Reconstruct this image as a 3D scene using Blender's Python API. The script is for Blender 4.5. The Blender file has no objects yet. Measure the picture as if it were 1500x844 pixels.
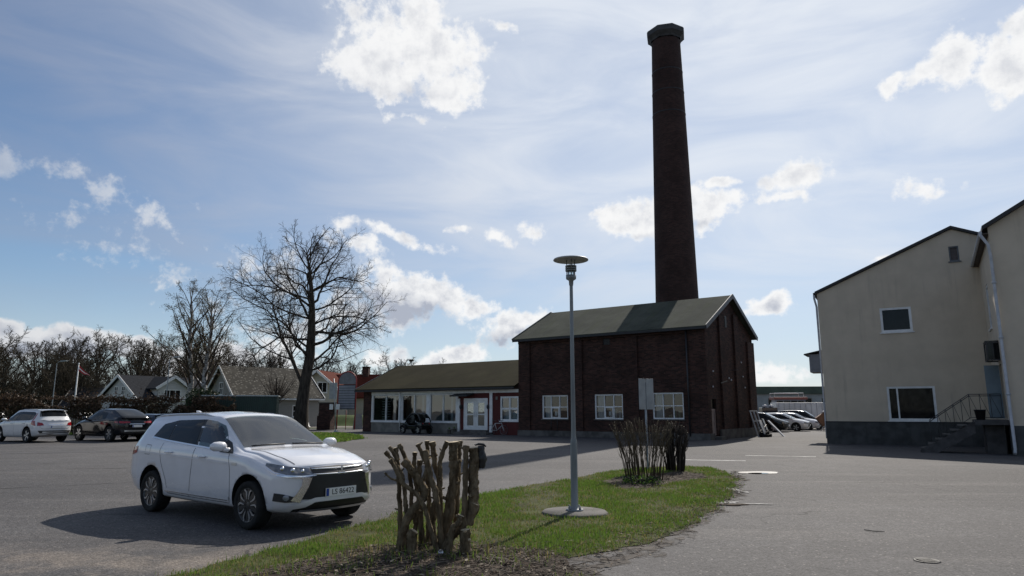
import bpy, bmesh, math, random
import numpy as np
from mathutils import Vector, Matrix, noise as mnoise
R = math.radians
scene = bpy.context.scene
COL = scene.collection
rng = random.Random(7)

# ------------------------------------------------------------------ camera
CAM_H = 1.62
F_PX, HOR = 1000.0, 602.0            # focal length in pixels of a 1500 px wide frame, horizon row
PITCH = math.atan((HOR - 422.0) / F_PX)
cd = bpy.data.cameras.new('camera')
cd.sensor_width = 36.0
cd.lens = 24.0
cd.clip_start = 0.05
cd.clip_end = 6000
cam = bpy.data.objects.new('camera', cd)
COL.objects.link(cam)
cam.location = (0, 0, CAM_H)
cam.rotation_euler = (R(90) + PITCH, 0, 0)
scene.camera = cam

def ray(x, y):
    r = (x - 750.0) / F_PX
    u = (422.0 - y) / F_PX
    c, s = math.cos(PITCH), math.sin(PITCH)
    return (r, c - u * s, s + u * c)

def gp(x, y, z=0.0):
    d = ray(x, y)
    k = (z - CAM_H) / d[2]
    return Vector((d[0] * k, d[1] * k, z))

# ------------------------------------------------------------------ mesh builder
class MB:
    def __init__(self):
        self.v = []; self.f = []; self.mi = []; self.sm = []
    def add(self, vs, fs, smooth=False, mi=0):
        o = len(self.v)
        self.v.extend([tuple(p) for p in vs])
        for f in fs:
            self.f.append(tuple(i + o for i in f)); self.mi.append(mi); self.sm.append(smooth)
        return self
    def box(self, x0, x1, y0, y1, z0, z1, mi=0):
        vs = [(x0,y0,z0),(x1,y0,z0),(x1,y1,z0),(x0,y1,z0),(x0,y0,z1),(x1,y0,z1),(x1,y1,z1),(x0,y1,z1)]
        fs = [(0,3,2,1),(4,5,6,7),(0,1,5,4),(1,2,6,5),(2,3,7,6),(3,0,4,7)]
        return self.add(vs, fs, False, mi)
    def obox(self, mat, sx, sy, sz, mi=0):
        vs = []
        for z in (-sz/2, sz/2):
            for x, y in ((-sx/2,-sy/2),(sx/2,-sy/2),(sx/2,sy/2),(-sx/2,sy/2)):
                vs.append(mat @ Vector((x, y, z)))
        fs = [(0,3,2,1),(4,5,6,7),(0,1,5,4),(1,2,6,5),(2,3,7,6),(3,0,4,7)]
        return self.add(vs, fs, False, mi)
    def beam(self, a, b, w, h, up=(0,0,1), mi=0):
        a, b = Vector(a), Vector(b)
        d = (b - a); L = d.length; d.normalize()
        u = Vector(up)
        if abs(d.dot(u)) > .98: u = Vector((1,0,0))
        s = d.cross(u).normalized(); u2 = s.cross(d)
        m = Matrix((( d.x, s.x, u2.x, (a.x+b.x)/2),( d.y, s.y, u2.y,(a.y+b.y)/2),( d.z, s.z, u2.z,(a.z+b.z)/2),(0,0,0,1)))
        return self.obox(m, L, w, h, mi)
    def tube(self, pts, rad, n=8, cap=True, smooth=True, mi=0):
        pts = [Vector(p) for p in pts]
        if not isinstance(rad, (list, tuple)): rad = [rad] * len(pts)
        vs = []; ref = None
        for i, p in enumerate(pts):
            d = (pts[min(i+1, len(pts)-1)] - pts[max(i-1, 0)])
            if d.length < 1e-9: d = Vector((0,0,1))
            d.normalize()
            if ref is None:
                ref = d.orthogonal().normalized()
            else:
                ref = (ref - d * ref.dot(d))
                ref = ref.normalized() if ref.length > 1e-6 else d.orthogonal().normalized()
            b = d.cross(ref)
            for k in range(n):
                a = 2 * math.pi * k / n
                vs.append(p + (ref * math.cos(a) + b * math.sin(a)) * rad[i])
        fs = []
        for i in range(len(pts) - 1):
            for k in range(n):
                k2 = (k + 1) % n
                fs.append((i*n+k, i*n+k2, (i+1)*n+k2, (i+1)*n+k))
        self.add(vs, fs, smooth, mi)
        if cap:
            o = len(self.v) - len(vs)
            self.f.append(tuple(o + k for k in reversed(range(n)))); self.mi.append(mi); self.sm.append(False)
            e = o + (len(pts)-1) * n
            self.f.append(tuple(e + k for k in range(n))); self.mi.append(mi); self.sm.append(False)
        return self
    def lathe(self, prof, n=24, M=None, smooth=True, mi=0, closed=False):
        M = M or Matrix()
        vs = []
        for r, z in prof:
            for k in range(n):
                a = 2 * math.pi * k / n
                vs.append(M @ Vector((r * math.cos(a), r * math.sin(a), z)))
        fs = []
        m = len(prof)
        for i in range(m if closed else m - 1):
            j = (i + 1) % m
            for k in range(n):
                k2 = (k + 1) % n
                fs.append((i*n+k, i*n+k2, j*n+k2, j*n+k))
        return self.add(vs, fs, smooth, mi)
    def prism(self, poly, fn, d0, d1, mi=0):
        """poly: 2-D outline; fn(a, b, d) -> 3-D point"""
        n = len(poly)
        vs = [fn(a, b, d0) for a, b in poly] + [fn(a, b, d1) for a, b in poly]
        fs = [tuple(range(n)), tuple(reversed(range(n, 2*n)))]
        for i in range(n):
            j = (i + 1) % n
            fs.append((i, i+n, j+n, j))
        return self.add(vs, fs, False, mi)
    def grid(self, fn, nu, nv, smooth=True, mi=0):
        vs = [fn(i / nu, j / nv) for j in range(nv + 1) for i in range(nu + 1)]
        fs = []
        for j in range(nv):
            for i in range(nu):
                a = j * (nu + 1) + i
                fs.append((a, a+1, a+nu+2, a+nu+1))
        return self.add(vs, fs, smooth, mi)
    def panel(self, fn, W, H, holes, depth, mi=0, mi_rev=None):
        """wall panel W x H with rectangular holes (x0,x1,z0,z1); fn(x, d, z): d is the depth inwards"""
        xs = sorted(set([0, W] + [q for h in holes for q in h[:2]]))
        zs = sorted(set([0, H] + [q for h in holes for q in h[2:4]]))
        for i in range(len(xs) - 1):
            for j in range(len(zs) - 1):
                cx, cz = (xs[i]+xs[i+1])/2, (zs[j]+zs[j+1])/2
                if any(h[0] < cx < h[1] and h[2] < cz < h[3] for h in holes): continue
                self.add([fn(xs[i],0,zs[j]), fn(xs[i+1],0,zs[j]), fn(xs[i+1],0,zs[j+1]), fn(xs[i],0,zs[j+1])], [(0,1,2,3)], False, mi)
        mr = mi if mi_rev is None else mi_rev
        for x0, x1, z0, z1 in [h[:4] for h in holes]:
            for (a, b) in (((x0,z0),(x1,z0)),((x1,z0),(x1,z1)),((x1,z1),(x0,z1)),((x0,z1),(x0,z0))):
                self.add([fn(a[0],0,a[1]), fn(b[0],0,b[1]), fn(b[0],depth,b[1]), fn(a[0],depth,a[1])], [(0,1,2,3)], False, mr)
        return self
    def build(self, name, mats, parent=None, uv=False, recalc=True, bevel=0):
        me = bpy.data.meshes.new(name)
        me.from_pydata(self.v, [], self.f)
        if not isinstance(mats, (list, tuple)): mats = [mats]
        for m in mats: me.materials.append(m)
        me.polygons.foreach_set('material_index', self.mi)
        me.polygons.foreach_set('use_smooth', self.sm)
        if recalc or bevel:
            bm = bmesh.new(); bm.from_mesh(me)
            bmesh.ops.recalc_face_normals(bm, faces=bm.faces)
            if bevel:
                es = [e for e in bm.edges if len(e.link_faces) == 2 and e.calc_face_angle(0) > .6]
                bmesh.ops.bevel(bm, geom=es, offset=bevel, segments=2, affect='EDGES', profile=.7)
            bm.to_mesh(me); bm.free()
        if uv: box_uv(me)
        me.update()
        o = bpy.data.objects.new(name, me)
        COL.objects.link(o)
        if parent is not None: o.parent = parent
        return o

def beams(name, mat, parent, segs, w, h):
    for a, b in segs:
        MB().beam(a, b, w, h).build(name, mat, parent)

def box_uv(me):
    l = me.uv_layers.new(name='uv')
    for p in me.polygons:
        n = p.normal
        ax = max(range(3), key=lambda i: abs(n[i]))
        for li in p.loop_indices:
            c = me.vertices[me.loops[li].vertex_index].co
            if ax == 0: l.data[li].uv = (c.y, c.z)
            elif ax == 1: l.data[li].uv = (c.x, c.z)
            else: l.data[li].uv = (c.x, c.y)

def np_mesh(name, verts, quads, mat, parent=None, mats=None, mi=None, smooth=False):
    """fast mesh from numpy arrays (quads or triangles)"""
    me = bpy.data.meshes.new(name)
    k = quads.shape[1]; n = len(quads)
    me.vertices.add(len(verts)); me.vertices.foreach_set('co', verts.astype(np.float32).ravel())
    me.loops.add(n * k); me.loops.foreach_set('vertex_index', quads.astype(np.int32).ravel())
    me.polygons.add(n)
    me.polygons.foreach_set('loop_start', np.arange(0, n * k, k, dtype=np.int32))
    me.polygons.foreach_set('loop_total', np.full(n, k, dtype=np.int32))
    for m in (mats or [mat]): me.materials.append(m)
    if mi is not None: me.polygons.foreach_set('material_index', mi.astype(np.int32))
    me.polygons.foreach_set('use_smooth', np.full(n, smooth, dtype=bool))
    me.update(calc_edges=True)
    o = bpy.data.objects.new(name, me); COL.objects.link(o)
    if parent is not None: o.parent = parent
    return o

def tag(o, label=None, cat=None, group=None, kind=None):
    if label: o['label'] = label
    if cat: o['category'] = cat
    if group: o['group'] = group
    if kind: o['kind'] = kind
    return o

def thing(name, label, cat, loc=(0,0,0), rotz=0.0, group=None):
    o = bpy.data.objects.new(name, None); COL.objects.link(o)
    o.empty_display_size = .3
    o.location = loc; o.rotation_euler = (0, 0, rotz)
    return tag(o, label, cat, group)

def kids(o): return [c for c in bpy.data.objects if c.parent is o]

def dup(root, loc, rotz, label=None, group=None, scale=None):
    def cp(o, par):
        c = o.copy(); COL.objects.link(c)
        if par is not None: c.parent = par
        for k in kids(o): cp(k, c)
        return c
    r = cp(root, None)
    r.location = loc; r.rotation_euler = (0, 0, rotz)
    if scale: r.scale = scale if isinstance(scale, tuple) else (scale,)*3
    if label: r['label'] = label
    if group: r['group'] = group
    return r

# ------------------------------------------------------------------ materials
class NT:
    def __init__(self, mat):
        self.t = mat.node_tree; self.n = self.t.nodes; self.l = self.t.links
    def new(self, typ, **kw):
        nd = self.n.new(typ)
        for k, v in kw.items():
            if k.startswith('in_'):
                key = k[3:]
                nd.inputs[int(key) if key.isdigit() else key].default_value = v
            else: setattr(nd, k, v)
        return nd
    def link(self, a, b): self.l.new(a, b)
    def math(self, op, a, b=None, c=None, clamp=False):
        nd = self.n.new('ShaderNodeMath'); nd.operation = op; nd.use_clamp = clamp
        for i, q in enumerate((a, b, c)):
            if q is None: continue
            if isinstance(q, (int, float)): nd.inputs[i].default_value = q
            else: self.l.new(q, nd.inputs[i])
        return nd.outputs[0]
    def vmath(self, op, a, b=None):
        nd = self.n.new('ShaderNodeVectorMath'); nd.operation = op
        for i, q in enumerate((a, b)):
            if q is None: continue
            if isinstance(q, (tuple, list)): nd.inputs[i].default_value = q
            else: self.l.new(q, nd.inputs[i])
        return nd.outputs['Value'] if op in ('LENGTH','DOT_PRODUCT','DISTANCE') else nd.outputs[0]
    def mix(self, fac, a, b, blend='MIX'):
        nd = self.n.new('ShaderNodeMix'); nd.data_type = 'RGBA'; nd.blend_type = blend
        for s, q in ((nd.inputs[0], fac), (nd.inputs[6], a), (nd.inputs[7], b)):
            if isinstance(q, (int, float)): s.default_value = q
            elif isinstance(q, (tuple, list)): s.default_value = (*q[:3], 1)
            else: self.l.new(q, s)
        return nd.outputs[2]
    def noise(self, vec, scale, detail=4, rough=.55, dist=0):
        nd = self.new('ShaderNodeTexNoise', in_Scale=scale, in_Detail=detail, in_Roughness=rough, in_Distortion=dist)
        if vec is not None: self.l.new(vec, nd.inputs['Vector'])
        return nd.outputs['Fac']
    def ramp(self, x, lo, hi, smooth=True):
        nd = self.n.new('ShaderNodeMapRange'); nd.interpolation_type = 'SMOOTHSTEP' if smooth else 'LINEAR'
        nd.inputs[1].default_value = lo; nd.inputs[2].default_value = hi
        self.l.new(x, nd.inputs[0]); return nd.outputs[0]

def new_mat(name):
    m = bpy.data.materials.new(name); m.use_nodes = True
    t = NT(m); b = t.n['Principled BSDF']
    return m, t, b

def pm(name, c, rough=.6, var=.15, scale=4.0, bump=0.0, bscale=None, metal=0.0, coat=0.0, spec=.5, c2=None, coord='Object', stretch=None, detail=5):
    """principled material with a noise-driven colour spread (c -> c2) and optional bump"""
    m, t, b = new_mat(name)
    tc = t.new('ShaderNodeTexCoord').outputs[coord]
    vec = tc
    if stretch:
        mp = t.new('ShaderNodeMapping'); mp.inputs['Scale'].default_value = stretch
        t.link(tc, mp.inputs[0]); vec = mp.outputs[0]
    n = t.noise(vec, scale, detail)
    f = t.ramp(n, .3, .7)
    lo = tuple(q * (1 - var) for q in c); hi = c2 if c2 else tuple(min(1, q * (1 + var)) for q in c)
    t.link(t.mix(f, lo, hi), b.inputs['Base Color'])
    b.inputs['Roughness'].default_value = rough
    b.inputs['Metallic'].default_value = metal
    b.inputs['Specular IOR Level'].default_value = spec
    if coat:
        b.inputs['Coat Weight'].default_value = coat; b.inputs['Coat Roughness'].default_value = .03
    if bump:
        bn = t.noise(vec, bscale or scale * 4, 4)
        bp = t.new('ShaderNodeBump', in_Strength=bump, in_Distance=.02)
        t.link(bn, bp.inputs['Height']); t.link(bp.outputs[0], b.inputs['Normal'])
    return m

def patchy(m, scale=3.0, lo=.42, hi=.60):
    """thin film lying in patches: bare ground shows through between them"""
    t = NT(m); b = t.n['Principled BSDF']
    tc = t.new('ShaderNodeTexCoord').outputs['Object']
    f = t.ramp(t.noise(tc, scale, 9, .68), lo, hi)
    tr = t.new('ShaderNodeBsdfTransparent'); mx = t.new('ShaderNodeMixShader')
    t.link(f, mx.inputs[0]); t.link(tr.outputs[0], mx.inputs[1]); t.link(b.outputs[0], mx.inputs[2])
    t.link(mx.outputs[0], t.n['Material Output'].inputs[0])
    return m

def glass_mat(name, tint=(.75,.8,.8), fres=.0, rough=.0, k=1.7):
    """window pane: clear with a Fresnel reflection, slightly wavy"""
    m, t, b = new_mat(name)
    t.n.remove(b)
    out = t.n['Material Output']
    tr = t.new('ShaderNodeBsdfTransparent'); tr.inputs[0].default_value = (*tint, 1)
    gl = t.new('ShaderNodeBsdfGlossy', in_Roughness=rough)
    gl.inputs['Color'].default_value = (1, 1, 1, 1)
    tc = t.new('ShaderNodeTexCoord').outputs['Object']
    bp = t.new('ShaderNodeBump', in_Strength=.06, in_Distance=.05)
    t.link(t.noise(tc, .9, 2), bp.inputs['Height'])
    t.link(bp.outputs[0], gl.inputs['Normal'])
    lw = t.new('ShaderNodeFresnel', in_IOR=1.5)
    fac = t.math('ADD', t.math('MULTIPLY', lw.outputs[0], k), fres, clamp=True)
    mx = t.new('ShaderNodeMixShader')
    t.link(fac, mx.inputs[0]); t.link(tr.outputs[0], mx.inputs[1]); t.link(gl.outputs[0], mx.inputs[2])
    t.link(mx.outputs[0], out.inputs[0])
    return m

def brick_mat(name, c1, c2, mortar, uvname='uv', bw=.25, bh=.077, dirt=True):
    m, t, b = new_mat(name)
    uv = t.new('ShaderNodeUVMap', uv_map=uvname).outputs[0]
    br = t.new('ShaderNodeTexBrick', offset=.5, squash=1.0)
    t.link(uv, br.inputs['Vector'])
    br.inputs['Scale'].default_value = 1.0
    br.inputs['Mortar Size'].default_value = .006
    br.inputs['Mortar Smooth'].default_value = .3
    br.inputs['Brick Width'].default_value = bw
    br.inputs['Row Height'].default_value = bh
    br.inputs['Bias'].default_value = -.1
    br.inputs['Color1'].default_value = (*c1, 1); br.inputs['Color2'].default_value = (*c2, 1)
    br.inputs['Mortar'].default_value = (*mortar, 1)
    tc = t.new('ShaderNodeTexCoord').outputs['Object']
    st = t.ramp(t.noise(tc, .55, 6, .62), .35, .7)
    col = t.mix(t.math('MULTIPLY', st, .55), br.outputs['Color'], tuple(q * .45 for q in c1))
    sp = t.ramp(t.noise(tc, 9, 3), .66, .78)
    col = t.mix(t.math('MULTIPLY', sp, .22), col, (.30, .22, .17))
    t.link(col, b.inputs['Base Color'])
    b.inputs['Roughness'].default_value = .88
    b.inputs['Specular IOR Level'].default_value = .25
    bp = t.new('ShaderNodeBump', in_Strength=.6, in_Distance=.012)
    h = t.math('ADD', t.math('MULTIPLY', br.outputs['Fac'], -1.0), t.math('MULTIPLY', t.noise(tc, 40, 3), .5))
    t.link(h, bp.inputs['Height']); t.link(bp.outputs[0], b.inputs['Normal'])
    return m

M = {}
M['white'] = pm('white_paint_wood', (.72,.72,.70), .5, .08, 3, c2=(.80,.80,.79))
M['steel'] = pm('galvanised_steel', (.30,.32,.33), .5, .18, 6, metal=.55)
M['dark_metal'] = pm('dark_metal', (.03,.03,.033), .45, .2, 5)
M['black'] = pm('black_plastic', (.014,.014,.015), .5, .2, 8)
M['rubber'] = pm('tyre_rubber', (.018,.018,.018), .85, .25, 12, spec=.25)
M['chrome'] = pm('chrome', (.80,.80,.82), .22, .04, 5, metal=1.0)
M['silver'] = pm('silver_paint', (.55,.56,.58), .28, .05, 5, metal=.85)
M['red_lens'] = pm('red_lens', (.30,.008,.012), .12, .2, 9, coat=.6)
M['clear_lens'] = pm('clear_lens', (.16,.17,.19), .06, .35, 14, coat=1.0)
M['plate'] = pm('plate_white', (.72,.72,.70), .4, .03, 6)
M['ink'] = pm('plate_ink', (.012,.012,.014), .5, .1, 6)
M['blue'] = pm('plate_blue', (.01,.05,.28), .4, .1, 6)
M['car_glass'] = pm('car_glass', (.010,.011,.012), .03, .3, 3, coat=.05, spec=.5)
M['screen_glass'] = pm('windscreen_glass', (.018,.024,.025), .02, .6, 1.6, coat=.25, spec=.5)
for k_, i_ in (('car_glass',1.27),('screen_glass',1.42)):
    M[k_].node_tree.nodes['Principled BSDF'].inputs['IOR'].default_value = i_
M['glass'] = glass_mat('window_glass')
M['glass_car'] = glass_mat('clear_car_glass', (.36,.44,.43), .0, k=1.5)
M['glass_shop'] = glass_mat('shop_glass', (.70,.78,.78), .05)
# ------------------------------------------------------------------ cars
def smooth(t):
    t = max(0.0, min(1.0, t)); return t * t * (3 - 2 * t)

class Body:
    """loft of cross sections; keys: x, zbot, ws, zs, wm, zm, wb, zb, we, ze, zr"""
    def __init__(s, keys, kf=.42, pf=3.2, kr=.26, pr=4.0, xramp=1.15, nose=(.10,.74,.12,.40), tail=(.05,.80,.08,.45), soft=2):
        s.keys = sorted(keys); s.xr = s.keys[0][0]; s.xf = s.keys[-1][0]
        s.kf, s.pf, s.kr, s.pr, s.xramp, s.nose, s.tail = kf, pf, kr, pr, xramp, nose, tail
        n = 160
        xs = np.linspace(s.xr, s.xf, n)
        K = np.array(s.keys)
        V = np.stack([np.interp(xs, K[:,0], K[:,i]) for i in range(1, K.shape[1])], 1)
        for _ in range(soft):
            W = V.copy(); W[1:-1] = .25*V[:-2] + .5*V[1:-1] + .25*V[2:]; V = W
        s.xs, s.V = xs, V
    def st(s, x):
        return [float(np.interp(x, s.xs, s.V[:,i])) for i in range(s.V.shape[1])]
    def ring(s, x):
        zbot, ws, zs, wm, zm, wb, zb, we, ze, zr = s.st(x)
        cp = [(0, zbot), (ws*.8, zbot), (ws*.96, zbot+.03), (ws, zs), (wm-.004, (zs+zm)/2), (wm, zm),
              (wm*.5+wb*.5+.012, zm+.72*(zb-zm)), (wb, zb), (wb+(we-wb)*.33, zb+(ze-zb)*.36), (wb+(we-wb)*.66, zb+(ze-zb)*.70),
              (we+(.012 if ze-zb>.2 else .004), ze-.05*(min(1,(ze-zb)/.3))), (we-.03, ze+.35*(zr-ze)), (we*.72, ze+.72*(zr-ze)), (we*.36, ze+.94*(zr-ze)), (0, zr)]
        out = []
        for i in range(len(cp)-1):
            p0 = cp[max(i-1,0)]; p1 = cp[i]; p2 = cp[i+1]; p3 = cp[min(i+2,len(cp)-1)]
            for k in range(3):
                t = k/3
                q = []
                for a in range(2):
                    m1 = (p2[a]-p0[a])*.38; m2 = (p3[a]-p1[a])*.38
                    q.append((2*t**3-3*t*t+1)*p1[a] + (t**3-2*t*t+t)*m1 + (-2*t**3+3*t*t)*p2[a] + (t**3-t*t)*m2)
                out.append(tuple(q))
        out.append(cp[-1])
        return out
    def disp(s, x, y, z):
        w = .92
        tf = smooth((x - (s.xf - s.xramp)) / s.xramp); tr = smooth(((s.xr + .9) - x) / .9)
        q = min(1.05, abs(y) / w)
        dx = -tf * (s.kf * q ** s.pf + s.nose[0] * smooth((z - s.nose[1]) / .2) + s.nose[2] * smooth((s.nose[3] - z) / .2))
        dx += tr * (s.kr * q ** s.pr + s.tail[0] * smooth((z - s.tail[1]) / .25) + s.tail[2] * smooth((s.tail[3] - z) / .2))
        return dx
    def P(s, x, y, z): return (x + s.disp(x, y, z), y, z)
    def build(s, name, mats, parent, axles, arch_r, ns=96):
        mb = MB()
        xs = [s.xr + (s.xf - s.xr) * i / ns for i in range(ns + 1)]
        rings = [s.ring(x) for x in xs]
        nr = len(rings[0])
        full = []
        for x, r in zip(xs, rings):
            full.append([s.P(x, y, z) for y, z in r] + [s.P(x, -y, z) for y, z in reversed(r[1:-1])])
        m = len(full[0])
        vs = [p for r in full for p in r]
        fs = []
        for i in range(ns):
            for k in range(m):
                k2 = (k+1) % m
                fs.append((i*m+k, i*m+k2, (i+1)*m+k2, (i+1)*m+k))
        mb.add(vs, fs, True)
        # end caps
        nc = 12
        for x, r in ((s.xr, rings[0]), (s.xf, rings[-1])):
            mb.grid(lambda u, v: (lambda q: s.P(x, q[0]*(2*u-1), q[1]))(r[min(nr-1, round(v*(nr-1)))]), nc, nr-1, True)
        o = mb.build(name, mats[0], parent)
        bm = bmesh.new(); bm.from_mesh(o.data)
        bmesh.ops.remove_doubles(bm, verts=bm.verts, dist=.002)
        bmesh.ops.recalc_face_normals(bm, faces=bm.faces)
        bm.to_mesh(o.data); bm.free()
        o.data.materials.append(mats[1])
        # wheel arches
        cut = MB()
        for ax in axles:
            for sy in (-1, 1):
                Mx = Matrix.Translation((ax, sy*.78, arch_r - .035 - (.0))) @ Matrix.Rotation(R(90), 4, 'X')
                n = 40
                prof = [(0,-.22),(arch_r,-.22),(arch_r,.22),(0,.22)]
                cut.lathe(prof, n, Mx, False)
        c = cut.build('cutter', mats[1])
        c.data.materials.clear(); c.data.materials.append(mats[1])
        mod = o.modifiers.new('b', 'BOOLEAN'); mod.operation = 'DIFFERENCE'; mod.object = c; mod.solver = 'EXACT'
        try: mod.material_mode = 'TRANSFER'
        except Exception: pass
        dg = bpy.context.evaluated_depsgraph_get()
        me = bpy.data.meshes.new_from_object(o.evaluated_get(dg))
        o.modifiers.clear(); o.data = me; me.name = name
        bpy.data.objects.remove(c)
        return o
    def side_y(s, x, z):
        r = s.ring(x)
        a = [p for p in r[6:34]]
        for i in range(len(a)-1):
            if a[i][1] <= z <= a[i+1][1]:
                t = (z - a[i][1]) / max(1e-6, a[i+1][1] - a[i][1]); return a[i][0] + t * (a[i+1][0] - a[i][0])
        return a[-1][0] if z > a[-1][1] else a[0][0]
    def top_z(s, x, y):
        r = s.ring(x)[24:]
        for i in range(len(r)-1):
            if r[i][0] >= abs(y) >= r[i+1][0]:
                t = (r[i][0] - abs(y)) / max(1e-6, r[i][0] - r[i+1][0]); return r[i][1] + t * (r[i+1][1] - r[i][1])
        return r[0][1]
    # surface mappers: (a, b) in the surface's own plane -> 3-D point on it, pushed out by off
    def side(s, sy, off):
        return lambda x, z: (lambda y: (x + s.disp(x, y, z), sy * (y + off), z + off * .3))(s.side_y(x, z))
    def front(s, off): return lambda y, z: (s.xf + s.disp(s.xf, y, z) + off, y * (1 + off*.3), z)
    def rear(s, off): return lambda y, z: (s.xr + s.disp(s.xr, y, z) - off, y * (1 + off*.3), z)
    def top(s, off): return lambda x, y: (lambda z: (x + s.disp(x, y, z) , y, z + off))(s.top_z(x, y))

def resample(pl, n):
    pl = [np.array(p, float) for p in pl]
    d = [0.0]
    for i in range(len(pl)-1): d.append(d[-1] + np.linalg.norm(pl[i+1]-pl[i]))
    return [tuple(np.array([np.interp(d[-1]*k/n, d, [p[j] for p in pl]) for j in range(2)])) for k in range(n+1)]

def patch(mb, fn, lower, upper, nu=10, nv=4, thick=0, mi=0):
    a = resample(lower, nu); b = resample(upper, nu)
    def g(u, v):
        i = round(u * nu)
        return fn(a[i][0]*(1-v)+b[i][0]*v, a[i][1]*(1-v)+b[i][1]*v)
    mb.grid(g, nu, nv, True, mi)
    return mb

def strip(mb, fn, pts, w, n=16, mi=0):
    """narrow band of width w along a polyline on a surface"""
    p = resample(pts, n)
    lo, hi = [], []
    for i in range(n+1):
        a = p[max(i-1,0)]; b = p[min(i+1,n)]
        d = (b[0]-a[0], b[1]-a[1]); L = math.hypot(*d) or 1
        nx, ny = -d[1]/L*w/2, d[0]/L*w/2
        lo.append((p[i][0]-nx, p[i][1]-ny)); hi.append((p[i][0]+nx, p[i][1]+ny))
    vs = [fn(*q) for q in lo] + [fn(*q) for q in hi]
    mb.add(vs, [(i, i+1, n+2+i, n+1+i) for i in range(n)], True, mi)
    return mb

def wheel_parts(parent, ax, sy, y, r, w, style, mats):
    """tyre (part) > rim, spokes (sub-parts)"""
    Mx = Matrix.Translation((ax, sy*y, r)) @ Matrix.Rotation(R(-90*sy), 4, 'X')
    t = MB()
    ri = r * .70
    t.lathe([(ri,-w*.42),(r*.93,-w*.5),(r*.985,-w*.42),(r,-w*.2),(r,w*.2),(r*.985,w*.42),(r*.93,w*.5),(ri,w*.42),(ri*.96,w*.30),(ri*.96,-w*.30)], 40, Mx, True, closed=True)
    ty = t.build('wheel', M['rubber'], parent)
    rm = MB()
    rm.lathe([(ri*1.0,w*.43),(ri*.965,w*.44),(ri*.93,w*.36),(ri*.9,w*.1),(.0,w*.05)], 40, Mx, True)
    rm.lathe([(r*.2,w*.30),(r*.19,w*.36),(r*.10,w*.38),(0,w*.385)], 20, Mx, True)
    rim = rm.build('rim', mats[0], ty)
    sp = MB()
    if style == 'blade':
        for k in range(10):
            a0 = 2*math.pi*k/10
            for side in ((-1,) if k % 2 else (1,)):
                pts = []
                for q, wd in ((.36,.03),(.58,.10),(.80,.09),(.96,-.05)):
                    pts.append((q*ri, a0 + side*wd*(.9 if q<.9 else 1.15)))
                vs = []
                for (rr, an), th in zip(pts, (.004,.008,.012,.013)):
                    for da in (-th/rr*1.1, th/rr*1.1):
                        for zz in (w*.36, w*.425):
                            vs.append(Mx @ Vector((rr*math.cos(an+da), rr*math.sin(an+da), zz)))
                fs = []
                for i in range(len(pts)-1):
                    b = i*4; c = b+4
                    fs += [(b,b+2,c+2,c),(b+1,c+1,c+3,b+3),(b,c,c+1,b+1),(b+2,b+3,c+3,c+2)]
                if k % 2 == 0 or True: sp.add(vs, fs, False)
        spo = sp.build('spokes', mats[1], rim)
        d = MB()
        for k in range(10):
            a0 = 2*math.pi*(k+.5)/10
            vs = []
            for rr, th in ((.22*ri,.03),(.96*ri,.032)):
                for da in (-th/rr, th/rr):
                    for zz in (w*.2, w*.38): vs.append(Mx @ Vector((rr*math.cos(a0+da), rr*math.sin(a0+da), zz)))
            d.add(vs, [(0,2,6,4),(1,5,7,3),(0,4,5,1),(2,3,7,6)])
        d.build('spokes', mats[2], rim)
    else:
        ns = style
        for k in range(ns):
            a0 = 2*math.pi*k/ns
            vs = []
            for rr, th in ((.16*ri,.035),(.6*ri,.030),(.97*ri,.045)):
                for da in (-th/rr, th/rr):
                    for zz in (w*.2, w*.40): vs.append(Mx @ Vector((rr*math.cos(a0+da), rr*math.sin(a0+da), zz)))
            fs = []
            for i in range(2):
                b = i*4; c = b+4
                fs += [(b,b+2,c+2,c),(b+1,c+1,c+3,b+3),(b,c,c+1,b+1),(b+2,b+3,c+3,c+2)]
            sp.add(vs, fs)
        sp.build('spokes', mats[1], rim)
    return ty

def paint(name, c, rough=.25, fleck=.04, dust=.3):
    m = pm(name, c, rough, fleck, 3, coat=1.0 if c[0] > .2 else .35, spec=.5 if c[0] > .2 else .3, bump=0)
    # a film of road dust low on the body
    t = NT(m); b = t.n['Principled BSDF']
    src = b.inputs['Base Color'].links[0].from_socket
    tc = t.new('ShaderNodeTexCoord').outputs['Object']
    sx = t.new('ShaderNodeSeparateXYZ'); t.link(tc, sx.inputs[0])
    low = t.ramp(t.math('ADD', sx.outputs[2], t.math('MULTIPLY', t.noise(tc, 5, 5), .25)), .75, .38)
    t.link(t.mix(t.math('MULTIPLY', low, dust), src, (.16,.14,.12)), b.inputs['Base Color'])
    t.link(t.math('ADD', t.math('MULTIPLY', low, dust), rough), b.inputs['Roughness'])
    return m

def text_mesh(name, body, size, mat, parent, loc, rot, extrude=.002):
    cu = bpy.data.curves.new(name, 'FONT'); cu.body = body; cu.size = size; cu.extrude = extrude
    cu.align_x = 'CENTER'; cu.align_y = 'CENTER'
    o = bpy.data.objects.new(name, cu); COL.objects.link(o)
    dg = bpy.context.evaluated_depsgraph_get()
    me = bpy.data.meshes.new_from_object(o.evaluated_get(dg)); me.name = name
    bpy.data.objects.remove(o)
    me.materials.clear(); me.materials.append(mat)
    q = bpy.data.objects.new(name, me); COL.objects.link(q)
    q.parent = parent; q.location = loc; q.rotation_euler = rot
    return q

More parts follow.
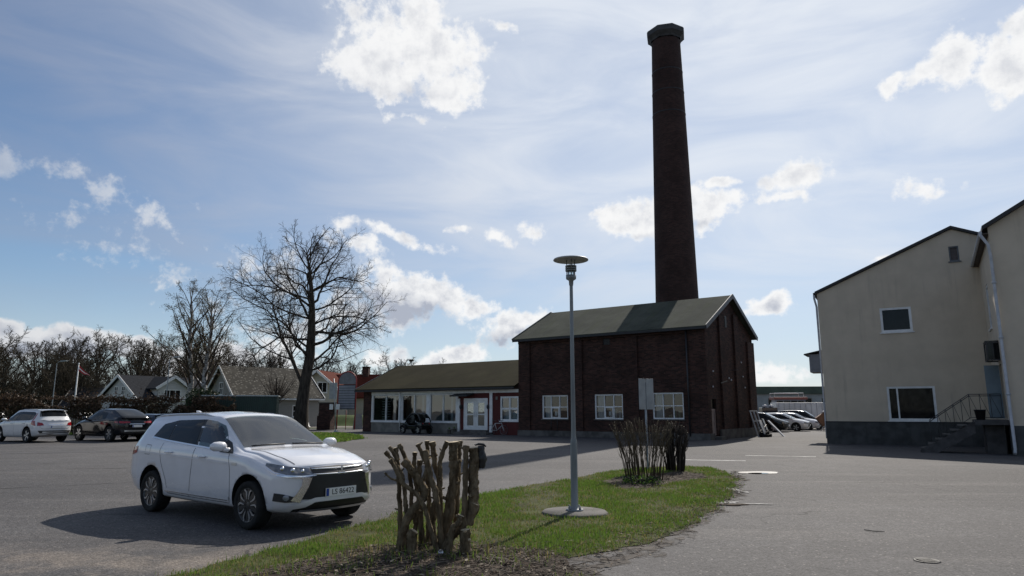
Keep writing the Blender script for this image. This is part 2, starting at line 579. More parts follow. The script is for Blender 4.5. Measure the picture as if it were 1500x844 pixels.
def common_parts(root, B, pm_, axles, wheel_r, track_y, windows, doors, style, wmats, roof_front, cowl, rear_glass, handles, mirror, arch_trim=None, rails=False, sill_black=False):
    """the pieces every car shares; windows / doors as outlines on the side plane"""
    body = B.build('body', [pm_, M['black']], root, axles, wheel_r + .065)
    for sy in (-1, 1):
        for lo, hi in windows:
            mb = MB(); patch(mb, B.side(sy, .004), lo, hi, 12, 5); mb.build('side_window', M['car_glass'], root)
        mb = MB()
        x0 = min(p[0] for w in windows for p in w[0]+w[1]); x1 = max(p[0] for w in windows for p in w[0]+w[1])
        if len(windows) > 1:
            lo = [p for w in windows for p in w[0]]; hi = [p for w in windows for p in w[1]]
            lo.sort(); hi.sort()
            patch(mb, B.side(sy, .002), lo, hi, 24, 5)
            mb.build('window_pillar', M['black'], root)
        mb = MB(); strip(mb, B.side(sy, .010), [(p[0], p[1]-.012) for p in sorted([q for w in windows for q in w[0]])], .022, 24); mb.build('window_trim', wmats[3] if len(wmats)>3 else M['black'], root)
        mb = MB()
        for d in doors: strip(mb, B.side(sy, .002), d, .009, 30)
        mb.build('door_gap', M['black'], root)
        for hx, hz in handles:
            y = B.side_y(hx, hz)
            mb = MB(); mb.tube([(hx-.10, sy*(y+.012), hz), (hx-.07, sy*(y+.035), hz+.004), (hx+.07, sy*(y+.035), hz+.004), (hx+.10, sy*(y+.012), hz)], [.012,.016,.016,.012], 8)
            mb.build('door_handle', pm_, root)
        mx, mz = mirror
        y = B.side_y(mx, mz-.04)
        mb = MB(); mb.lathe([(0,-.13),(.05,-.125),(.085,-.09),(.095,-.02),(.085,.06),(.05,.105),(0,.115)], 16, Matrix.Translation((mx-.02, sy*(y+.16), mz)) @ Matrix.Rotation(R(90),4,'X') @ Matrix.Diagonal((.75,.78,1,1)))
        mb.tube([(mx+.03, sy*(y-.02), mz-.06), (mx, sy*(y+.10), mz-.04)], [.04,.03], 8)
        mo = mb.build('wing_mirror', pm_, root)
        mb = MB(); patch(mb, B.side(sy, .006), [(mx-.16, mz-.09),(mx+.20, mz-.10)], [(mx-.14, mz+.09),(mx-.02, mz+.05)], 6, 3); mb.build('mirror_base', M['black'], mo)
        for ax in axles: wheel_parts(root, ax, sy, track_y, wheel_r, .225, style, wmats)
        if arch_trim:
            mb = MB()
            for ax in axles:
                pts = []
                a_r = wheel_r + .085
                for k in range(25):
                    a = R(-8 + 196*k/24)
                    pts.append((ax + a_r*math.cos(a), max(.24, wheel_r + a_r*math.sin(a))))
                # outline in real x: undo the plan rounding of the nose
                def fn(x, z):
                    y = B.side_y(x, z); return (x, sy*(y+.006), z)
                strip(mb, fn, pts, .03, 32)
            mb.build('arch_trim', arch_trim, root)
    # windscreen and rear window
    c0, c1 = cowl, roof_front
    def half(x): return max(.1, B.st(x)[7] - .03)
    mb = MB()
    n = 14
    mb.grid(lambda u, v: B.top(.007)(c0 + (c1-c0)*v, (2*u-1)*half(c0 + (c1-c0)*v)), n, 8)
    mb.build('windscreen', M['screen_glass'], root)
    for ys in ((-.62,-.35,-.05), (.08,.38,.66)): MB().tube([B.top(.02)(c0+.01, y) for y in ys], .010, 6).build('wiper', M['black'], root)
    r0, r1 = rear_glass
    mb = MB()
    mb.grid(lambda u, v: B.top(.004)(r0 + (r1-r0)*v, (2*u-1)*half(r0 + (r1-r0)*v)), n, 8)
    mb.build('rear_window', M['car_glass'], root)
    if rails:
        for sy in (-1, 1):
            mb = MB()
            xs = np.linspace(roof_front-.25, rails, 14)
            pts = []
            for i, x in enumerate(xs):
                lift = .035 * min(1, min(i, 13-i) / 2)
                st = B.st(x); pts.append((x, sy*(st[7]-.035), st[8]+.01+lift))
            mb.tube(pts, .016, 8); mb.build('roof_rail', M['silver'], root)
    return body

def plate(root, fn, cy, cz, w, h, outward, text=None, blue=True, name='number_plate'):
    """number plate standing on the car end; outward +1 front, -1 rear"""
    x = fn(cy, cz)[0] + outward * .012
    mb = MB(); mb.box(x-.006, x+.006, cy-w/2, cy+w/2, cz-h/2, cz+h/2)
    p = mb.build(name, M['plate'], root, bevel=.002)
    bx = x + outward * .0075
    if blue:
        mb = MB(); s = -outward
        ya, yb = sorted((cy - outward*w/2 + outward*.006, cy - outward*w/2 + outward*.05))
        mb.box(bx-.0012, bx+.0012, ya, yb, cz-h/2+.006, cz+h/2-.006); mb.build('plate_band', M['blue'], p)
    if text:
        text_mesh('plate_text', text, h*.92, M['ink'], p, (bx, cy + outward*.03, cz-.002), (R(90), 0, R(90 if outward > 0 else -90)), .001)
    return p
# ---- the white plug-in estate in the foreground
white_paint = paint('pearl_white_paint', (.74,.745,.765), .20, .03)
def make_hero():
    root = thing('parked_car', 'white estate car with black and silver wheels parked in the foreground beside the grass island', 'car')
    keys = [ # x, zbot, ws, zs, wm, zm, wb, zb, we, ze, zr
        (-2.42,.46,.76,.52,.84,.72,.83,1.00,.76,1.04,1.05),
        (-2.36,.40,.80,.46,.88,.72,.86,1.03,.76,1.10,1.12),
        (-2.28,.33,.84,.42,.90,.72,.875,1.08,.72,1.24,1.27),
        (-2.02,.29,.87,.36,.915,.74,.885,1.12,.64,1.51,1.56),
        (-1.90,.28,.88,.35,.915,.74,.885,1.12,.635,1.53,1.59),
        (-1.2,.26,.885,.34,.915,.74,.885,1.10,.635,1.55,1.635),
        (-.4,.25,.89,.34,.91,.74,.885,1.07,.64,1.555,1.645),
        (.15,.25,.89,.34,.91,.74,.885,1.05,.635,1.525,1.615),
        (.30,.25,.89,.34,.91,.74,.885,1.045,.64,1.49,1.545),
        (1.02,.25,.885,.34,.915,.74,.885,1.02,.755,1.105,1.135),
        (1.12,.25,.885,.34,.915,.74,.885,1.01,.77,1.065,1.105),
        (1.5,.25,.88,.34,.92,.74,.88,.98,.76,1.035,1.085),
        (2.05,.25,.86,.34,.90,.70,.86,.90,.74,.955,1.01),
        (2.27,.25,.85,.33,.885,.66,.84,.84,.72,.895,.945),
        (2.35,.27,.84,.33,.87,.64,.82,.80,.70,.85,.90)]
    B = Body(keys)
    windows = [([(-1.54,1.225),(-1.0,1.18)], [(-1.42,1.43),(-1.06,1.495)]),
               ([(-.97,1.178),(-.10,1.125)], [(-1.02,1.497),(-.26,1.515)]),
               ([(-.02,1.12),(.86,1.065)], [(-.18,1.515),(.10,1.49),(.38,1.425)])]
    doors = [[(1.0,.33),(1.02,.55),(1.0,.80),(.92,1.03)], [(-.13,.34),(-.10,.70),(-.06,1.08)],
             [(-.80,.36),(-.86,.55),(-1.05,.82),(-1.12,1.0),(-1.08,1.13)], [(-.80,.345),(-.1,.335),(1.0,.325)]]
    wm = [pm('rim_black', (.02,.02,.022), .35, .2, 8, coat=.4), M['silver'], pm('spoke_black', (.015,.015,.016), .3, .2, 8, coat=.5), M['chrome']]
    common_parts(root, B, white_paint, (1.47,-1.35), .335, .80, windows, doors, 'blade', wm, .24, 1.04, (-2.27,-2.04),
                 [(-.80,.985),(.22,.955)], (.80,1.13), rails=-1.95)
    F = B.front
    # cut the glazed openings out of the shell, then fit clear panes and a cabin
    body = [o for o in bpy.data.objects if o.parent is root and o.name.split('.')[0] == 'body'][0]
    bm = bmesh.new(); bm.from_mesh(body.data)
    dead = []
    for f in bm.faces:
        c = f.calc_center_median()
        if .34 < c.x < .97 and abs(c.y) < B.st(c.x)[7] - .075 and c.z > B.st(c.x)[8] - .06: dead.append(f)
        elif -.08 < c.x < .80 and abs(c.y) > .5:
            lo = np.interp(c.x, [-.02,.86], [1.12,1.065]) + .035
            hi = np.interp(c.x, [-.18,.10,.38,.86], [1.515,1.49,1.425,1.065]) - .045
            if lo < c.z < hi: dead.append(f)
    bmesh.ops.delete(bm, geom=dead, context='FACES')
    bm.to_mesh(body.data); bm.free()
    fw = [o for o in bpy.data.objects if o.parent is root and o.name.startswith(('windscreen', 'side_window'))]
    for o in fw:
        xs = [v.co.x for v in o.data.vertices]
        if max(xs) > .5: o.data.materials.clear(); o.data.materials.append(M['glass_car'])
    fr = lambda x, y: B.top(.003)(x, y)
    for sy in (-1, 1):
        mb = MB(); patch(mb, lambda a, b: fr(b, a*sy), [(B.st(.27)[7]-.035, .27), (B.st(1.0)[7]-.035, 1.0)], [(B.st(.27)[7]-.10, .27), (B.st(1.0)[7]-.10, 1.0)], 14, 2); mb.build('windscreen_border', M['black'], root)
    mb = MB(); patch(mb, lambda a, b: fr(b, a), [(-.66,1.03),(.66,1.03)], [(-.66,.95),(.66,.95)], 14, 2); patch(mb, lambda a, b: fr(b, a), [(-.58,.265),(.58,.265)], [(-.58,.36),(.58,.36)], 14, 2); mb.build('windscreen_border', M['black'], root)
    pillars = [o for o in bpy.data.objects if o.parent is root and o.name.startswith('window_pillar')]
    for o in pillars:
        b2 = bmesh.new(); b2.from_mesh(o.data)
        bmesh.ops.delete(b2, geom=[f for f in b2.faces if f.calc_center_median().x > -.02], context='FACES'); b2.to_mesh(o.data); b2.free()
    seatm = pm('cabin_dark_fabric', (.012,.012,.013), .9, .2, 8); dashm = pm('dash_plastic', (.012,.012,.013), .8, .15, 6)
    for y in (-.36, .36):
        mb = MB(); mb.box(-.28,.22,y-.25,y+.25,.50,.72); mb.prism([(-.30,.70),(-.16,.70),(-.30,1.26),(-.40,1.26)], lambda a,b,d: (a, d, b), y-.23, y+.23); s = mb.build('seat', seatm, root, bevel=.04)
        mb = MB(); mb.box(-.42,-.33,y-.12,y+.12,1.28,1.42); mb.build('headrest', seatm, s, bevel=.03)
    mb = MB(); mb.prism([(.55,.60),(1.02,.60),(1.02,1.02),(.80,1.03),(.58,.94)], lambda a,b,d: (a, d, b), -.76, .76); mb.build('dashboard', dashm, root, bevel=.03)
    mb = MB(); mb.lathe([(.17,-.014),(.188,0),(.17,.014),(.152,0)], 24, Matrix.Translation((.42,.36,.99)) @ Matrix.Rotation(R(-66),4,'Y'), closed=True); mb.tube([(.42,.36,.99),(.62,.36,.90)],.03,8); mb.build('steering_wheel', M['black'], root)
    mb = MB(); mb.box(-1.0,.9,-.80,.80,.44,.48); mb.box(-1.02,-.98,-.82,.82,.44,1.10); mb.build('cabin_floor', seatm, root)
    # sill plate
    for sy in (-1,1):
        mb = MB(); strip(mb, B.side(sy,.016), [(-.86,.40),(1.0,.385)], .05, 16); mb.build('sill_strip', white_paint, root)
        mb = MB(); strip(mb, B.side(sy,.019), [(-.84,.372),(.98,.357)], .014, 16); mb.build('sill_trim', M['chrome'], root)
        # crease along the shoulder
        mb = MB(); strip(mb, B.side(sy,.012), [(-1.9,.965),(-.5,.93),(.9,.89)], .018, 24); mb.build('shoulder_crease', white_paint, root)
        mb = MB(); strip(mb, B.side(sy,.003), [(-1.62,.93),(-1.45,.93),(-1.44,1.08),(-1.61,1.09),(-1.62,.93)], .007, 30)
        mb.build('fuel_flap', M['black'], root) if sy < 0 else None
        # badge on the front door
        mb = MB(); patch(mb, B.side(sy,.006), [(1.04,.865),(1.17,.865)], [(1.04,.905),(1.17,.905)], 4, 2); mb.build('badge', M['silver'], root)
    # hood lip
    mb = MB(); strip(mb, lambda a, b: B.top(.004)(b, a), [(-.66,1.12),(-.64,1.9),(-.60,2.30)], .012, 20); strip(mb, lambda a, b: B.top(.004)(b, a), [(.66,1.12),(.64,1.9),(.60,2.30)], .012, 20)
    mb.build('bonnet_gap', M['black'], root)
    # black lower face, grille, bars
    mb = MB(); patch(mb, F(.010), [(-.60,.44),(0,.43),(.60,.44)], [(-.47,.755),(0,.745),(.47,.755)], 20, 8); mb.build('front_grille', M['black'], root)
    mb = MB(); patch(mb, F(.012), [(-.44,.745),(0,.735),(.44,.745)], [(-.46,.865),(0,.875),(.46,.865)], 20, 5); g = mb.build('upper_grille', M['black'], root)
    for z in (.768,.842):
        mb = MB(); mb.tube([F(.020)(y, z+.012*abs(y)) for y in np.linspace(-.45,.45,15)], .0105, 8); mb.build('grille_bar', M['chrome'], g)
    mb = MB()
    for k in range(3):
        a = R(90 + 120*k); x0 = F(.042)(0,.81)[0]
        c = Vector((x0, .042*math.cos(a)*1.0, .80+.042*math.sin(a)))
        u = Vector((0, math.cos(a), math.sin(a))); v = Vector((0, -math.sin(a), math.cos(a)))
        pts = [c+u*.042, c+v*.024, c-u*.042, c-v*.024]
        ps = [p + Vector((.008,0,0)) for p in pts]
        mb.add(pts+ps, [(0,1,2,3),(7,6,5,4),(0,4,5,1),(1,5,6,2),(2,6,7,3),(3,7,4,0)])
    mb.build('emblem', M['chrome'], g)
    for sy in (-1,1):
        def Fs(off, sy=sy): return lambda y, z: F(off)(sy*y, z)
        mb = MB(); patch(mb, Fs(.008), [(.40,.775),(.58,.762),(.74,.775),(.85,.82),(.905,.90)], [(.47,.855),(.62,.875),(.74,.895),(.84,.925),(.895,.935)], 16, 5)
        hl = mb.build('headlight', M['clear_lens'], root)
        for yy, zz, rr in ((.56,.820,.026),(.665,.832,.032),(.765,.855,.030)):
            p = F(.016)(sy*yy, zz); MB().lathe([(0,.004),(rr*.7,.004),(rr,.0),(rr,-.02)], 16, Matrix.Translation(p) @ Matrix.Rotation(R(90),4,'Y')).build('headlight_lens', M['chrome'], hl)
        mb = MB(); strip(mb, Fs(.016), [(.40,.765),(.58,.752),(.74,.763),(.86,.81),(.90,.87)], .018, 22); mb.build('headlight_trim', M['chrome'], hl)
        # chrome shield blade
        mb = MB(); patch(mb, Fs(.022), [(.60,.40),(.555,.50),(.50,.61),(.46,.735)], [(.70,.43),(.635,.53),(.585,.63),(.575,.735)], 14, 3)
        mb.build('chrome_blade', M['chrome'], root)
        mb = MB(); patch(mb, Fs(.018), [(.57,.722),(.72,.735),(.84,.768)], [(.57,.742),(.72,.752),(.84,.782)], 10, 2); mb.build('chrome_trim', M['chrome'], root)
        # fog lamp pocket
        mb = MB(); patch(mb, Fs(.010), [(.635,.41),(.75,.405),(.865,.43)], [(.655,.475),(.76,.515),(.855,.535)], 10, 4); fp = mb.build('fog_lamp', M['black'], root)
        p = F(.018)(sy*.745,.468); mb = MB(); mb.lathe([(0,.006),(.03,.004),(.042,0),(.042,-.02)], 18, Matrix.Translation(p) @ Matrix.Rotation(R(90),4,'Y') @ Matrix.Rotation(R(-30*sy),4,'X')); mb.build('lamp_lens', M['clear_lens'], fp)
        # tail light at the rear corner
        mb = MB(); patch(mb, B.side(sy,.008), [(-2.36,.90),(-2.10,.95)], [(-2.34,1.03),(-2.12,1.06)], 8, 4); mb.build('tail_light', M['red_lens'], root)
        mb = MB(); patch(mb, B.rear(.008) if sy>0 else (lambda y,z: B.rear(.008)(-y,z)), [(.42,.90),(.80,.88)], [(.42,1.0),(.79,1.02)], 8, 3); mb.build('tail_light', M['red_lens'], root)
    # lower swoop and skid plate
    mb = MB(); patch(mb, F(.024), [(-.72,.295),(-.52,.33),(-.40,.40),(.40,.40),(.52,.33),(.72,.295)], [(-.72,.36),(-.50,.43),(-.40,.458),(.40,.458),(.50,.43),(.72,.36)], 36, 3); mb.build('lower_bar', white_paint, root)
    mb = MB(); patch(mb, F(.012), [(-.66,.27),(0,.265),(.66,.27)], [(-.60,.385),(0,.40),(.60,.385)], 20, 3); mb.build('lower_intake', M['black'], root)
    mb = MB(); patch(mb, F(.030), [(-.60,.262),(0,.258),(.60,.262)], [(-.56,.292),(0,.292),(.56,.292)], 20, 2); mb.build('skid_plate', M['silver'], root)
    plate(root, F(.012), 0, .515, .53, .115, 1, 'LS 86422')
    # shark fin aerial, roof camera pod behind the windscreen mirror
    mb = MB(); mb.prism([(-1.72,0),(-1.50,0),(-1.68,.055),(-1.74,.06)], lambda a, b, d: (a, d, B.top_z(-1.62,0)+b-.008), -.02, .02); mb.build('roof_aerial', white_paint, root, bevel=.006)
    mb = MB(); patch(mb, lambda a, b: B.top(-.02)(b, a), [(-.10,.34),(.10,.34)], [(-.08,.44),(.08,.44)], 4, 3); patch(mb, lambda a, b: (b, a, 1.34 + .0*a), [(-.12,.40),(.12,.40)], [(-.12,.46),(.12,.46)], 4, 1); mb.build('rear_view_mirror', M['black'], root)
    return root
hero = make_hero()
_A = gp(225.5, 750.0); _B = gp(369.1, 776.5)
_d = (_B - _A).normalized(); _n = Vector((-_d.y, _d.x, 0))
hero.location = _A + _d * 1.30 + _n * .86 + Vector((-.03,0,0))
hero.scale = (1,1,.98)
hero.rotation_euler = (0, 0, math.atan2(_d.y, _d.x))
def make_car(name, label, paint_m, scale_h=1.0, kind='suv', group=None, style=5, wmats=None, rear='tall', plate_w=.5):
    root = thing(name, label, 'car', group=group)
    h = {'suv':1.68,'coupe':1.60,'hatch':1.48,'mini':1.52}[kind]
    L = {'suv':(-2.25,2.30),'coupe':(-2.35,2.40),'hatch':(-2.05,2.10),'mini':(-1.85,1.85)}[kind]
    xr, xf = L
    top = h
    cowl = {'suv':1.0,'coupe':1.05,'hatch':1.0,'mini':.95}[kind]
    rf = {'suv':.25,'coupe':.2,'hatch':.15,'mini':.2}[kind]
    rr = {'suv':xr+.36,'coupe':xr+1.05,'hatch':xr+.50,'mini':xr+.35}[kind]      # rear end of the roof
    belt = {'suv':1.08,'coupe':1.05,'hatch':.98,'mini':1.0}[kind]
    hood = {'suv':1.10,'coupe':1.06,'hatch':1.0,'mini':1.05}[kind]
    tailz = belt + .03
    bot = .24 if kind in ('suv','coupe') else .18
    keys = [(xr,bot+.2,.74,.5,.82,.70,.80,tailz-.08,.73,tailz-.03,tailz-.02),
            (xr+.06,bot+.12,.79,.46,.87,.70,.85,tailz-.02,.73,tailz+.03,tailz+.05),
            (xr+.14,bot+.08,.84,.42,.90,.72,.87,tailz,.71,tailz+.12,tailz+.15),
            (rr,bot+.04,.87,.36,.91,.72,.88,belt+.02,.63,top-.13,top-.06),
            (rr+.16,bot+.03,.87,.35,.91,.72,.88,belt+.02,.625,top-.10,top-.025),
            (-.35,bot,.88,.33,.91,.72,.88,belt,.63,top-.08,top),
            (rf,bot,.88,.33,.91,.72,.88,belt-.02,.63,top-.12,top-.05),
            (cowl,bot,.88,.33,.915,.72,.885,hood-.08,.75,hood,hood+.03),
            (cowl+.1,bot,.88,.33,.915,.72,.885,hood-.10,.76,hood-.03,hood+.01),
            (xf-.35,bot,.86,.33,.90,.68,.86,hood-.22,.74,hood-.15,hood-.10),
            (xf-.07,bot,.85,.33,.88,.64,.83,hood-.32,.70,hood-.25,hood-.20),
            (xf,bot+.02,.83,.33,.86,.6,.80,hood-.38,.68,hood-.32,hood-.28)]
    B = Body(keys)
    ax = (xf-.95, xr+.92 if kind != 'mini' else xr+.55)
    wr = {'suv':.36,'coupe':.37,'hatch':.315,'mini':.31}[kind]
    tz = top - .155
    r_win = max(rr-.02, xr+.55) if kind != 'coupe' else xr+.95
    if kind == 'coupe':
        windows = [([(-.95,belt+.05),(-.12,belt+.02)], [(-.90,tz-.06),(-.35,tz+.005)]), ([(-.05,belt+.02),(.86,belt)], [(-.27,tz+.01),(.0,tz),(.24,tz-.06)])]
    else:
        windows = [([(xr+.42,belt+.10),(xr+.85,belt+.05)], [(xr+.48,tz-.08),(xr+.80,tz-.01)]),
                   ([(xr+.90,belt+.05),(-.12,belt+.02)], [(xr+.88,tz-.005),(-.32,tz+.01)]),
                   ([(-.05,belt+.02),(.80,belt)], [(-.25,tz+.01),(.0,tz),(.22,tz-.06)])]
    doors = [[(.95,.34),(.97,.6),(.88,belt-.03)], [(-.12,.34),(-.08,.7),(-.08,belt)], [(xr+1.45,.36),(xr+1.38,.6),(xr+1.15,.85),(xr+1.1,belt)], [(xr+1.45,.345),(.95,.335)]]
    wm = wmats or [M['dark_metal'], M['silver'], M['black'], M['black']]
    common_parts(root, B, paint_m, ax, wr, .795, windows, doors, style, wm, rf+.02, cowl+.02, (xr+.16, rr-.02) if kind != 'coupe' else (xr+.22, rr-.02),
                 [(xr+1.28,belt-.13),(.16,belt-.15)], (.78,belt+.06), rails=(rr+.1 if kind == 'suv' else False))
    Rr, F = B.rear, B.front
    for sy in (-1,1):
        def rs(off, sy=sy): return lambda y, z: Rr(off)(sy*y, z)
        def fs(off, sy=sy): return lambda y, z: F(off)(sy*y, z)
        if rear == 'tall':
            mb = MB()
            patch(mb, B.side(sy,.010), [(xr+.20,belt-.03),(xr+.31,belt-.02)], [(xr+.345,tz-.10),(xr+.40,tz-.06)], 4, 10)
            patch(mb, B.side(sy,.010), [(xr+.03,belt-.25),(xr+.42,belt-.16)], [(xr+.07,belt+.0),(xr+.32,belt+.0)], 8, 4)
            patch(mb, rs(.012), [(.55,belt-.22),(.82,belt-.25)], [(.62,belt-.10),(.80,belt-.06)], 6, 3)
            mb.build('tail_light', M['red_lens'], root)
        elif rear == 'slim':
            mb = MB()
            patch(mb, rs(.012), [(.34,belt-.15),(.84,belt-.16)], [(.36,belt-.085),(.83,belt-.06)], 8, 3)
            patch(mb, B.side(sy,.010), [(xr+.02,belt-.17),(xr+.30,belt-.13)], [(xr+.05,belt-.06),(xr+.26,belt-.07)], 6, 3)
            mb.build('tail_light', M['red_lens'], root)
        else:
            mb = MB()
            patch(mb, rs(.012), [(.52,belt-.28),(.82,belt-.28)], [(.54,belt-.08),(.80,belt-.06)], 6, 3)
            patch(mb, B.side(sy,.010), [(xr+.02,belt-.28),(xr+.24,belt-.2)], [(xr+.05,belt-.06),(xr+.22,belt-.06)], 6, 3)
            mb.build('tail_light', M['red_lens'], root)
        hz = hood - .36
        mb = MB(); patch(mb, fs(.010), [(.42,hz-.06),(.70,hz-.05),(.86,hz+.0)], [(.46,hz+.03),(.70,hz+.07),(.84,hz+.10)], 12, 4); mb.build('headlight', M['clear_lens'], root)
        mb = MB(); p = F(.015)(sy*.62,hz+.01); mb.lathe([(0,.006),(.03,.004),(.04,0),(.04,-.03)], 12, Matrix.Translation(p) @ Matrix.Rotation(R(90),4,'Y')); mb.build('fog_lamp', M['chrome'], root)
    mb = MB(); patch(mb, F(.012), [(-.55,.40),(.55,.40)], [(-.40,hood-.38),(.40,hood-.38)], 14, 5); mb.build('front_grille', M['black'], root)
    # rear bumper: dark lower apron, reflectors, spoiler, handle trim
    mb = MB(); patch(mb, Rr(.010), [(-.70,bot+.22),(.70,bot+.22)], [(-.78,bot+.36),(.78,bot+.36)], 16, 3); mb.build('rear_apron', M['black'], root)
    mb = MB(); strip(mb, Rr(.014), [(-.60,bot+.28),(.60,bot+.28)], .05, 16); mb.build('skid_plate', M['silver'], root)
    mb = MB(); strip(mb, Rr(.003), [(-.66,bot+.50),(-.6,bot+.44),(.6,bot+.44),(.66,bot+.50)], .010, 20); strip(mb, Rr(.003), [(-.70,bot+.50),(-.73,tailz-.12)], .008, 8); strip(mb, Rr(.003), [(.70,bot+.50),(.73,tailz-.12)], .008, 8); mb.build('tailgate_gap', M['black'], root)
    mb = MB(); strip(mb, Rr(.014), [(-.38,belt-.20),(.38,belt-.20)], .022, 10); mb.build('tailgate_trim', M['chrome'], root)
    if kind != 'coupe':
        mb = MB()
        mb.grid(lambda u, v: (rr + .10 - .22*v, (2*u-1)*.60, B.top_z(rr+.10, (2*u-1)*.58) - .02*v*v + .006), 12, 4)
        mb.grid(lambda u, v: (rr - .12 + .03*v, (2*u-1)*.60, B.top_z(rr+.10, (2*u-1)*.58) - .02 + .006 - .03*v), 12, 1)
        mb.build('roof_spoiler', paint_m, root)
    else:
        mb = MB(); mb.grid(lambda u, v: (xr + .30 - .28*v, (2*u-1)*.72, tailz + .02 + .03*v + .012), 12, 3); mb.grid(lambda u, v: (xr + .02, (2*u-1)*.72, tailz + .062 - .05*v), 12, 1); mb.build('tail_spoiler', paint_m, root)
    plate(root, Rr(.012), 0, belt-.30 if rear != 'low' else .55, plate_w, .11, -1)
    plate(root, F(.012), 0, .50, .5, .11, 1)
    return root

p_white = paint('solid_white_paint', (.68,.68,.68), .25, .03)
p_black = paint('black_blue_paint', (.006,.007,.010), .12, .2, .03)
p_blue = paint('dark_blue_paint', (.008,.014,.032), .12, .2, .04)
p_dark = paint('black_green_paint', (.010,.012,.011), .15, .2, .04)
p_silver = paint('silver_white_paint', (.60,.61,.63), .25, .03)
hd = math.atan2(.47, -.88)
G_HEDGE = 'cars parked in front of the hedge'
c = make_car('parked_car', 'white estate car with tall red tail lights parked rear on before the hedge', p_white, kind='suv', group=G_HEDGE, style=5, rear='tall')
c.location = (-25.9, 37.6, 0); c.rotation_euler = (0,0,hd - .02); c.scale = (1.03,)*3
white_suv = c
c = make_car('parked_car', 'black coupe with sloping rear window and bright spoked wheels parked before the hedge', p_black, kind='coupe', group=G_HEDGE, style=6, rear='slim')
c.location = (-22.2, 38.6, 0); c.rotation_euler = (0,0,hd - .06); c.scale = (1.06,1.06,1.10)
c = make_car('parked_car', 'dark blue car mostly hidden behind the white foreground car', p_blue, kind='hatch', group=G_HEDGE, style=5, rear='low')
c.location = (-20.8, 40.0, 0); c.rotation_euler = (0,0,hd - .10)
blue_hatch = c
# row in the gap beyond the brick factory
G_GAP = 'cars parked in the yard beyond the factory'
hg = math.atan2(-.50, .86)
c = make_car('parked_car', 'black compact car nearest the factory gable in the far yard', p_dark, kind='mini', group=G_GAP, style=6, rear='low')
c.location = (19.9, 55.0, 0); c.rotation_euler = (0,0,hg)
hatch_black = c
c = make_car('parked_car', 'white low car with a black wheel second from the factory gable in the far yard', p_silver, kind='hatch', group=G_GAP, style=5, rear='low')
c.location = (22.3, 57.4, 0); c.rotation_euler = (0,0,hg)
hatch_white = c
dup(hatch_white, (24.6, 60.6, 0), hg, 'white car third from the factory gable, half hidden by the white one before it')
c = make_car('parked_car', 'black tall car farthest from the factory gable, by the brown board', p_black, kind='suv', group=G_GAP, style=5, rear='low')
c.location = (26.2, 62.6, 0); c.rotation_euler = (0,0,hg)
G_BEH = 'white cars glimpsed through the hedge'
dup(hatch_white, (-33.5, 52.0, .35), R(170), 'white car glimpsed through the hedge above the white estate car', G_BEH)
dup(hatch_white, (-40.0, 52.0, .35), R(172), 'white car glimpsed through the hedge at the left edge of the photo', G_BEH)
dup(white_suv, (-22.6, 83.0, -.25), R(10), 'white car almost hidden behind the green bank before the cream house', 'cars by the far houses')

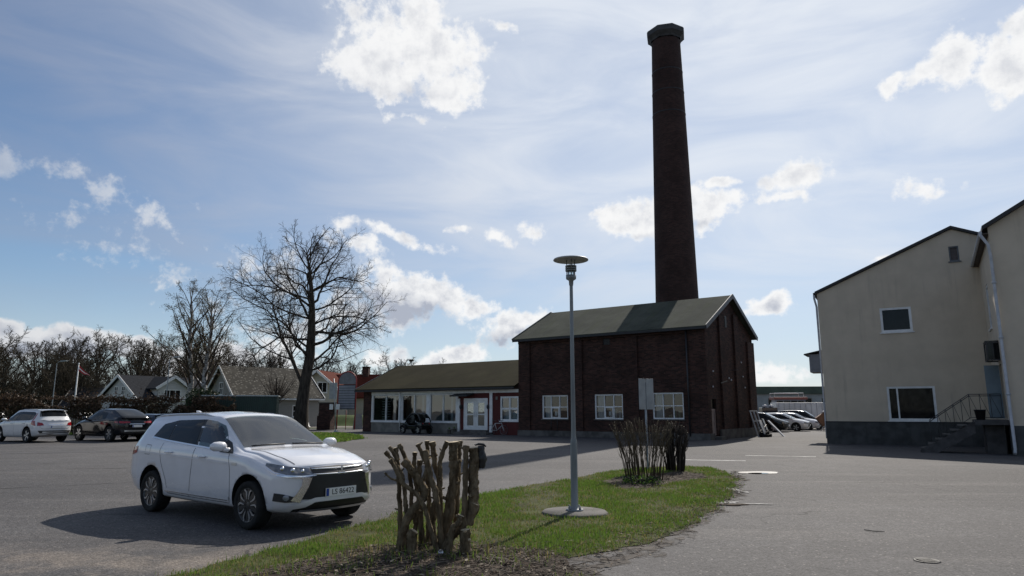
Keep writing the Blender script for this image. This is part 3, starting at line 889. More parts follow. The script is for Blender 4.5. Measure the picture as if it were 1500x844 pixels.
# ---- tiny open-sided two-seat runabout by the shop windows
def make_micro():
    root = thing('micro_car', 'tiny black two seat runabout car standing before the shop windows', 'small car')
    mb = MB()
    # tub
    mb.prism([(-1.05,.38),(-.95,.30),(.95,.30),(1.12,.40),(1.15,.58),(.95,.72),(.55,.80),(.35,.62),(-.45,.60),(-.75,.85),(-1.05,.80),(-1.12,.6)], lambda a,b,d: (a, d, b), -.46, .46)
    body = mb.build('body', p_dark, root, bevel=.05)
    for p in body.data.polygons: p.use_smooth = True
    mb = MB()
    for sy in (-1,1):
        pts = [(.62,.78),(.42,1.12),(.10,1.38),(-.25,1.45),(-.62,1.36),(-.90,1.08),(-1.0,.80)]
        mb.tube([(a, sy*(.50 - .12*max(0,b-.8)), b) for a,b in pts], .045, 8)
    mb.build('side_arch', p_dark, root)
    mb = MB(); mb.grid(lambda u, v: (lambda q: (q[0], (2*u-1)*.40, q[1]+.02*(1-(2*u-1)**2)))(resample([(.12,1.385),(-.25,1.46),(-.62,1.37),(-.90,1.09)], 10)[round(v*10)]), 8, 10); mb.build('roof', p_dark, root)
    mb = MB(); mb.grid(lambda u, v: (lambda q: (q[0]+.05*(1-(2*u-1)**2), (2*u-1)*.44, q[1]))(resample([(.66,.80),(.44,1.14),(.12,1.385)], 8)[round(v*8)]), 8, 8); mb.build('windscreen', M['screen_glass'], root)
    for sy in (-1,1):
        mb = MB(); mb.prism([(.50,.84),(.34,1.10),(.06,1.31),(-.22,1.36),(-.42,1.1),(-.44,.70),(.34,.70)], lambda a,b,d: (a, sy*(.49-.1*max(0,b-.8))+d, b), -.006, .006); mb.build('door', M['car_glass'], root)
        for ax, rr in ((.84,.28),(-.84,.28)):
            w = wheel_parts(root, ax, sy, .52, rr, .14, 5, [M['dark_metal'], M['silver']])
            mb = MB(); mb.grid(lambda u, v: (ax + (rr+.05)*math.cos(R(20+140*u)), sy*(.52+(v-.5)*.19), rr + (rr+.05)*math.sin(R(20+140*u))), 14, 2); mb.build('mudguard', M['black'], root)
        mb = MB(); p = Vector((1.10, sy*.30, .62)); mb.lathe([(0,.02),(.06,.015),(.085,0),(.085,-.06)], 16, Matrix.Translation(p) @ Matrix.Rotation(R(90),4,'Y')); mb.build('headlight', M['clear_lens'], root)
        mb = MB(); mb.lathe([(0,.02),(.04,.015),(.05,0),(.05,-.04)], 12, Matrix.Translation((-1.10, sy*.30, .72)) @ Matrix.Rotation(R(-90),4,'Y')); mb.build('tail_light', M['red_lens'], root)
    mb = MB(); mb.box(-.55,-.15,-.2,.2,.60,.74); mb.box(-.62,-.45,-.2,.2,.70,1.15); mb.build('seat', M['black'], root, bevel=.03)
    mb = MB(); mb.lathe([(.16,-.012),(.175,0),(.16,.012),(.145,0)], 20, Matrix.Translation((.25,.0,.92)) @ Matrix.Rotation(R(55),4,'Y'), closed=True); mb.build('steering_wheel', M['black'], root)
    return root
micro = make_micro()
# ------------------------------------------------------------------ ground
def asphalt_mat():
    m, t, b = new_mat('worn_asphalt')
    pos = t.new('ShaderNodeTexCoord').outputs['Object']
    big = t.ramp(t.noise(pos, .10, 5, .6), .35, .68)
    mid = t.ramp(t.noise(pos, .55, 6, .62), .32, .70)
    col = t.mix(big, (.054,.052,.053), (.104,.100,.099))
    col = t.mix(t.math('MULTIPLY', mid, .65), col, (.066,.062,.061))
    # long tyre-polished / repaired bands
    mp = t.new('ShaderNodeMapping'); mp.inputs['Rotation'].default_value = (0,0,R(28)); mp.inputs['Scale'].default_value = (.10,1.1,1)
    t.link(pos, mp.inputs[0])
    band = t.ramp(t.noise(mp.outputs[0], .9, 4, .6), .52, .70)
    col = t.mix(t.math('MULTIPLY', band, .40), col, (.125,.117,.111))
    mp2 = t.new('ShaderNodeMapping'); mp2.inputs['Rotation'].default_value = (0,0,R(-12)); mp2.inputs['Scale'].default_value = (.16,.9,1)
    t.link(pos, mp2.inputs[0])
    b2 = t.ramp(t.noise(mp2.outputs[0], .7, 5, .65), .56, .66)
    col = t.mix(t.math('MULTIPLY', b2, .6), col, (.058,.055,.055))
    oil = t.ramp(t.noise(pos, 1.1, 4, .5), .70, .78)
    col = t.mix(t.math('MULTIPLY', oil, .6), col, (.045,.042,.042))
    # dusty soil washed over the left foreground
    du = t.ramp(t.noise(pos, .8, 6, .65), .40, .62)
    sx = t.new('ShaderNodeSeparateXYZ'); t.link(pos, sx.inputs[0])
    left = t.math('MULTIPLY', t.ramp(sx.outputs[0], -1.2, -3.2), t.ramp(sx.outputs[1], 9.8, 7.2))
    col = t.mix(t.math('MULTIPLY', t.math('MULTIPLY', du, left), .62), col, (.235,.195,.155))
    # aggregate
    v1 = t.new('ShaderNodeTexVoronoi', in_Scale=52.0); t.link(pos, v1.inputs['Vector'])
    rnd = t.new('ShaderNodeSeparateColor'); t.link(v1.outputs['Color'], rnd.inputs[0])
    ag = t.math('MULTIPLY_ADD', rnd.outputs[0], 1.1, .45)
    mulc = t.new('ShaderNodeCombineColor')
    for i in range(3): t.link(ag, mulc.inputs[i])
    col = t.mix(.75, col, mulc.outputs[0], 'MULTIPLY')
    v4 = t.new('ShaderNodeTexVoronoi', in_Scale=17.0); t.link(pos, v4.inputs['Vector'])
    r4 = t.new('ShaderNodeSeparateColor'); t.link(v4.outputs['Color'], r4.inputs[0])
    m4 = t.new('ShaderNodeCombineColor'); a4 = t.math('MULTIPLY_ADD', r4.outputs[1], .55, .72)
    for i in range(3): t.link(a4, m4.inputs[i])
    col = t.mix(.42, col, m4.outputs[0], 'MULTIPLY')
    v2 = t.new('ShaderNodeTexVoronoi', in_Scale=22.0); t.link(pos, v2.inputs['Vector'])
    r2 = t.new('ShaderNodeSeparateColor'); t.link(v2.outputs['Color'], r2.inputs[0])
    pale = t.math('MULTIPLY', t.math('GREATER_THAN', r2.outputs[0], .90), t.math('LESS_THAN', v2.outputs['Distance'], .30))
    col = t.mix(t.math('MULTIPLY', pale, .55), col, (.32,.29,.265))
    v3 = t.new('ShaderNodeTexVoronoi', in_Scale=5.0); t.link(pos, v3.inputs['Vector'])
    r3 = t.new('ShaderNodeSeparateColor'); t.link(v3.outputs['Color'], r3.inputs[0])
    pb = t.math('MULTIPLY', t.math('GREATER_THAN', r3.outputs[1], .93), t.math('LESS_THAN', v3.outputs['Distance'], .075))
    col = t.mix(t.math('MULTIPLY', pb, .6), col, (.45,.41,.38))
    # cracks
    wv = t.new('ShaderNodeVectorMath', operation='ADD')
    nz = t.new('ShaderNodeTexNoise', in_Scale=1.6, in_Detail=5.0); t.link(pos, nz.inputs['Vector'])
    sc = t.new('ShaderNodeVectorMath', operation='SCALE'); sc.inputs['Scale'].default_value = .5; t.link(nz.outputs['Color'], sc.inputs[0])
    t.link(pos, wv.inputs[0]); t.link(sc.outputs[0], wv.inputs[1])
    vc = t.new('ShaderNodeTexVoronoi', in_Scale=.22, feature='DISTANCE_TO_EDGE'); t.link(wv.outputs[0], vc.inputs['Vector'])
    cr = t.math('MULTIPLY', t.ramp(vc.outputs['Distance'], .0045, .0015), t.ramp(t.noise(pos, .3, 3), .52, .62))
    col = t.mix(t.math('MULTIPLY', cr, .8), col, (.022,.021,.021))
    t.link(col, b.inputs['Base Color'])
    b.inputs['Roughness'].default_value = .86
    b.inputs['Specular IOR Level'].default_value = .36
    bp = t.new('ShaderNodeBump', in_Strength=.55, in_Distance=.012)
    hh = t.math('ADD', t.math('MULTIPLY', v1.outputs['Distance'], -1.0), t.math('MULTIPLY', t.noise(pos, 6, 5), .8))
    hh = t.math('SUBTRACT', hh, t.math('MULTIPLY', cr, 1.5))
    t.link(hh, bp.inputs['Height']); t.link(bp.outputs[0], b.inputs['Normal'])
    return m
M['asphalt'] = asphalt_mat()
mb = MB()
n = 64
mb.add([(0,0,0)] + [(2600*math.cos(2*math.pi*k/n), 2600*math.sin(2*math.pi*k/n), 0) for k in range(n)], [(0, 1+k, 1+(k+1) % n) for k in range(n)])
tag(mb.build('ground', M['asphalt']), kind='structure')

def poly_sheet(name, pts, z, mat, seg=.35, wob=.06, dome=0.0):
    """ground sheet with a ragged outline (pts are ground points), filled as a fine grid-free fan of triangles"""
    out = []
    n = len(pts)
    for i in range(n):
        a, b = Vector(pts[i]).to_2d(), Vector(pts[(i+1) % n]).to_2d()
        k = max(1, int((b-a).length / seg))
        for j in range(k):
            p = a.lerp(b, j / k)
            w = wob * mnoise.noise(Vector((p.x*2.1, p.y*2.1, 3.7))) * 2 + wob*.6*mnoise.noise(Vector((p.x*7, p.y*7, 1.7)))
            d = (b-a).normalized()
            out.append((p.x - d.y*w, p.y + d.x*w))
    bm = bmesh.new()
    vs = [bm.verts.new((x, y, z)) for x, y in out]
    f = bm.faces.new(vs)
    bmesh.ops.triangulate(bm, faces=[f])
    me = bpy.data.meshes.new(name); bm.to_mesh(me); bm.free(); me.materials.append(mat)
    if me.polygons[0].normal.z < 0: me.flip_normals()
    o = bpy.data.objects.new(name, me); COL.objects.link(o)
    tag(o, kind='structure')
    return o, out

M['turf'] = pm('turf_soil', (.052,.050,.022), .95, .35, 2.2, bump=.5, bscale=30, c2=(.072,.085,.026), spec=.15, detail=8)
M['soil'] = pm('dark_soil', (.045,.036,.028), .95, .4, 5, bump=.8, bscale=25, c2=(.095,.075,.058), spec=.15, detail=8)
M['edge_dirt'] = pm('washed_dirt', (.095,.084,.074), .95, .25, 2.2, bump=.4, bscale=40, c2=(.150,.134,.118), spec=.2, detail=9)
patchy(M['edge_dirt'], 2.6)
M['field'] = pm('far_grass', (.045,.075,.022), .95, .3, .6, bump=.6, bscale=8, c2=(.075,.10,.035), spec=.15, detail=8)
M['gravel'] = pm('pale_gravel', (.16,.145,.13), .95, .2, 1.5, bump=.4, bscale=30, c2=(.22,.20,.18), spec=.2, detail=8)

island_px = [(225,848),(300,832),(365,815),(430,797),(520,772),(600,748),(700,726),(780,711),(850,699),(895,691),(940,686),(990,682),(1035,685),(1066,692),(1080,702),(1075,718),(1052,742),(1020,765),(985,785),(950,797),(905,808),(860,815),(830,822),(838,850),(840,960),(225,960)]
isl = [gp(*p) for p in island_px]
_, isl_out = poly_sheet('grass_island', isl, .010, M['turf'], .08, .07)
edge = [gp(*p) for p in [(1092,700),(1086,722),(1062,748),(1030,772),(995,796),(960,812),(915,824),(880,842),(870,960),(700,960),(700,800),(900,790),(1000,740),(1060,700),(1078,690)]]
poly_sheet('dirt_edge', edge, .004, M['edge_dirt'], .06, .17)
soil = [gp(*p, .03) for p in [(330,960),(345,842),(420,826),(505,806),(560,797),(640,795),(720,796),(790,803),(835,815),(850,842),(860,960)]]
_, soil_out = poly_sheet('soil_bed', soil, .016, M['soil'], .2, .05)
soil2 = [gp(*p, .03) for p in [(880,703),(930,695),(1000,690),(1035,694),(1030,700),(985,706),(950,714),(905,714)]]
_, soil2_out = poly_sheet('soil_patch', soil2, .015, M['soil'], .25, .1)

def inside(px, py, poly):
    r = np.zeros(len(px), bool)
    n = len(poly)
    for i in range(n):
        x1, y1 = poly[i]; x2, y2 = poly[(i+1) % n]
        c = ((y1 > py) != (y2 > py)) & (px < (x2-x1)*(py-y1)/(y2-y1+1e-12)+x1)
        r ^= c
    return r

def blades(name, poly, count, h, w, z, mats, weights, excl=(), seed=1, lean=.6, patchy=.25, kind='stuff'):
    g = np.random.default_rng(seed)
    P = np.array(poly); lo = P.min(0); hi = P.max(0)
    lo[1] = max(lo[1], 3.2)
    xs = g.uniform(lo[0], hi[0], count*3); ys = g.uniform(lo[1], hi[1], count*3)
    # thin out with distance: near blades matter more
    keep = inside(xs, ys, poly)
    for e in excl: keep &= ~inside(xs, ys, e)
    pat = np.array([mnoise.noise(Vector((x*.9, y*.9, 5.))) + .6*mnoise.noise(Vector((x*3.1, y*3.1, 9.))) for x, y in zip(xs, ys)])
    keep &= (g.random(len(xs)) < np.clip(.75 + pat*1.3*patchy*3, .12, 1))
    keep &= (g.random(len(xs)) < np.clip(1.25 - ys/26, .45, 1))
    xs, ys, pat = xs[keep][:count], ys[keep][:count], pat[keep][:count]
    n = len(xs)
    sg = np.where(g.random(n) < .35, .09, .02); xs = xs + g.normal(0,1,n)*sg; ys = ys + g.normal(0,1,n)*sg
    hh = h * g.uniform(.45, 1.25, n) * (1 + .5*np.clip(pat, -.7, 1))
    ww = w * g.uniform(.6, 1.3, n) * (1 + ys/14)
    a = g.uniform(0, 2*np.pi, n); b = g.uniform(0, 2*np.pi, n)
    lx = np.cos(b)*hh*lean*g.random(n); ly = np.sin(b)*hh*lean*g.random(n)
    dx = np.cos(a)*ww/2; dy = np.sin(a)*ww/2
    V = np.zeros((n, 4, 3))
    V[:,0] = np.stack([xs-dx, ys-dy, np.full(n, z)], 1); V[:,1] = np.stack([xs+dx, ys+dy, np.full(n, z)], 1)
    V[:,2] = np.stack([xs+lx+dx*.35, ys+ly+dy*.35, z+hh], 1); V[:,3] = np.stack([xs+lx-dx*.35, ys+ly-dy*.35, z+hh], 1)
    q = np.arange(n*4).reshape(n, 4)
    sel = np.clip(pat*.5+.5 + g.normal(0,.28,n), 0, .999)
    mi = np.searchsorted(np.cumsum(weights)/np.sum(weights), sel)
    o = np_mesh(name, V.reshape(-1,3), q, None, mats=mats, mi=np.clip(mi, 0, len(mats)-1))
    return tag(o, kind=kind)

def leafmat(name, c, tr=.35):
    m, t, b = new_mat(name)
    b.inputs['Base Color'].default_value = (*c, 1); b.inputs['Roughness'].default_value = .6
    b.inputs['Specular IOR Level'].default_value = .25
    tl = t.new('ShaderNodeBsdfTranslucent'); tl.inputs[0].default_value = (*c, 1)
    mx = t.new('ShaderNodeMixShader'); mx.inputs[0].default_value = tr
    t.link(b.outputs[0], mx.inputs[1]); t.link(tl.outputs[0], mx.inputs[2]); t.link(mx.outputs[0], t.n['Material Output'].inputs[0])
    return m
G1 = leafmat('grass_straw', (.28,.235,.10)); G2 = leafmat('grass_olive', (.155,.17,.042)); G3 = leafmat('grass_green', (.105,.185,.03)); G4 = leafmat('grass_bright', (.16,.255,.04))
tag(blades('grass', isl_out, 120000, .040, .006, .009, [G1,G2,G3,G4], [.20,.25,.32,.23], excl=(soil_out, soil2_out), seed=3), 'short spring grass on the island with straw coloured patches', 'grass')
tag(blades('weeds', soil_out, 1800, .07, .007, .016, [G3,G4,G2,G1], [.2,.4,.2,.2], seed=5, patchy=1.2), 'sparse weeds growing through the soil bed', 'weeds')

# dead twigs and leaf litter on the soil bed
def litter(name, poly, n, z, seed):
    g = random.Random(seed)
    P = np.array(poly); lo = P.min(0); hi = P.max(0); lo[1] = max(lo[1], 3.5)
    mb = MB()
    c = 0
    while c < n:
        x, y = g.uniform(lo[0], hi[0]), g.uniform(lo[1], hi[1])
        if not inside(np.array([x]), np.array([y]), poly)[0]: continue
        c += 1
        a = g.uniform(0, 6.28); L = g.uniform(.03,.16)*(1 if g.random()<.9 else 2.2)
        zz = z + g.uniform(.002,.03); e = g.uniform(-.3,.3)
        p0 = Vector((x, y, zz)); p1 = p0 + Vector((math.cos(a)*L, math.sin(a)*L, max(-.01, e*L)))
        mi = 0 if g.random() < .6 else (1 if g.random() < .6 else 2)
        if g.random() < .7: mb.tube([p0, (p0+p1)/2 + Vector((g.uniform(-.01,.01),g.uniform(-.01,.01),.006)), p1], g.uniform(.0015,.0045), 4, False, True, mi)
        else:
            s = Vector((-math.sin(a), math.cos(a), g.uniform(-.5,.5))) * g.uniform(.01,.025)
            mb.add([p0, p0+s+(p1-p0)*.2, p0+(p1-p0)*.5, p0-s+(p1-p0)*.2], [(0,1,2,3)], False, mi)
    return tag(mb.build(name, [pm('twig_brown',(.075,.055,.04),.9,.3,20), pm('twig_pale',(.19,.16,.12),.9,.25,20), pm('dead_leaf',(.10,.065,.04),.9,.3,20)], recalc=False), kind='stuff')
tag(litter('leaf_litter', soil_out, 5200, .016, 11), 'dead twigs and leaves littering the soil bed under the stumps', 'leaf litter')
tag(litter('leaf_litter', soil2_out, 900, .015, 12), 'brown leaves littering the soil under the brushwood shrubs', 'leaf litter')

tag(litter('leaf_litter', [tuple(p[:2]) for p in edge], 1500, .004, 13), 'crumbs, twigs and old leaves along the worn edge of the grass island', 'leaf litter')
# painted marks, puddles
M['road_paint'] = pm('worn_road_paint', (.55,.55,.53), .7, .25, 5, c2=(.75,.75,.73))
M['water'] = None
mw, tw, bw_ = new_mat('puddle_water'); bw_.inputs['Base Color'].default_value = (.03,.03,.03,1); bw_.inputs['Roughness'].default_value = .06; M['water'] = mw
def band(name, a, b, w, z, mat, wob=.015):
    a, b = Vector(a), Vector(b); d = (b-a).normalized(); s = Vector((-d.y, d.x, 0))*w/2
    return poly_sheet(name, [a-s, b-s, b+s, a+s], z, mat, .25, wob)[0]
band('road_marking', gp(1003,674), gp(1092,675.5), .13, .008, M['road_paint'])
band('road_marking', gp(1092,667.5), gp(1195,669.5), .10, .008, M['road_paint'])
band('repair_seam', gp(1000,664), gp(1240,666.5), .22, .005, pm('tar_seam', (.045,.043,.043), .8, .2, 5), .04)
def blob(name, cx, cy, rx, ry, z, mat, seed, wob=.3):
    c = gp(cx, cy); pts = []
    for k in range(28):
        a = 2*math.pi*k/28
        r = 1 + wob*mnoise.noise(Vector((math.cos(a)*1.3+seed, math.sin(a)*1.3, seed*2.)))*2
        pts.append((c.x + rx*r*math.cos(a), c.y + ry*r*math.sin(a), 0))
    return poly_sheet(name, pts, z, mat, .12, .01)[0]
blob('dirt_edge', 1112, 692.5, .52, .36, .009, pm('wet_asphalt', (.03,.029,.029), .5, .2, 6), 2.2, .15)
blob('puddle', 1112, 694.0, .24, .15, .013, M['water'], 1.5, .15)
M['residue'] = patchy(pm('pale_dried_silt', (.30,.29,.28), .95, .3, 7, c2=(.46,.45,.43), spec=.15), 9, .36, .52)
blob('silt_patch', 1098, 739, .44, .07, .011, M['residue'], 3.5, .4)
blob('silt_patch', 1062, 737, .26, .16, .012, M['residue'], 5.1, .4)
blob('silt_patch', 1079, 719, .12, .45, .012, M['residue'], 6.3, .4)
blob('silt_patch', 1010, 783, .08, .28, .012, M['edge_dirt'], 7.3, .4)
blob('dirt_edge', 1072, 740, .24, .11, .016, M['soil'], 4.4, .4)
band('repair_seam', gp(0,716), gp(210,706), .035, .005, pm('tar_seam_b', (.05,.047,.046), .8, .2, 5), .03)
band('repair_seam', gp(0,689), gp(205,685.5), .04, .005, pm('tar_seam_c', (.055,.05,.05), .8, .2, 5), .03)
band('dark_ground_strip', gp(0,664), gp(190,661), .9, .0045, pm('dark_asphalt', (.062,.059,.06), .9, .2, 3), .12)  # broad strip of darker ground colour on the left
# drain cover and bits lying on the asphalt
mb = MB(); mb.lathe([(0,.004),(.10,.004),(.105,.010),(.13,.010),(.135,0)], 24)
for k in range(-3,4): mb.box(-.085,.085,k*.026-.006,k*.026+.006,.003,.013)
o = mb.build('drain_cover', pm('cast_iron', (.02,.02,.02), .6, .3, 20, metal=.5)); o.location = gp(1358,822); tag(o, 'small dark iron drain cover set in the asphalt at lower right', 'drain cover')
mb = MB(); p = [gp(1266,776,.012), gp(1280,778,.016), gp(1296,779,.012)]; mb.tube(p, [.006,.008,.004], 6); tag(mb.build('twig', M['black']), 'thin dark twig lying on the open asphalt', 'twig')

# far strip of grass by the big tree, road, bank and lawns
strip_px = [(380,652),(430,650),(500,648),(531,643),(527,640),(515,637),(495,635),(455,635.5),(380,637)]
strip_pts = [gp(*p) for p in strip_px]
_, so = poly_sheet('grass_verge', strip_pts, .02, M['field'], .5, .15)
tag(blades('grass', so, 9000, .10, .03, .02, [G1,G2,G3,G4], [.1,.2,.4,.3], seed=8), 'green grass on the verge around the leaning sign post', 'grass')
verge2 = [gp(*p) for p in [(-60,640),(60,637),(130,638),(215,636),(300,634),(300,628),(200,628),(60,627),(-60,629)]]
_, so2 = poly_sheet('grass_verge', verge2, .02, M['field'], .6, .2)
tag(blades('grass', so2, 9000, .12, .035, .02, [G1,G2,G3,G4], [.2,.3,.3,.2], seed=9), 'grass along the foot of the hedge behind the parked cars', 'grass')
lawn = [(-130,66,0),(-45,62,0),(-24,63,0),(-21,64,0),(-14,66,0),(-8,74,0),(-6,140,0),(-140,160,0)]
poly_sheet('lawn', lawn, .016, M['field'], 2, .3)
# gravel path and raised grass bank beyond the road
poly_sheet('gravel_path', [(-33,66.5,0),(-13,67.5,0),(-9,75,0),(-30,73.5,0)], .03, M['gravel'], 1, .2)
mb = MB()
def bank(u, v):
    x = -40 + 34*u; y = 74.2 + 7*v + 1.2*math.sin(u*5)
    z = 1.15*smooth(v*2.6) + .12*mnoise.noise(Vector((x*.4, y*.4, 0)))*min(1, v*3)
    return (x, y, z - .02)
mb.grid(bank, 60, 12); tag(mb.build('grass_bank', M['field']), kind='structure')
g_ = np.random.default_rng(4)
poly_sheet('gravel_yard', [(17.5,60,0),(36,66,0),(80,110,0),(40,125,0),(20,80,0)], .010, M['gravel'], 2, .3)
# low wooded hills closing the horizon
hm = pm('wooded_hill', (.030,.034,.026), .95, .3, .02, c2=(.05,.048,.036), spec=.1, detail=8)
mb = MB()
def hill(u, v):
    a = R(-75 + 150*u); d = 420 + 160*v
    z = smooth(v*1.5) * (5 + 3.0*mnoise.noise(Vector((u*9, 0, 2.))) + 1.6*mnoise.noise(Vector((u*60, 0, 4.))))
    return (d*math.sin(a), d*math.cos(a), z - .3)
mb.grid(hill, 400, 6); tag(mb.build('far_hills', hm), kind='structure')
# ------------------------------------------------------------------ brick factory
M['brick'] = brick_mat('dark_red_brick', (.034,.018,.014), (.100,.046,.034), (.078,.066,.058))
M['brick_chim'] = brick_mat('chimney_brick', (.040,.022,.019), (.070,.036,.030), (.055,.048,.044), bw=.22)
M['concrete'] = pm('plinth_concrete', (.078,.072,.066), .9, .35, 1.8, bump=.4, bscale=20, c2=(.13,.122,.112))
M['render_grey'] = pm('grey_render', (.20,.19,.165), .9, .25, 1.5, bump=.2, bscale=30)
def roof_felt(name, c1, c2, moss, seam):
    m, t, b = new_mat(name)
    tc = t.new('ShaderNodeTexCoord').outputs['Object']
    n1 = t.ramp(t.noise(tc, .45, 6, .65), .35, .7)
    col = t.mix(n1, c1, c2)
    mp = t.new('ShaderNodeMapping'); mp.inputs['Scale'].default_value = (2.2,.18,.18); t.link(tc, mp.inputs[0])
    col = t.mix(t.math('MULTIPLY', t.ramp(t.noise(mp.outputs[0], 1.6, 5, .6), .45,.72), .55), col, moss)
    sx = t.new('ShaderNodeSeparateXYZ'); t.link(tc, sx.inputs[0])
    s = t.math('FRACT', t.math('MULTIPLY', sx.outputs[0], 1/seam))
    line = t.math('LESS_THAN', s, .03)
    col = t.mix(t.math('MULTIPLY', line, .45), col, tuple(q*.45 for q in c1))
    gr = t.ramp(t.noise(tc, 38, 2), .35, .7)
    col = t.mix(t.math('MULTIPLY', gr, .3), col, tuple(q*1.6 for q in c2))
    t.link(col, b.inputs['Base Color']); b.inputs['Roughness'].default_value = .97; b.inputs['Specular IOR Level'].default_value = .06
    bp = t.new('ShaderNodeBump', in_Strength=.4, in_Distance=.02)
    t.link(t.math('ADD', t.noise(tc, 14, 5), line), bp.inputs['Height']); t.link(bp.outputs[0], b.inputs['Normal'])
    return m
M['felt'] = roof_felt('grey_green_roof_felt', (.036,.041,.035), (.072,.078,.064), (.045,.056,.028), 1.02)
M['felt_moss'] = roof_felt('mossy_olive_roof', (.020,.018,.010), (.038,.034,.019), (.027,.028,.010), 50)
M['interior'] = pm('dim_interior_wall', (.36,.36,.36), .9, .1, 1)
M['curtain'] = pm('pale_curtain', (.5,.53,.55), .9, .12, 3, stretch=(14,14,.4))
M['paper'] = pm('notice_paper', (.62,.63,.64), .8, .1, 6)
M['brown_board'] = pm('weathered_brown_board', (.14,.075,.045), .8, .25, 4, stretch=(1,1,.2))
M['fascia_dark'] = pm('dark_fascia', (.018,.018,.020), .6, .2, 3)
M['verge_grey'] = pm('grey_verge_flashing', (.13,.135,.14), .6, .2, 4, metal=.2)

BX = R(-36)
N_ = gp(1038, 645)
BO = Vector((N_.x - 13*math.cos(BX), N_.y - 13*math.sin(BX), 0))
W_, D_, EAVE, RIDGE = 13.0, 9.1, 6.45, 8.68

def window(parent, x0, x1, z0, z1, fn, cols, rows, mat, glass, fr=.07, dep=.05, y=.10, sill=True, bar=.05, name='window'):
    """frame with glazing bars (part) > pane, sill"""
    mb = MB()
    def bx(a, b, c, d, y0, y1):
        vs = [fn(p, q, r) for r in (c, d) for p, q in ((a,y0),(b,y0),(b,y1),(a,y1))]
        mb.add(vs, [(0,3,2,1),(4,5,6,7),(0,1,5,4),(1,2,6,5),(2,3,7,6),(3,0,4,7)])
    bx(x0, x0+fr, z0, z1, y-dep, y+.04); bx(x1-fr, x1, z0, z1, y-dep, y+.04)
    bx(x0+fr, x1-fr, z1-fr, z1, y-dep, y+.04); bx(x0+fr, x1-fr, z0, z0+fr, y-dep, y+.04)
    if isinstance(cols, int): cols = [i/cols for i in range(1, cols)]
    if isinstance(rows, int): rows = [i/rows for i in range(1, rows)]
    zc = [z0+fr] + [z0+(z1-z0)*r for r in rows] + [z1-fr]
    for c in cols:
        xx = x0 + (x1-x0)*c
        bx(xx-bar/2, xx+bar/2, z0+fr, z1-fr, y-dep*.6, y+.03)
    xc = [x0+fr] + [x0+(x1-x0)*c for c in cols] + [x1-fr]
    for r in rows:
        zz = z0 + (z1-z0)*r
        for i in range(len(xc)-1):
            a = xc[i] + (bar/2 if i else 0); b = xc[i+1] - (bar/2 if i < len(xc)-2 else 0)
            bx(a, b, zz-bar/2, zz+bar/2, y-dep*.55, y+.028)
    w = mb.build(name, mat, parent)
    mb = MB(); mb.add([fn(x0+fr*.5, y+.02, z0+fr*.5), fn(x1-fr*.5, y+.02, z0+fr*.5), fn(x1-fr*.5, y+.02, z1-fr*.5), fn(x0+fr*.5, y+.02, z1-fr*.5)], [(0,1,2,3)])
    mb.build('pane', glass, w, recalc=False)
    if sill:
        mb = MB()
        vs = [fn(p, q, r) for r in (z0-.06, z0-.002) for p, q in ((x0-.06,-.06),(x1+.06,-.06),(x1+.06,y-dep),(x0-.06,y-dep))]
        mb.add(vs, [(0,3,2,1),(4,5,6,7),(0,1,5,4),(1,2,6,5),(2,3,7,6),(3,0,4,7)])
        mb.build('sill', mat if sill is True else sill, w)
    return w

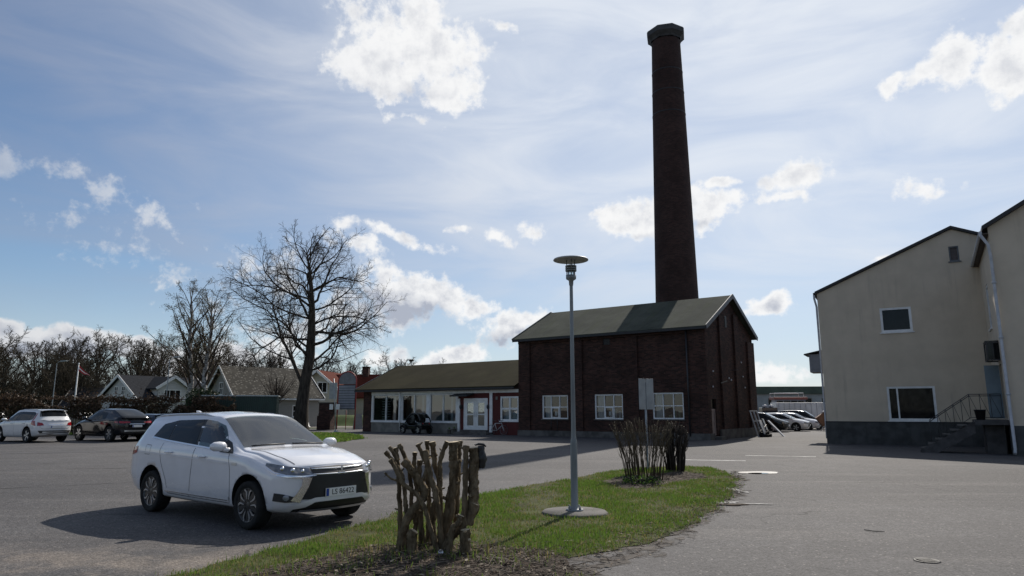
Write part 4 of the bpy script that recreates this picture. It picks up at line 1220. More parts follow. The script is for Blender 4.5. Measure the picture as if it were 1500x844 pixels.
def make_factory():
    root = thing('brick_factory', 'dark red brick factory hall with green grey gabled roof below the tall chimney', 'building', BO, BX)
    wins = [(1.83,3.82,1.10,2.63),(5.78,7.74,1.11,2.64),(9.69,11.63,1.14,2.68)]
    hole_vent = (6.45,6.94,5.72,6.2)
    mb = MB()
    mb.panel(lambda x, d, z: (x, d, z), W_, EAVE, wins + [hole_vent], .30)
    # gable ends with the door opening on the near one
    door = (.72,1.52,.20,2.30)
    mb.panel(lambda x, d, z: (W_-d, x, z), D_, EAVE, [door], .25)
    mb.add([(W_,0,EAVE),(W_,D_,EAVE),(W_,D_/2,RIDGE-.1)], [(0,1,2)])
    mb.panel(lambda x, d, z: (0, x, z), D_, EAVE, [], .1)
    mb.add([(0,0,EAVE),(0,D_,EAVE),(0,D_/2,RIDGE-.1)], [(0,1,2)])
    mb.panel(lambda x, d, z: (x, D_, z), W_, EAVE, [], .1)
    mb.box(.1,W_-.1,D_-.2,D_-.1,0,EAVE)
    mb.build('wall', M['brick'], root, uv=True, recalc=False)
    # brick piers, plinth, corbelled band under the eaves
    mb = MB()
    for x0, x1 in ((.0,.92),(4.12,4.98),(8.10,8.84),(12.12,W_+.115)):
        mb.box(x0, x1, -.12, -.002, 0, EAVE-.34)
    for y0, y1 in ((-.12,.35),(2.42,3.30),(5.13,5.95),(7.75,9.1)):
        top = EAVE + .25 if y0 > 0 and y1 < 8.8 else EAVE - .34
        if y0 > 0: top = min(RIDGE - .35, EAVE + min(y0, D_-y1)*(RIDGE-EAVE)/(D_/2) - .3)
        mb.box(W_+.002, W_+.12, y0 + (0 if y0>0 else .121), y1, 0, top)
    mb.box(-.02, W_+.14, -.14, -.004, EAVE-.34, EAVE-.02)
    mb.build('pier', M['brick'], root, uv=True)
    mb = MB(); mb.box(-.03, W_+.20, -.20, -.125, 0, .36); mb.box(W_+.125, W_+.20, -.124, .55, 0, .36); mb.box(W_+.125, W_+.20, 1.62, D_+.05, 0, .55); mb.build('plinth', M['concrete'], root, bevel=.01)
    # roof slabs, verge and eave boards
    def slab(sgn):
        mb = MB()
        yy = D_/2
        e = -.38 if sgn < 0 else D_ + .20
        sl = (RIDGE - EAVE) / (D_/2)
        ze = EAVE - (.38 if sgn < 0 else .20)*sl + .04
        a, b = -.30, W_+.32
        vs = [(a,e,ze),(b,e,ze),(b,yy,RIDGE+.04),(a,yy,RIDGE+.04),(a,e,ze+.13),(b,e,ze+.13),(b,yy,RIDGE+.17),(a,yy,RIDGE+.17)]
        mb.add(vs, [(0,3,2,1),(4,5,6,7),(0,1,5,4),(1,2,6,5),(2,3,7,6),(3,0,4,7)])
        return mb
    slab(-1).build('roof', M['felt'], root); slab(1).build('roof', M['felt'], root)
    sl = (RIDGE - EAVE) / (D_/2); ze = EAVE - .38*sl
    for x in (-.32, W_+.34):
        beams('verge_board', M['verge_grey'], root, [((x,-.40,ze+.09),(x,D_/2,RIDGE+.115)), ((x,D_+.22,ze+.09+.18*sl),(x,D_/2,RIDGE+.115))], .05, .26)
    mb = MB(); mb.box(-.28, W_+.30, -.46, -.385, ze-.02, ze+.12); mb.build('gutter', M['fascia_dark'], root)
    mb = MB(); mb.tube([(12.02,-.20,ze),(12.02,-.19,.2)], .05, 8); mb.build('downpipe', M['dark_metal'], root)
    fn = lambda x, d, z: (x, d, z)
    for i, (a, b, c, d) in enumerate(wins):
        w = window(root, a, b, c, d, fn, 3, 2, M['white'], M['glass'], fr=.08, y=.10, sill=M['concrete'])
        if i < 2:
            mb = MB(); x0, x1 = a+(b-a)/3+.04, a+2*(b-a)/3-.04
            for q in ((x0,x0+.05,c+.08,(c+d)/2-.03),(x1-.05,x1,c+.08,(c+d)/2-.03)): mb.box(q[0],q[1],.03,.09,q[2],q[3])
            mb.box(x0+.05,x1-.05,.03,.09,c+.08,c+.13); mb.box(x0+.05,x1-.05,.03,.09,(c+d)/2-.08,(c+d)/2-.03); mb.build('casement', M['white'], w)
            mb = MB(); mb.box(x0+.22,x0+.40,.135,.14,c+.22,c+.48); mb.build('notice', M['paper'], w)
        mb = MB(); mb.grid(lambda u, v: (a+.10+.42*u, .26+.03*math.sin(u*22), c+.05+(d-c-.1)*v), 30, 1); mb.build('curtain', M['curtain'], w)
        if i > 0:
            mb = MB()
            for k in range(5): mb.box(a+.7+k*.25, a+.86+k*.25, .7+.1*k, .9+.1*k, c-.2, c+.25+.12*((k*7)%4)); 
            mb.build('window_display', M['curtain'] if i==1 else pm('green_display',(.10,.16,.10),.8,.3,3), w)
    mb = MB(); mb.box(6.46,6.93,.08,.11,5.73,6.19); 
    for k in range(5): mb.box(6.47,6.92,.03,.07,5.77+k*.09,5.80+k*.09)
    mb.build('vent', M['black'], root)
    mb = MB(); mb.box(W_+.002, W_+.02, 3.72, 4.05, 6.75, 7.45)
    for k in range(6): mb.box(W_+.021, W_+.05, 3.74, 4.03, 6.80+k*.105, 6.84+k*.105)
    mb.build('vent', M['black'], root)
    # pale boarded door with a fanlight
    mb = MB()
    y0, y1 = .74, 1.50
    mb.box(W_-.16, W_-.11, y0, y1, .22, 1.74)
    mb.box(W_-.10, W_-.07, y0, y0+.09, .24, 1.72); mb.box(W_-.10, W_-.07, y1-.09, y1, .24, 1.72); mb.box(W_-.10, W_-.07, y0+.09, y1-.09, 1.62, 1.72); mb.box(W_-.10, W_-.07, y0+.09, y1-.09, .24, .36); mb.box(W_-.10, W_-.07, y0+.09, y1-.09, .95, 1.04)
    dr = mb.build('door', pm('faded_pink_door', (.34,.27,.24), .8, .25, 4, stretch=(1,6,.5)), root)
    mb = MB(); mb.tube([(W_-.08,y1-.08,1.0),(W_-.02,y1-.08,1.0),(W_-.02,y1-.20,1.0)], .012, 6); mb.build('handle', M['dark_metal'], dr)
    mb = MB(); mb.box(W_-.15, W_-.12, y0, y1, 1.76, 2.28); mb.build('fanlight', M['car_glass'], root)
    mb = MB(); mb.box(W_-.05, W_+.55, .60, 1.62, .0, .17); mb.build('doorstep', M['concrete'], root, bevel=.015)
    # lamp bracket and insulators on the gable, pipe stubs on the front
    mb = MB(); mb.beam((W_+.12,2.2,3.25),(W_+.12,3.3,3.42),.04,.05); mb.tube([(W_+.1,4.2,4.1),(W_+.5,4.35,4.12)],.02,6); mb.build('wall_bracket', M['dark_metal'], root)
    mb = MB()
    for y, z in ((1.0,3.0),(1.15,3.9),(3.9,3.6),(4.3,3.5),(6.6,3.8),(6.9,3.1),(6.4,4.7)):
        MB().lathe([(0,-.05),(.04,-.04),(.05,.0),(.03,.05),(0,.06)], 10, Matrix.Translation((W_+.05, y, z))).build('insulator', M['paper'], root)
    for x in (2.55, 3.02): MB().tube([(x,-.03,.40),(x,-.03,1.02)],.02,6).build('service_pipe', M['dark_metal'], root)
    return root
make_factory()

# ------------------------------------------------------------------ chimney (stands behind the hall)
def make_chimney():
    Y0 = 52.6
    cx, r0, r1 = .2448*Y0, 1.66, 1.155
    zt = 32.9
    root = thing('factory_chimney', 'very tall tapering round brick chimney with octagonal concrete cap behind the factory', 'chimney', (cx, Y0, 0), R(8))
    prof = []
    rad = lambda z: 1.16 + (1.64-1.16) * max(0, (32.2 - z)/22.0) ** .92
    zs = [0,.8,.81]
    mb = MB(); n = 64
    prof = [(rad(0)+.45,0),(rad(0)+.45,2.2),(rad(2.4)+.25,2.5),(rad(4),4.0)]
    z = 4.0
    while z < 31.8:
        z += 1.7
        prof.append((rad(min(z,31.9)), min(z,31.9)))
    for i in range(len(prof)-1): pass
    mb.lathe(prof, n, None, True)
    o = mb.build('shaft', M['brick_chim'], root)
    l = o.data.uv_layers.new(name='uv')
    for p in o.data.polygons:
        a0 = math.atan2(p.center.y, p.center.x)
        for li in p.loop_indices:
            c = o.data.vertices[o.data.loops[li].vertex_index].co
            a = math.atan2(c.y, c.x)
            while a - a0 > math.pi: a -= 2*math.pi
            while a - a0 < -math.pi: a += 2*math.pi
            l.data[li].uv = (a * 1.3, c.z)
    mb = MB()
    for z in (25.4,27.3,29.1):
        MB().lathe([(rad(z)-.01,z-.05),(rad(z)+.018,z-.04),(rad(z)+.018,z+.04),(rad(z)-.01,z+.05)], n, None, True).build('iron_band', M['fascia_dark'], root)
    mb = MB()
    mb.lathe([(1.28,31.95),(1.34,32.08),(1.58,32.32),(1.62,32.34),(1.62,32.72),(1.54,32.84),(.75,32.86),(.75,31.95)], 8, None, False)
    mb.build('cap', pm('chimney_cap_concrete', (.055,.056,.058), .85, .25, 1.5, bump=.2), root)
    return root
make_chimney()

# ------------------------------------------------------------------ low shop wing
def make_shop():
    X0, X1, D, E, RD = -15.45, -.03, 8.4, 3.38, 5.28
    root = thing('shop_building', 'low shop wing with white framed display windows and mossy olive roof beside the brick factory', 'building', BO, BX)
    M['red_board'] = pm('red_painted_boards', (.085,.014,.012), .8, .2, 3, stretch=(9,9,.3))
    mb = MB()
    glassband = [(-14.36,-11.42,.84,2.84),(-11.10,-8.52,.84,2.84),(-8.18,-5.62,.84,2.84)]
    door = (-4.88,-2.72,.30,2.50); win = (-1.62,-.06,.94,2.60)
    f = lambda x, d, z: (x + X0, d, z)
    sh = lambda h: (h[0]-X0, h[1]-X0, h[2], h[3])
    W = X1 - X0
    # lower render, brick end pier, red boards right of the shop front
    xa, xb = -14.46, -5.40
    mb.panel(lambda x, d, z: (x+X0, d, z), xa-X0, E, [], .2)
    mb.panel(lambda x, d, z: (X0, D-x, z), D, E, [], .2)
    mb.add([(X0,D,E),(X0,0,E),(X0,D/2,RD-.05)], [(0,1,2)])
    mb.panel(lambda x, d, z: (X1-x, D, z), W, E, [], .2)
    mb.build('wall', M['brick'], root, uv=True, recalc=False)
    mb = MB(); mb.panel(lambda x, d, z: (x+xa, d, z), xb-xa, .80, [], .2); mb.build('lower_wall', M['render_grey'], root, recalc=False)
    mb = MB(); mb.panel(lambda x, d, z: (x+xb, d, z), X1-xb, 2.86, [(door[0]-xb, door[1]-xb, door[2], door[3]), (win[0]-xb, win[1]-xb, win[2], win[3])], .18); mb.build('boarded_wall', M['red_board'], root, recalc=False)
    # white fascia and posts
    mb = MB(); mb.box(xa-.02, X1, -.06, .05, 2.86, 3.08); mb.build('fascia', M['white'], root)
    mb = MB(); mb.box(xa, X1, .0, .1, 3.081, E); mb.build('eave_board', pm('brown_eave_boards',(.05,.028,.022),.8,.2,4), root)
    mb = MB()
    for x0, x1 in ((xa,-14.36),(-11.42,-11.10),(-8.52,-8.18),(-5.62,-5.42)): mb.box(x0, x1, -.04, .10, .80, 2.858)
    mb.box(xa, -5.42, -.07, -.041, .74, .84)
    mb.box(-2.52,-2.28,-.08,-.002,.16,2.858); mb.box(-5.41,-5.22,-.08,-.002,.16,2.50)
    mb.build('shop_front_post', M['white'], root)
    fn = lambda x, d, z: (x, d, z)
    for i, (a, b, c, d) in enumerate(glassband):
        w = window(root, a, b, c, d, fn, 2, 1, M['white'], M['glass_shop'], fr=.06, y=.06, sill=False, bar=.07, name='shop_window')
        mb = MB()
        if i == 0:
            for k in range(9): mb.box(a+.15, a+1.1, .9, .93, c+.1+k*.2, c+.14+k*.2)
        for k, (q, ww) in enumerate(((.28,.22),(.62,.16),(.82,.3))):
            xx = a + (b-a)*q; mb.grid(lambda u, v: (xx+ww*1.4*u, .55+.05*math.sin(u*18+k), c+.05+(d-c-.1)*v), 14, 1)
        mb.build('blind', M['curtain'], w)
    # interior
    mb = MB(); mb.box(X0+.3, X1-.2, 4.6, 4.7, 0, 3.3); mb.box(X0+.3, X1-.2, .4, 4.6, .10, .14); mb.box(X0+.3, X1-.2, .25, 4.6, 3.0, 3.05)
    for k, x in enumerate((-13.2,-10.2,-9.2,-7.2,-6.1)): mb.box(x, x+.9, 2.2+.3*(k%2), 2.9+.3*(k%2), .14, 1.0+.35*(k%3))
    mb.build('interior', M['interior'], root)
    window(root, *win, fn, 2, 2, M['white'], M['glass_shop'], fr=.12, y=.06, sill=True, bar=.13)
    mb = MB(); mb.grid(lambda u, v: (-1.5+1.3*u, .3+.03*math.sin(u*30), 1.0+.75*v), 24, 1); mb.build('curtain', M['curtain'], root)
    # double door
    mb = MB(); x0, x1, z0, z1 = door
    mb.box(x0, x0+.10, -.03, .12, z0, z1); mb.box(x1-.10, x1, -.03, .12, z0, z1); mb.box(x0+.10, x1-.10, -.03, .12, z1-.16, z1)
    fr = mb.build('door_frame', M['white'], root)
    for xx0, xx1 in ((x0+.10,(x0+x1)/2-.005),((x0+x1)/2+.005,x1-.10)):
        mb = MB(); zz1 = z1-.162
        mb.box(xx0, xx0+.20, .0, .05, z0+.01, zz1); mb.box(xx1-.20, xx1, .0, .05, z0+.01, zz1)
        mb.box(xx0+.20, xx1-.20, .0, .05, z0+.01, z0+.30); mb.box(xx0+.20, xx1-.20, .0, .05, zz1-.16, zz1); mb.box(xx0+.20, xx1-.20, .0, .05, 1.34, 1.42)
        d = mb.build('door', M['white'], root)
        mb = MB(); mb.box(xx0+.2, xx1-.2, .02, .03, z0+.30, zz1-.16); mb.build('pane', M['glass_shop'], d)
        mb = MB(); hx = xx1-.08 if xx0 < -4 else xx0+.08; mb.tube([(hx,-.002,1.2),(hx,-.05,1.2),(hx,-.05,1.5),(hx,-.002,1.5)], .012, 6); mb.build('handle', M['steel'], d)
    mb = MB(); mb.box(x0-.35, x1+.45, -.75, -.01, .0, .16); mb.box(x0-.1, x1+.1, -.35, -.011, .16, .30); mb.build('doorstep', M['concrete'], root, bevel=.01)
    mb = MB(); mb.prism([(-.85,2.62),(-.02,2.78),(-.02,2.88),(-.85,2.70)], lambda a, b, q: (q, a, b), -5.55, -3.95); mb.build('canopy', M['fascia_dark'], root)
    for x in (-5.08,-2.60):
        mb = MB(); mb.box(x-.07,x+.07,-.16,-.081 if x>-3 else -.01,1.75,2.05); mb.lathe([(.05,-.1),(.07,0),(.05,.1)],10,Matrix.Translation((x,-.20,1.90))); mb.build('wall_lamp', M['dark_metal'], root)
    mb = MB(); mb.box(-2.0,-1.84,-.05,-.002,2.38,2.60); mb.build('meter_box', M['render_grey'], root)
    mb = MB(); mb.tube([(-11.2,-.10,3.2),(-11.2,-.10,.12)], .04, 8); mb.build('downpipe', M['white'], root)
    # roof
    sl = (RD-E)/(D/2)
    for sg in (-1,1):
        mb = MB(); e = -.55 if sg < 0 else D+.55; ze = E - .55*sl + .05
        a, b = X0-.45, X1
        vs = [(a,e,ze),(b,e,ze),(b,D/2,RD+.05),(a,D/2,RD+.05),(a,e,ze+.12),(b,e,ze+.12),(b,D/2,RD+.17),(a,D/2,RD+.17)]
        mb.add(vs, [(0,3,2,1),(4,5,6,7),(0,1,5,4),(1,2,6,5),(2,3,7,6),(3,0,4,7)])
        mb.build('roof', M['felt_moss'], root)
    ze = E-.55*sl
    beams('verge_board', M['verge_grey'], root, [((X0-.47,-.57,ze+.10),(X0-.47,D/2,RD+.115)), ((X0-.47,D+.57,ze+.10),(X0-.47,D/2,RD+.115))], .04, .20)
    mb = MB(); mb.box(X0-.40, X1, -.66, -.565, ze-.04, ze+.10); mb.build('gutter', M['fascia_dark'], root)
    return root
make_shop()
for i, (x, hgt, lab) in enumerate(((-5.75,.30,'small grey flower pot on the ground left of the shop double door'),(-5.30,.36,'taller grey flower pot nearest the shop double door'))):
    p = BO + Vector((math.cos(BX)*x + math.sin(BX)*.55, math.sin(BX)*x - math.cos(BX)*.55, 0))
    t = thing('flower_pot', lab, 'flower pot', p, 0, 'pots by the shop door')
    mb = MB(); mb.lathe([(0,0),(.11,0),(.16,hgt),(.175,hgt),(.175,hgt+.03),(.14,hgt+.03),(.13,hgt-.04),(0,hgt-.04)], 16); mb.build('pot', M['render_grey'], t)
    mb = MB(); g = random.Random(i)
    for k in range(26):
        a = g.uniform(0,6.28); r = g.uniform(.03,.16); mb.tube([(0,0,hgt-.05),(r*.5*math.cos(a),r*.5*math.sin(a),hgt+.1),(r*math.cos(a),r*math.sin(a),hgt+g.uniform(.08,.25))],[.006,.005,.002],4)
    mb.build('plant', G3, t)

# ------------------------------------------------------------------ cream plastered house, gable end and projecting wing
M['cream'] = pm('cream_plaster', (.57,.485,.375), .9, .05, 1.1, bump=.35, bscale=55, c2=(.61,.52,.405), spec=.2, detail=8)
def streaks(m, amt=.35, c=(.20,.17,.13)):
    t = NT(m); b = t.n['Principled BSDF']; src = b.inputs['Base Color'].links[0].from_socket
    tc = t.new('ShaderNodeTexCoord').outputs['Object']
    mp = t.new('ShaderNodeMapping'); mp.inputs['Scale'].default_value = (2.6,2.6,.16); t.link(tc, mp.inputs[0])
    f = t.math('MULTIPLY', t.ramp(t.noise(mp.outputs[0], 1.3, 6, .65), .50, .75), t.ramp(t.noise(tc, .35, 4), .40, .65))
    t.link(t.mix(t.math('MULTIPLY', f, amt), src, c), b.inputs['Base Color'])
streaks(M['cream'])
M['plinth_slate'] = pm('dark_plinth_slabs', (.042,.043,.042), .75, .25, 2.2, bump=.25, bscale=18, c2=(.070,.071,.069))
M['steel_blue'] = pm('pale_blue_door_paint', (.17,.22,.25), .5, .1, 3)
M['pipe_white'] = pm('pale_downpipe', (.45,.46,.48), .45, .12, 5)
AP = gp(1214, 650); AR = R(-30)
def make_cream():
    root = thing('cream_building', 'cream plastered gable house with slate plinth, square upper window and large lower window', 'building', AP, AR)
    W, L, EV, PK, PX = 12.4, 16.0, 7.62, 10.28, 6.16
    wins = [(2.80,4.16,5.44,6.66),(2.78,4.80,1.16,2.79),(5.98,6.39,8.70,9.44)]
    mb = MB()
    mb.panel(lambda x, d, z: (x, d, z), W, EV, wins[:2], .16)
    sl = (PK-EV)/PX
    # gable triangle cut round the little attic opening
    a, b, c, d = wins[2]
    T = lambda x: EV + sl*(x if x <= PX else 2*PX - x)
    P = lambda x, z: (x, 0, z)
    mb.add([P(0,EV),P(a,EV),P(a,T(a))], [(0,1,2)])
    mb.add([P(a,EV),P(b,EV),P(b,c),P(a,c)], [(0,1,2,3)])
    mb.add([P(a,d),P(b,d),P(b,T(b)),P(PX,PK),P(a,T(a))], [(0,1,2,3,4)])
    mb.add([P(b,EV),P(W,EV),P(W,T(W)),P(b,T(b))], [(0,1,2,3)])
    for (p, q) in (((a,c),(b,c)),((b,c),(b,d)),((b,d),(a,d)),((a,d),(a,c))):
        mb.add([(p[0],0,p[1]),(q[0],0,q[1]),(q[0],.16,q[1]),(p[0],.16,p[1])], [(0,1,2,3)])
    mb.panel(lambda x, d, z: (0, L-x, z), L, EV, [], .1)
    mb.panel(lambda x, d, z: (W-x, L, z), W, EV, [], .1)
    mb.panel(lambda x, d, z: (W, x, z), L, EV, [], .1)
    mb.add([(0,L,EV),(W,L,EV),(PX,L,PK)], [(0,1,2)])
    mb.build('wall', M['cream'], root, recalc=False)
    mb = MB(); mb.box(-.06, W, -.06, -.004, 0, 1.10); mb.box(-.06, -.004, -.003, L, 0, 1.10)
    o = mb.build('plinth', M['plinth_slate'], root)
    mb = MB()
    for k in range(11): mb.box(.5+k*.62, .512+k*.62, -.064, -.0605, .0, 1.095)
    mb.box(-.062, W, -.075, -.061, 1.06, 1.11)
    mb.build('plinth_joint', M['fascia_dark'], root)
    for sg in (0, 1):
        mb = MB()
        x0, x1 = (-.09, PX) if sg == 0 else (2*PX+.09, PX)
        z0 = EV - .09*sl + .02
        vs = [(x0,-.16,z0),(x1,-.16,PK+.02),(x1,L+.16,PK+.02),(x0,L+.16,z0),(x0,-.16,z0+.13),(x1,-.16,PK+.15),(x1,L+.16,PK+.15),(x0,L+.16,z0+.13)]
        mb.add(vs, [(0,3,2,1),(4,5,6,7),(0,1,5,4),(1,2,6,5),(2,3,7,6),(3,0,4,7)])
        mb.build('roof', M['fascia_dark'], root)
    fn = lambda x, d, z: (x, d, z)
    window(root, *wins[0], fn, 1, 1, M['white'], M['car_glass'], fr=.11, y=.07, sill=M['white'])
    window(root, *wins[1], fn, [.22], 1, M['white'], M['car_glass'], fr=.10, y=.07, sill=M['white'], bar=.07)
    w = window(root, *wins[2], fn, 1, 1, M['verge_grey'], pm('attic_shutter', (.09,.075,.07), .8, .2, 5), fr=.06, y=.07, sill=M['verge_grey'])
    # gutter end and downpipe at the near corner
    mb = MB(); mb.tube([(-.13,-.14,EV-.06),(-.13,-.1,EV-.25),(-.07,.10,EV-.65),(-.07,.12,1.0),(-.07,.12,.25)], .05, 10); mb.build('downpipe', M['pipe_white'], root)
    mb = MB(); mb.box(-.165,-.095,-.18,L,EV-.08,EV+.05); mb.build('gutter', M['fascia_dark'], root)
    # little boxed bay high on the far side wall
    mb = MB(); mb.box(-1.0,-.002,3.4,5.0,3.75,4.75); bb = mb.build('boxed_bay', pm('grey_panel',(.22,.23,.26),.6,.1,3), root)
    mb = MB(); mb.prism([(-1.25,4.72),(.0,4.98),(.0,5.04),(-1.25,4.78)], lambda a, b, q: (a, q, b), 3.25, 5.15); mb.build('bay_roof', M['fascia_dark'], bb)
    return root
make_cream()
BP = gp(1489, 668); BR = R(-31.5)
def make_wing():
    root = thing('cream_wing', 'cream plastered wing at the right edge with tall pale downpipe on its corner', 'building', BP, BR)
    W, L, EV = 11.0, 7.6, 8.35
    sl = .58; PX = W/2; PK = EV + sl*PX
    mb = MB()
    mb.panel(lambda x, d, z: (x, d, z), W, EV, [], .15)
    mb.add([(0,0,EV),(W,0,EV),(PX,0,PK)], [(0,1,2)])
    door = (1.55,2.65,1.30,3.45); win = (3.6,4.9,5.1,7.0)
    mb.panel(lambda x, d, z: (d, L-x, z), L, EV, [(L-door[1],L-door[0],door[2],door[3]), (L-win[1],L-win[0],win[2],win[3])], .18)
    mb.panel(lambda x, d, z: (W, x, z), L, EV, [], .1)
    mb.panel(lambda x, d, z: (W-x, L, z), W, EV, [], .1)
    mb.add([(0,L,EV),(W,L,EV),(PX,L,PK)], [(0,1,2)])
    mb.build('wall', M['cream'], root, recalc=False)
    mb = MB(); mb.box(-.05, W, -.05, -.004, 0, 1.08); mb.box(-.05,-.004,-.003,L,0,1.08); mb.build('plinth', M['plinth_slate'], root)
    for sg in (0,1):
        mb = MB(); x0, x1 = (-.20, PX) if sg == 0 else (W+.20, PX)
        z0 = EV - .20*sl + .26
        vs = [(x0,-.30,z0),(x1,-.30,PK+.30),(x1,L,PK+.30),(x0,L,z0),(x0,-.30,z0+.15),(x1,-.30,PK+.45),(x1,L,PK+.45),(x0,L,z0+.15)]
        mb.add(vs, [(0,3,2,1),(4,5,6,7),(0,1,5,4),(1,2,6,5),(2,3,7,6),(3,0,4,7)]); mb.build('roof', M['fascia_dark'], root)
    mb = MB(); mb.add([(-.003,-.001,EV-.01),(PX,-.001,PK-.01),(PX,-.001,PK+.30),(-.003,-.001,EV+.30)], [(0,1,2,3)]); mb.add([(W,-.001,EV-.01),(PX,-.001,PK-.01),(PX,-.001,PK+.30),(W,-.001,EV+.30)], [(0,1,2,3)]); mb.box(-.02,.0,0,L,EV,EV+.02)
    mb.build('gable_strip', M['cream'], root)
    mb = MB(); mb.box(-.22,-.02,-.20,L-.05,EV-.03,EV+.02); mb.build('soffit', pm('brown_soffit',(.06,.045,.035),.8,.2,3), root)
    mb = MB(); mb.tube([(-.27,-.22,EV+.04),(-.27,L,EV+.04)], .065, 10); mb.build('gutter', M['pipe_white'], root)
    mb = MB(); mb.tube([(-.27,-.18,EV-.02),(-.24,-.22,EV-.12),(-.06,-.18,EV-.45),(-.02,-.12,EV-.9),(-.02,-.12,.25),(-.05,-.25,.08)], .054, 12)
    for z in (2.2,4.3,6.4): mb.tube([(-.02,-.12,z),(-.02,-.12,z+.06)], .08, 12)
    mb.build('downpipe', M['pipe_white'], root)
    fnl = lambda x, d, z: (d, x, z)
    window(root, win[0], win[1], win[2], win[3], fnl, 2, 1, M['white'], M['car_glass'], fr=.09, y=.07, sill=True)
    mb = MB(); mb.box(.12,.17,door[0],door[1],door[2],door[3]); mb.build('doorway', M['black'], root)  # unlit interior painted as a black slab behind the opening
    mb = MB(); mb.box(-.52,-.02,door[1]-.06,door[1]-.01,door[2]+.02,door[3]); mb.box(-.46,-.10,door[1]-.072,door[1]-.061,door[2]+.25,door[2]+.95); d = mb.build('door', M['steel_blue'], root)
    mb = MB(); mb.tube([(-.46,door[1]-.06,2.3),(-.46,door[1]-.13,2.3),(-.34,door[1]-.13,2.3)], .014, 6); mb.build('handle', M['steel'], d)
    # glazed canopy box over the door
    mb = MB()
    y0, y1, z0, z1, xo = 1.5, 2.6, 3.60, 4.30, -.42
    for y in (y0, y1):
        for z in (z0, z1): mb.beam((-.01,y,z),(xo,y,z),.05,.05)
        mb.beam((xo,y,z0),(xo,y,z1),.05,.05); mb.beam((xo*.5,y,z0),(xo*.5,y,z1),.03,.03)
    for z in (z0, z1): mb.beam((xo,y0,z),(xo,y1,z),.05,.05)
    c = mb.build('door_canopy', M['dark_metal'], root)
    mb = MB(); mb.box(xo, -.01, y0+.03, y0+.036, z0+.03, z1-.03); mb.box(xo, xo+.006, y0+.04, y1-.04, z0+.03, z1-.03); mb.box(xo-.04,-.005,y0-.04,y1+.04,z1+.03,z1+.06); mb.build('canopy_pane', M['car_glass'], c)
    # landing, stair, railing at the door
    sp = pm('stair_concrete', (.062,.058,.057), .9, .35, 3, bump=.3)
    mb = MB()
    mb.box(-1.12,-.06,.35,2.95,1.10,1.28)
    mb.box(-.80,-.2,.95,2.8,0,1.098)
    lz = mb.build('landing', sp, root)
    n = 7; x_top, x_bot = -1.13, -2.98; run = (x_top-x_bot)/n; zr = 1.28/(n)
    mb = MB()
    for k in range(n-1):
        xx = x_bot + run*k; z = zr*(k+1)
        mb.box(xx-.03, xx+run+.02, .62, 1.95, z-.05, z)
    st = mb.build('stair_tread', M['concrete'], root)
    mb = MB()
    for y in (.60,1.95):
        mb.prism([(x_bot-.05,0),(x_bot-.05,.10),(x_top,1.20),(x_top,.78),(x_bot+.55,0)], lambda a, b, q: (a, q, b), y, y+.07)
    mb.build('stringer', sp, root)
    rl = MB()
    for yy in (2.0,):
        p0, p1, p2 = Vector((x_bot+.35,yy,1.25)), Vector((x_top-.05,yy,2.28)), Vector((-.12,yy,2.28))
        for off in (0,-.07): rl.tube([p0+Vector((0,0,off)), p1+Vector((0,0,off)), p2+Vector((0,0,off))], .016, 6)
        q0, q1, q2 = p0-Vector((0,0,.95)), p1-Vector((0,0,.92)), p2-Vector((0,0,.92))
        rl.tube([q0, q1, q2], .013, 6)
        for k in range(6):
            t0 = k/5; a = p0.lerp(p1, t0); b = q0.lerp(q1, t0); rl.tube([a, b], .011, 6)
            if k < 5: rl.tube([a.lerp(p1, .02), q0.lerp(q1, (k+.85)/5)], .009, 5)
        for k in range(4):
            t0 = k/3; a = p1.lerp(p2, t0); b = q1.lerp(q2, t0); rl.tube([a, b], .011, 6)
            if k < 3: rl.tube([a, q1.lerp(q2, (k+.9)/3)], .009, 5)
    rl.build('stair_railing', M['dark_metal'], root)
    return root
make_wing()
c_, s_ = math.cos(BR), math.sin(BR)
def wl(x, y, z=0): return Vector((BP.x + c_*x - s_*y, BP.y + s_*x + c_*y, z))
t = thing('flower_pot', 'dark tapered flower pot standing on the stair landing of the cream wing', 'flower pot', wl(-.92,.62,1.28), BR)
mb = MB(); mb.lathe([(0,0),(.14,0),(.19,.36),(.205,.36),(.205,.39),(.17,.39),(.165,.33),(0,.33)], 20); mb.build('pot', M['black'], t)
mb = MB(); mb.lathe([(.165,.332),(.10,.345),(0,.35)], 14); mb.build('earth', M['soil'], t)
# ------------------------------------------------------------------ trees
def bark(name, c, c2, stretch=(1,1,.25), scale=6):
    return pm(name, c, .95, .3, scale, bump=.8, bscale=scale*3, c2=c2, spec=.15, stretch=stretch, detail=7)
M['bark_dark'] = bark('dark_bark', (.040,.034,.028), (.075,.064,.052))
M['twig_dark'] = pm('dark_twigs', (.045,.036,.030), .9, .25, 3, spec=.15)
M['twig_brown'] = pm('brown_twigs', (.048,.041,.031), .95, .3, 1, spec=.08, c2=(.070,.059,.042))
M['birch_bark'] = pm('birch_bark', (.10,.09,.085), .85, .3, 2.5, c2=(.50,.48,.46), stretch=(1.5,1.5,5), spec=.2)
M['birch_twig'] = pm('birch_twigs', (.06,.045,.036), .9, .25, 3, spec=.15)
CAT = leafmat('catkins_olive', (.11,.095,.045), .3)

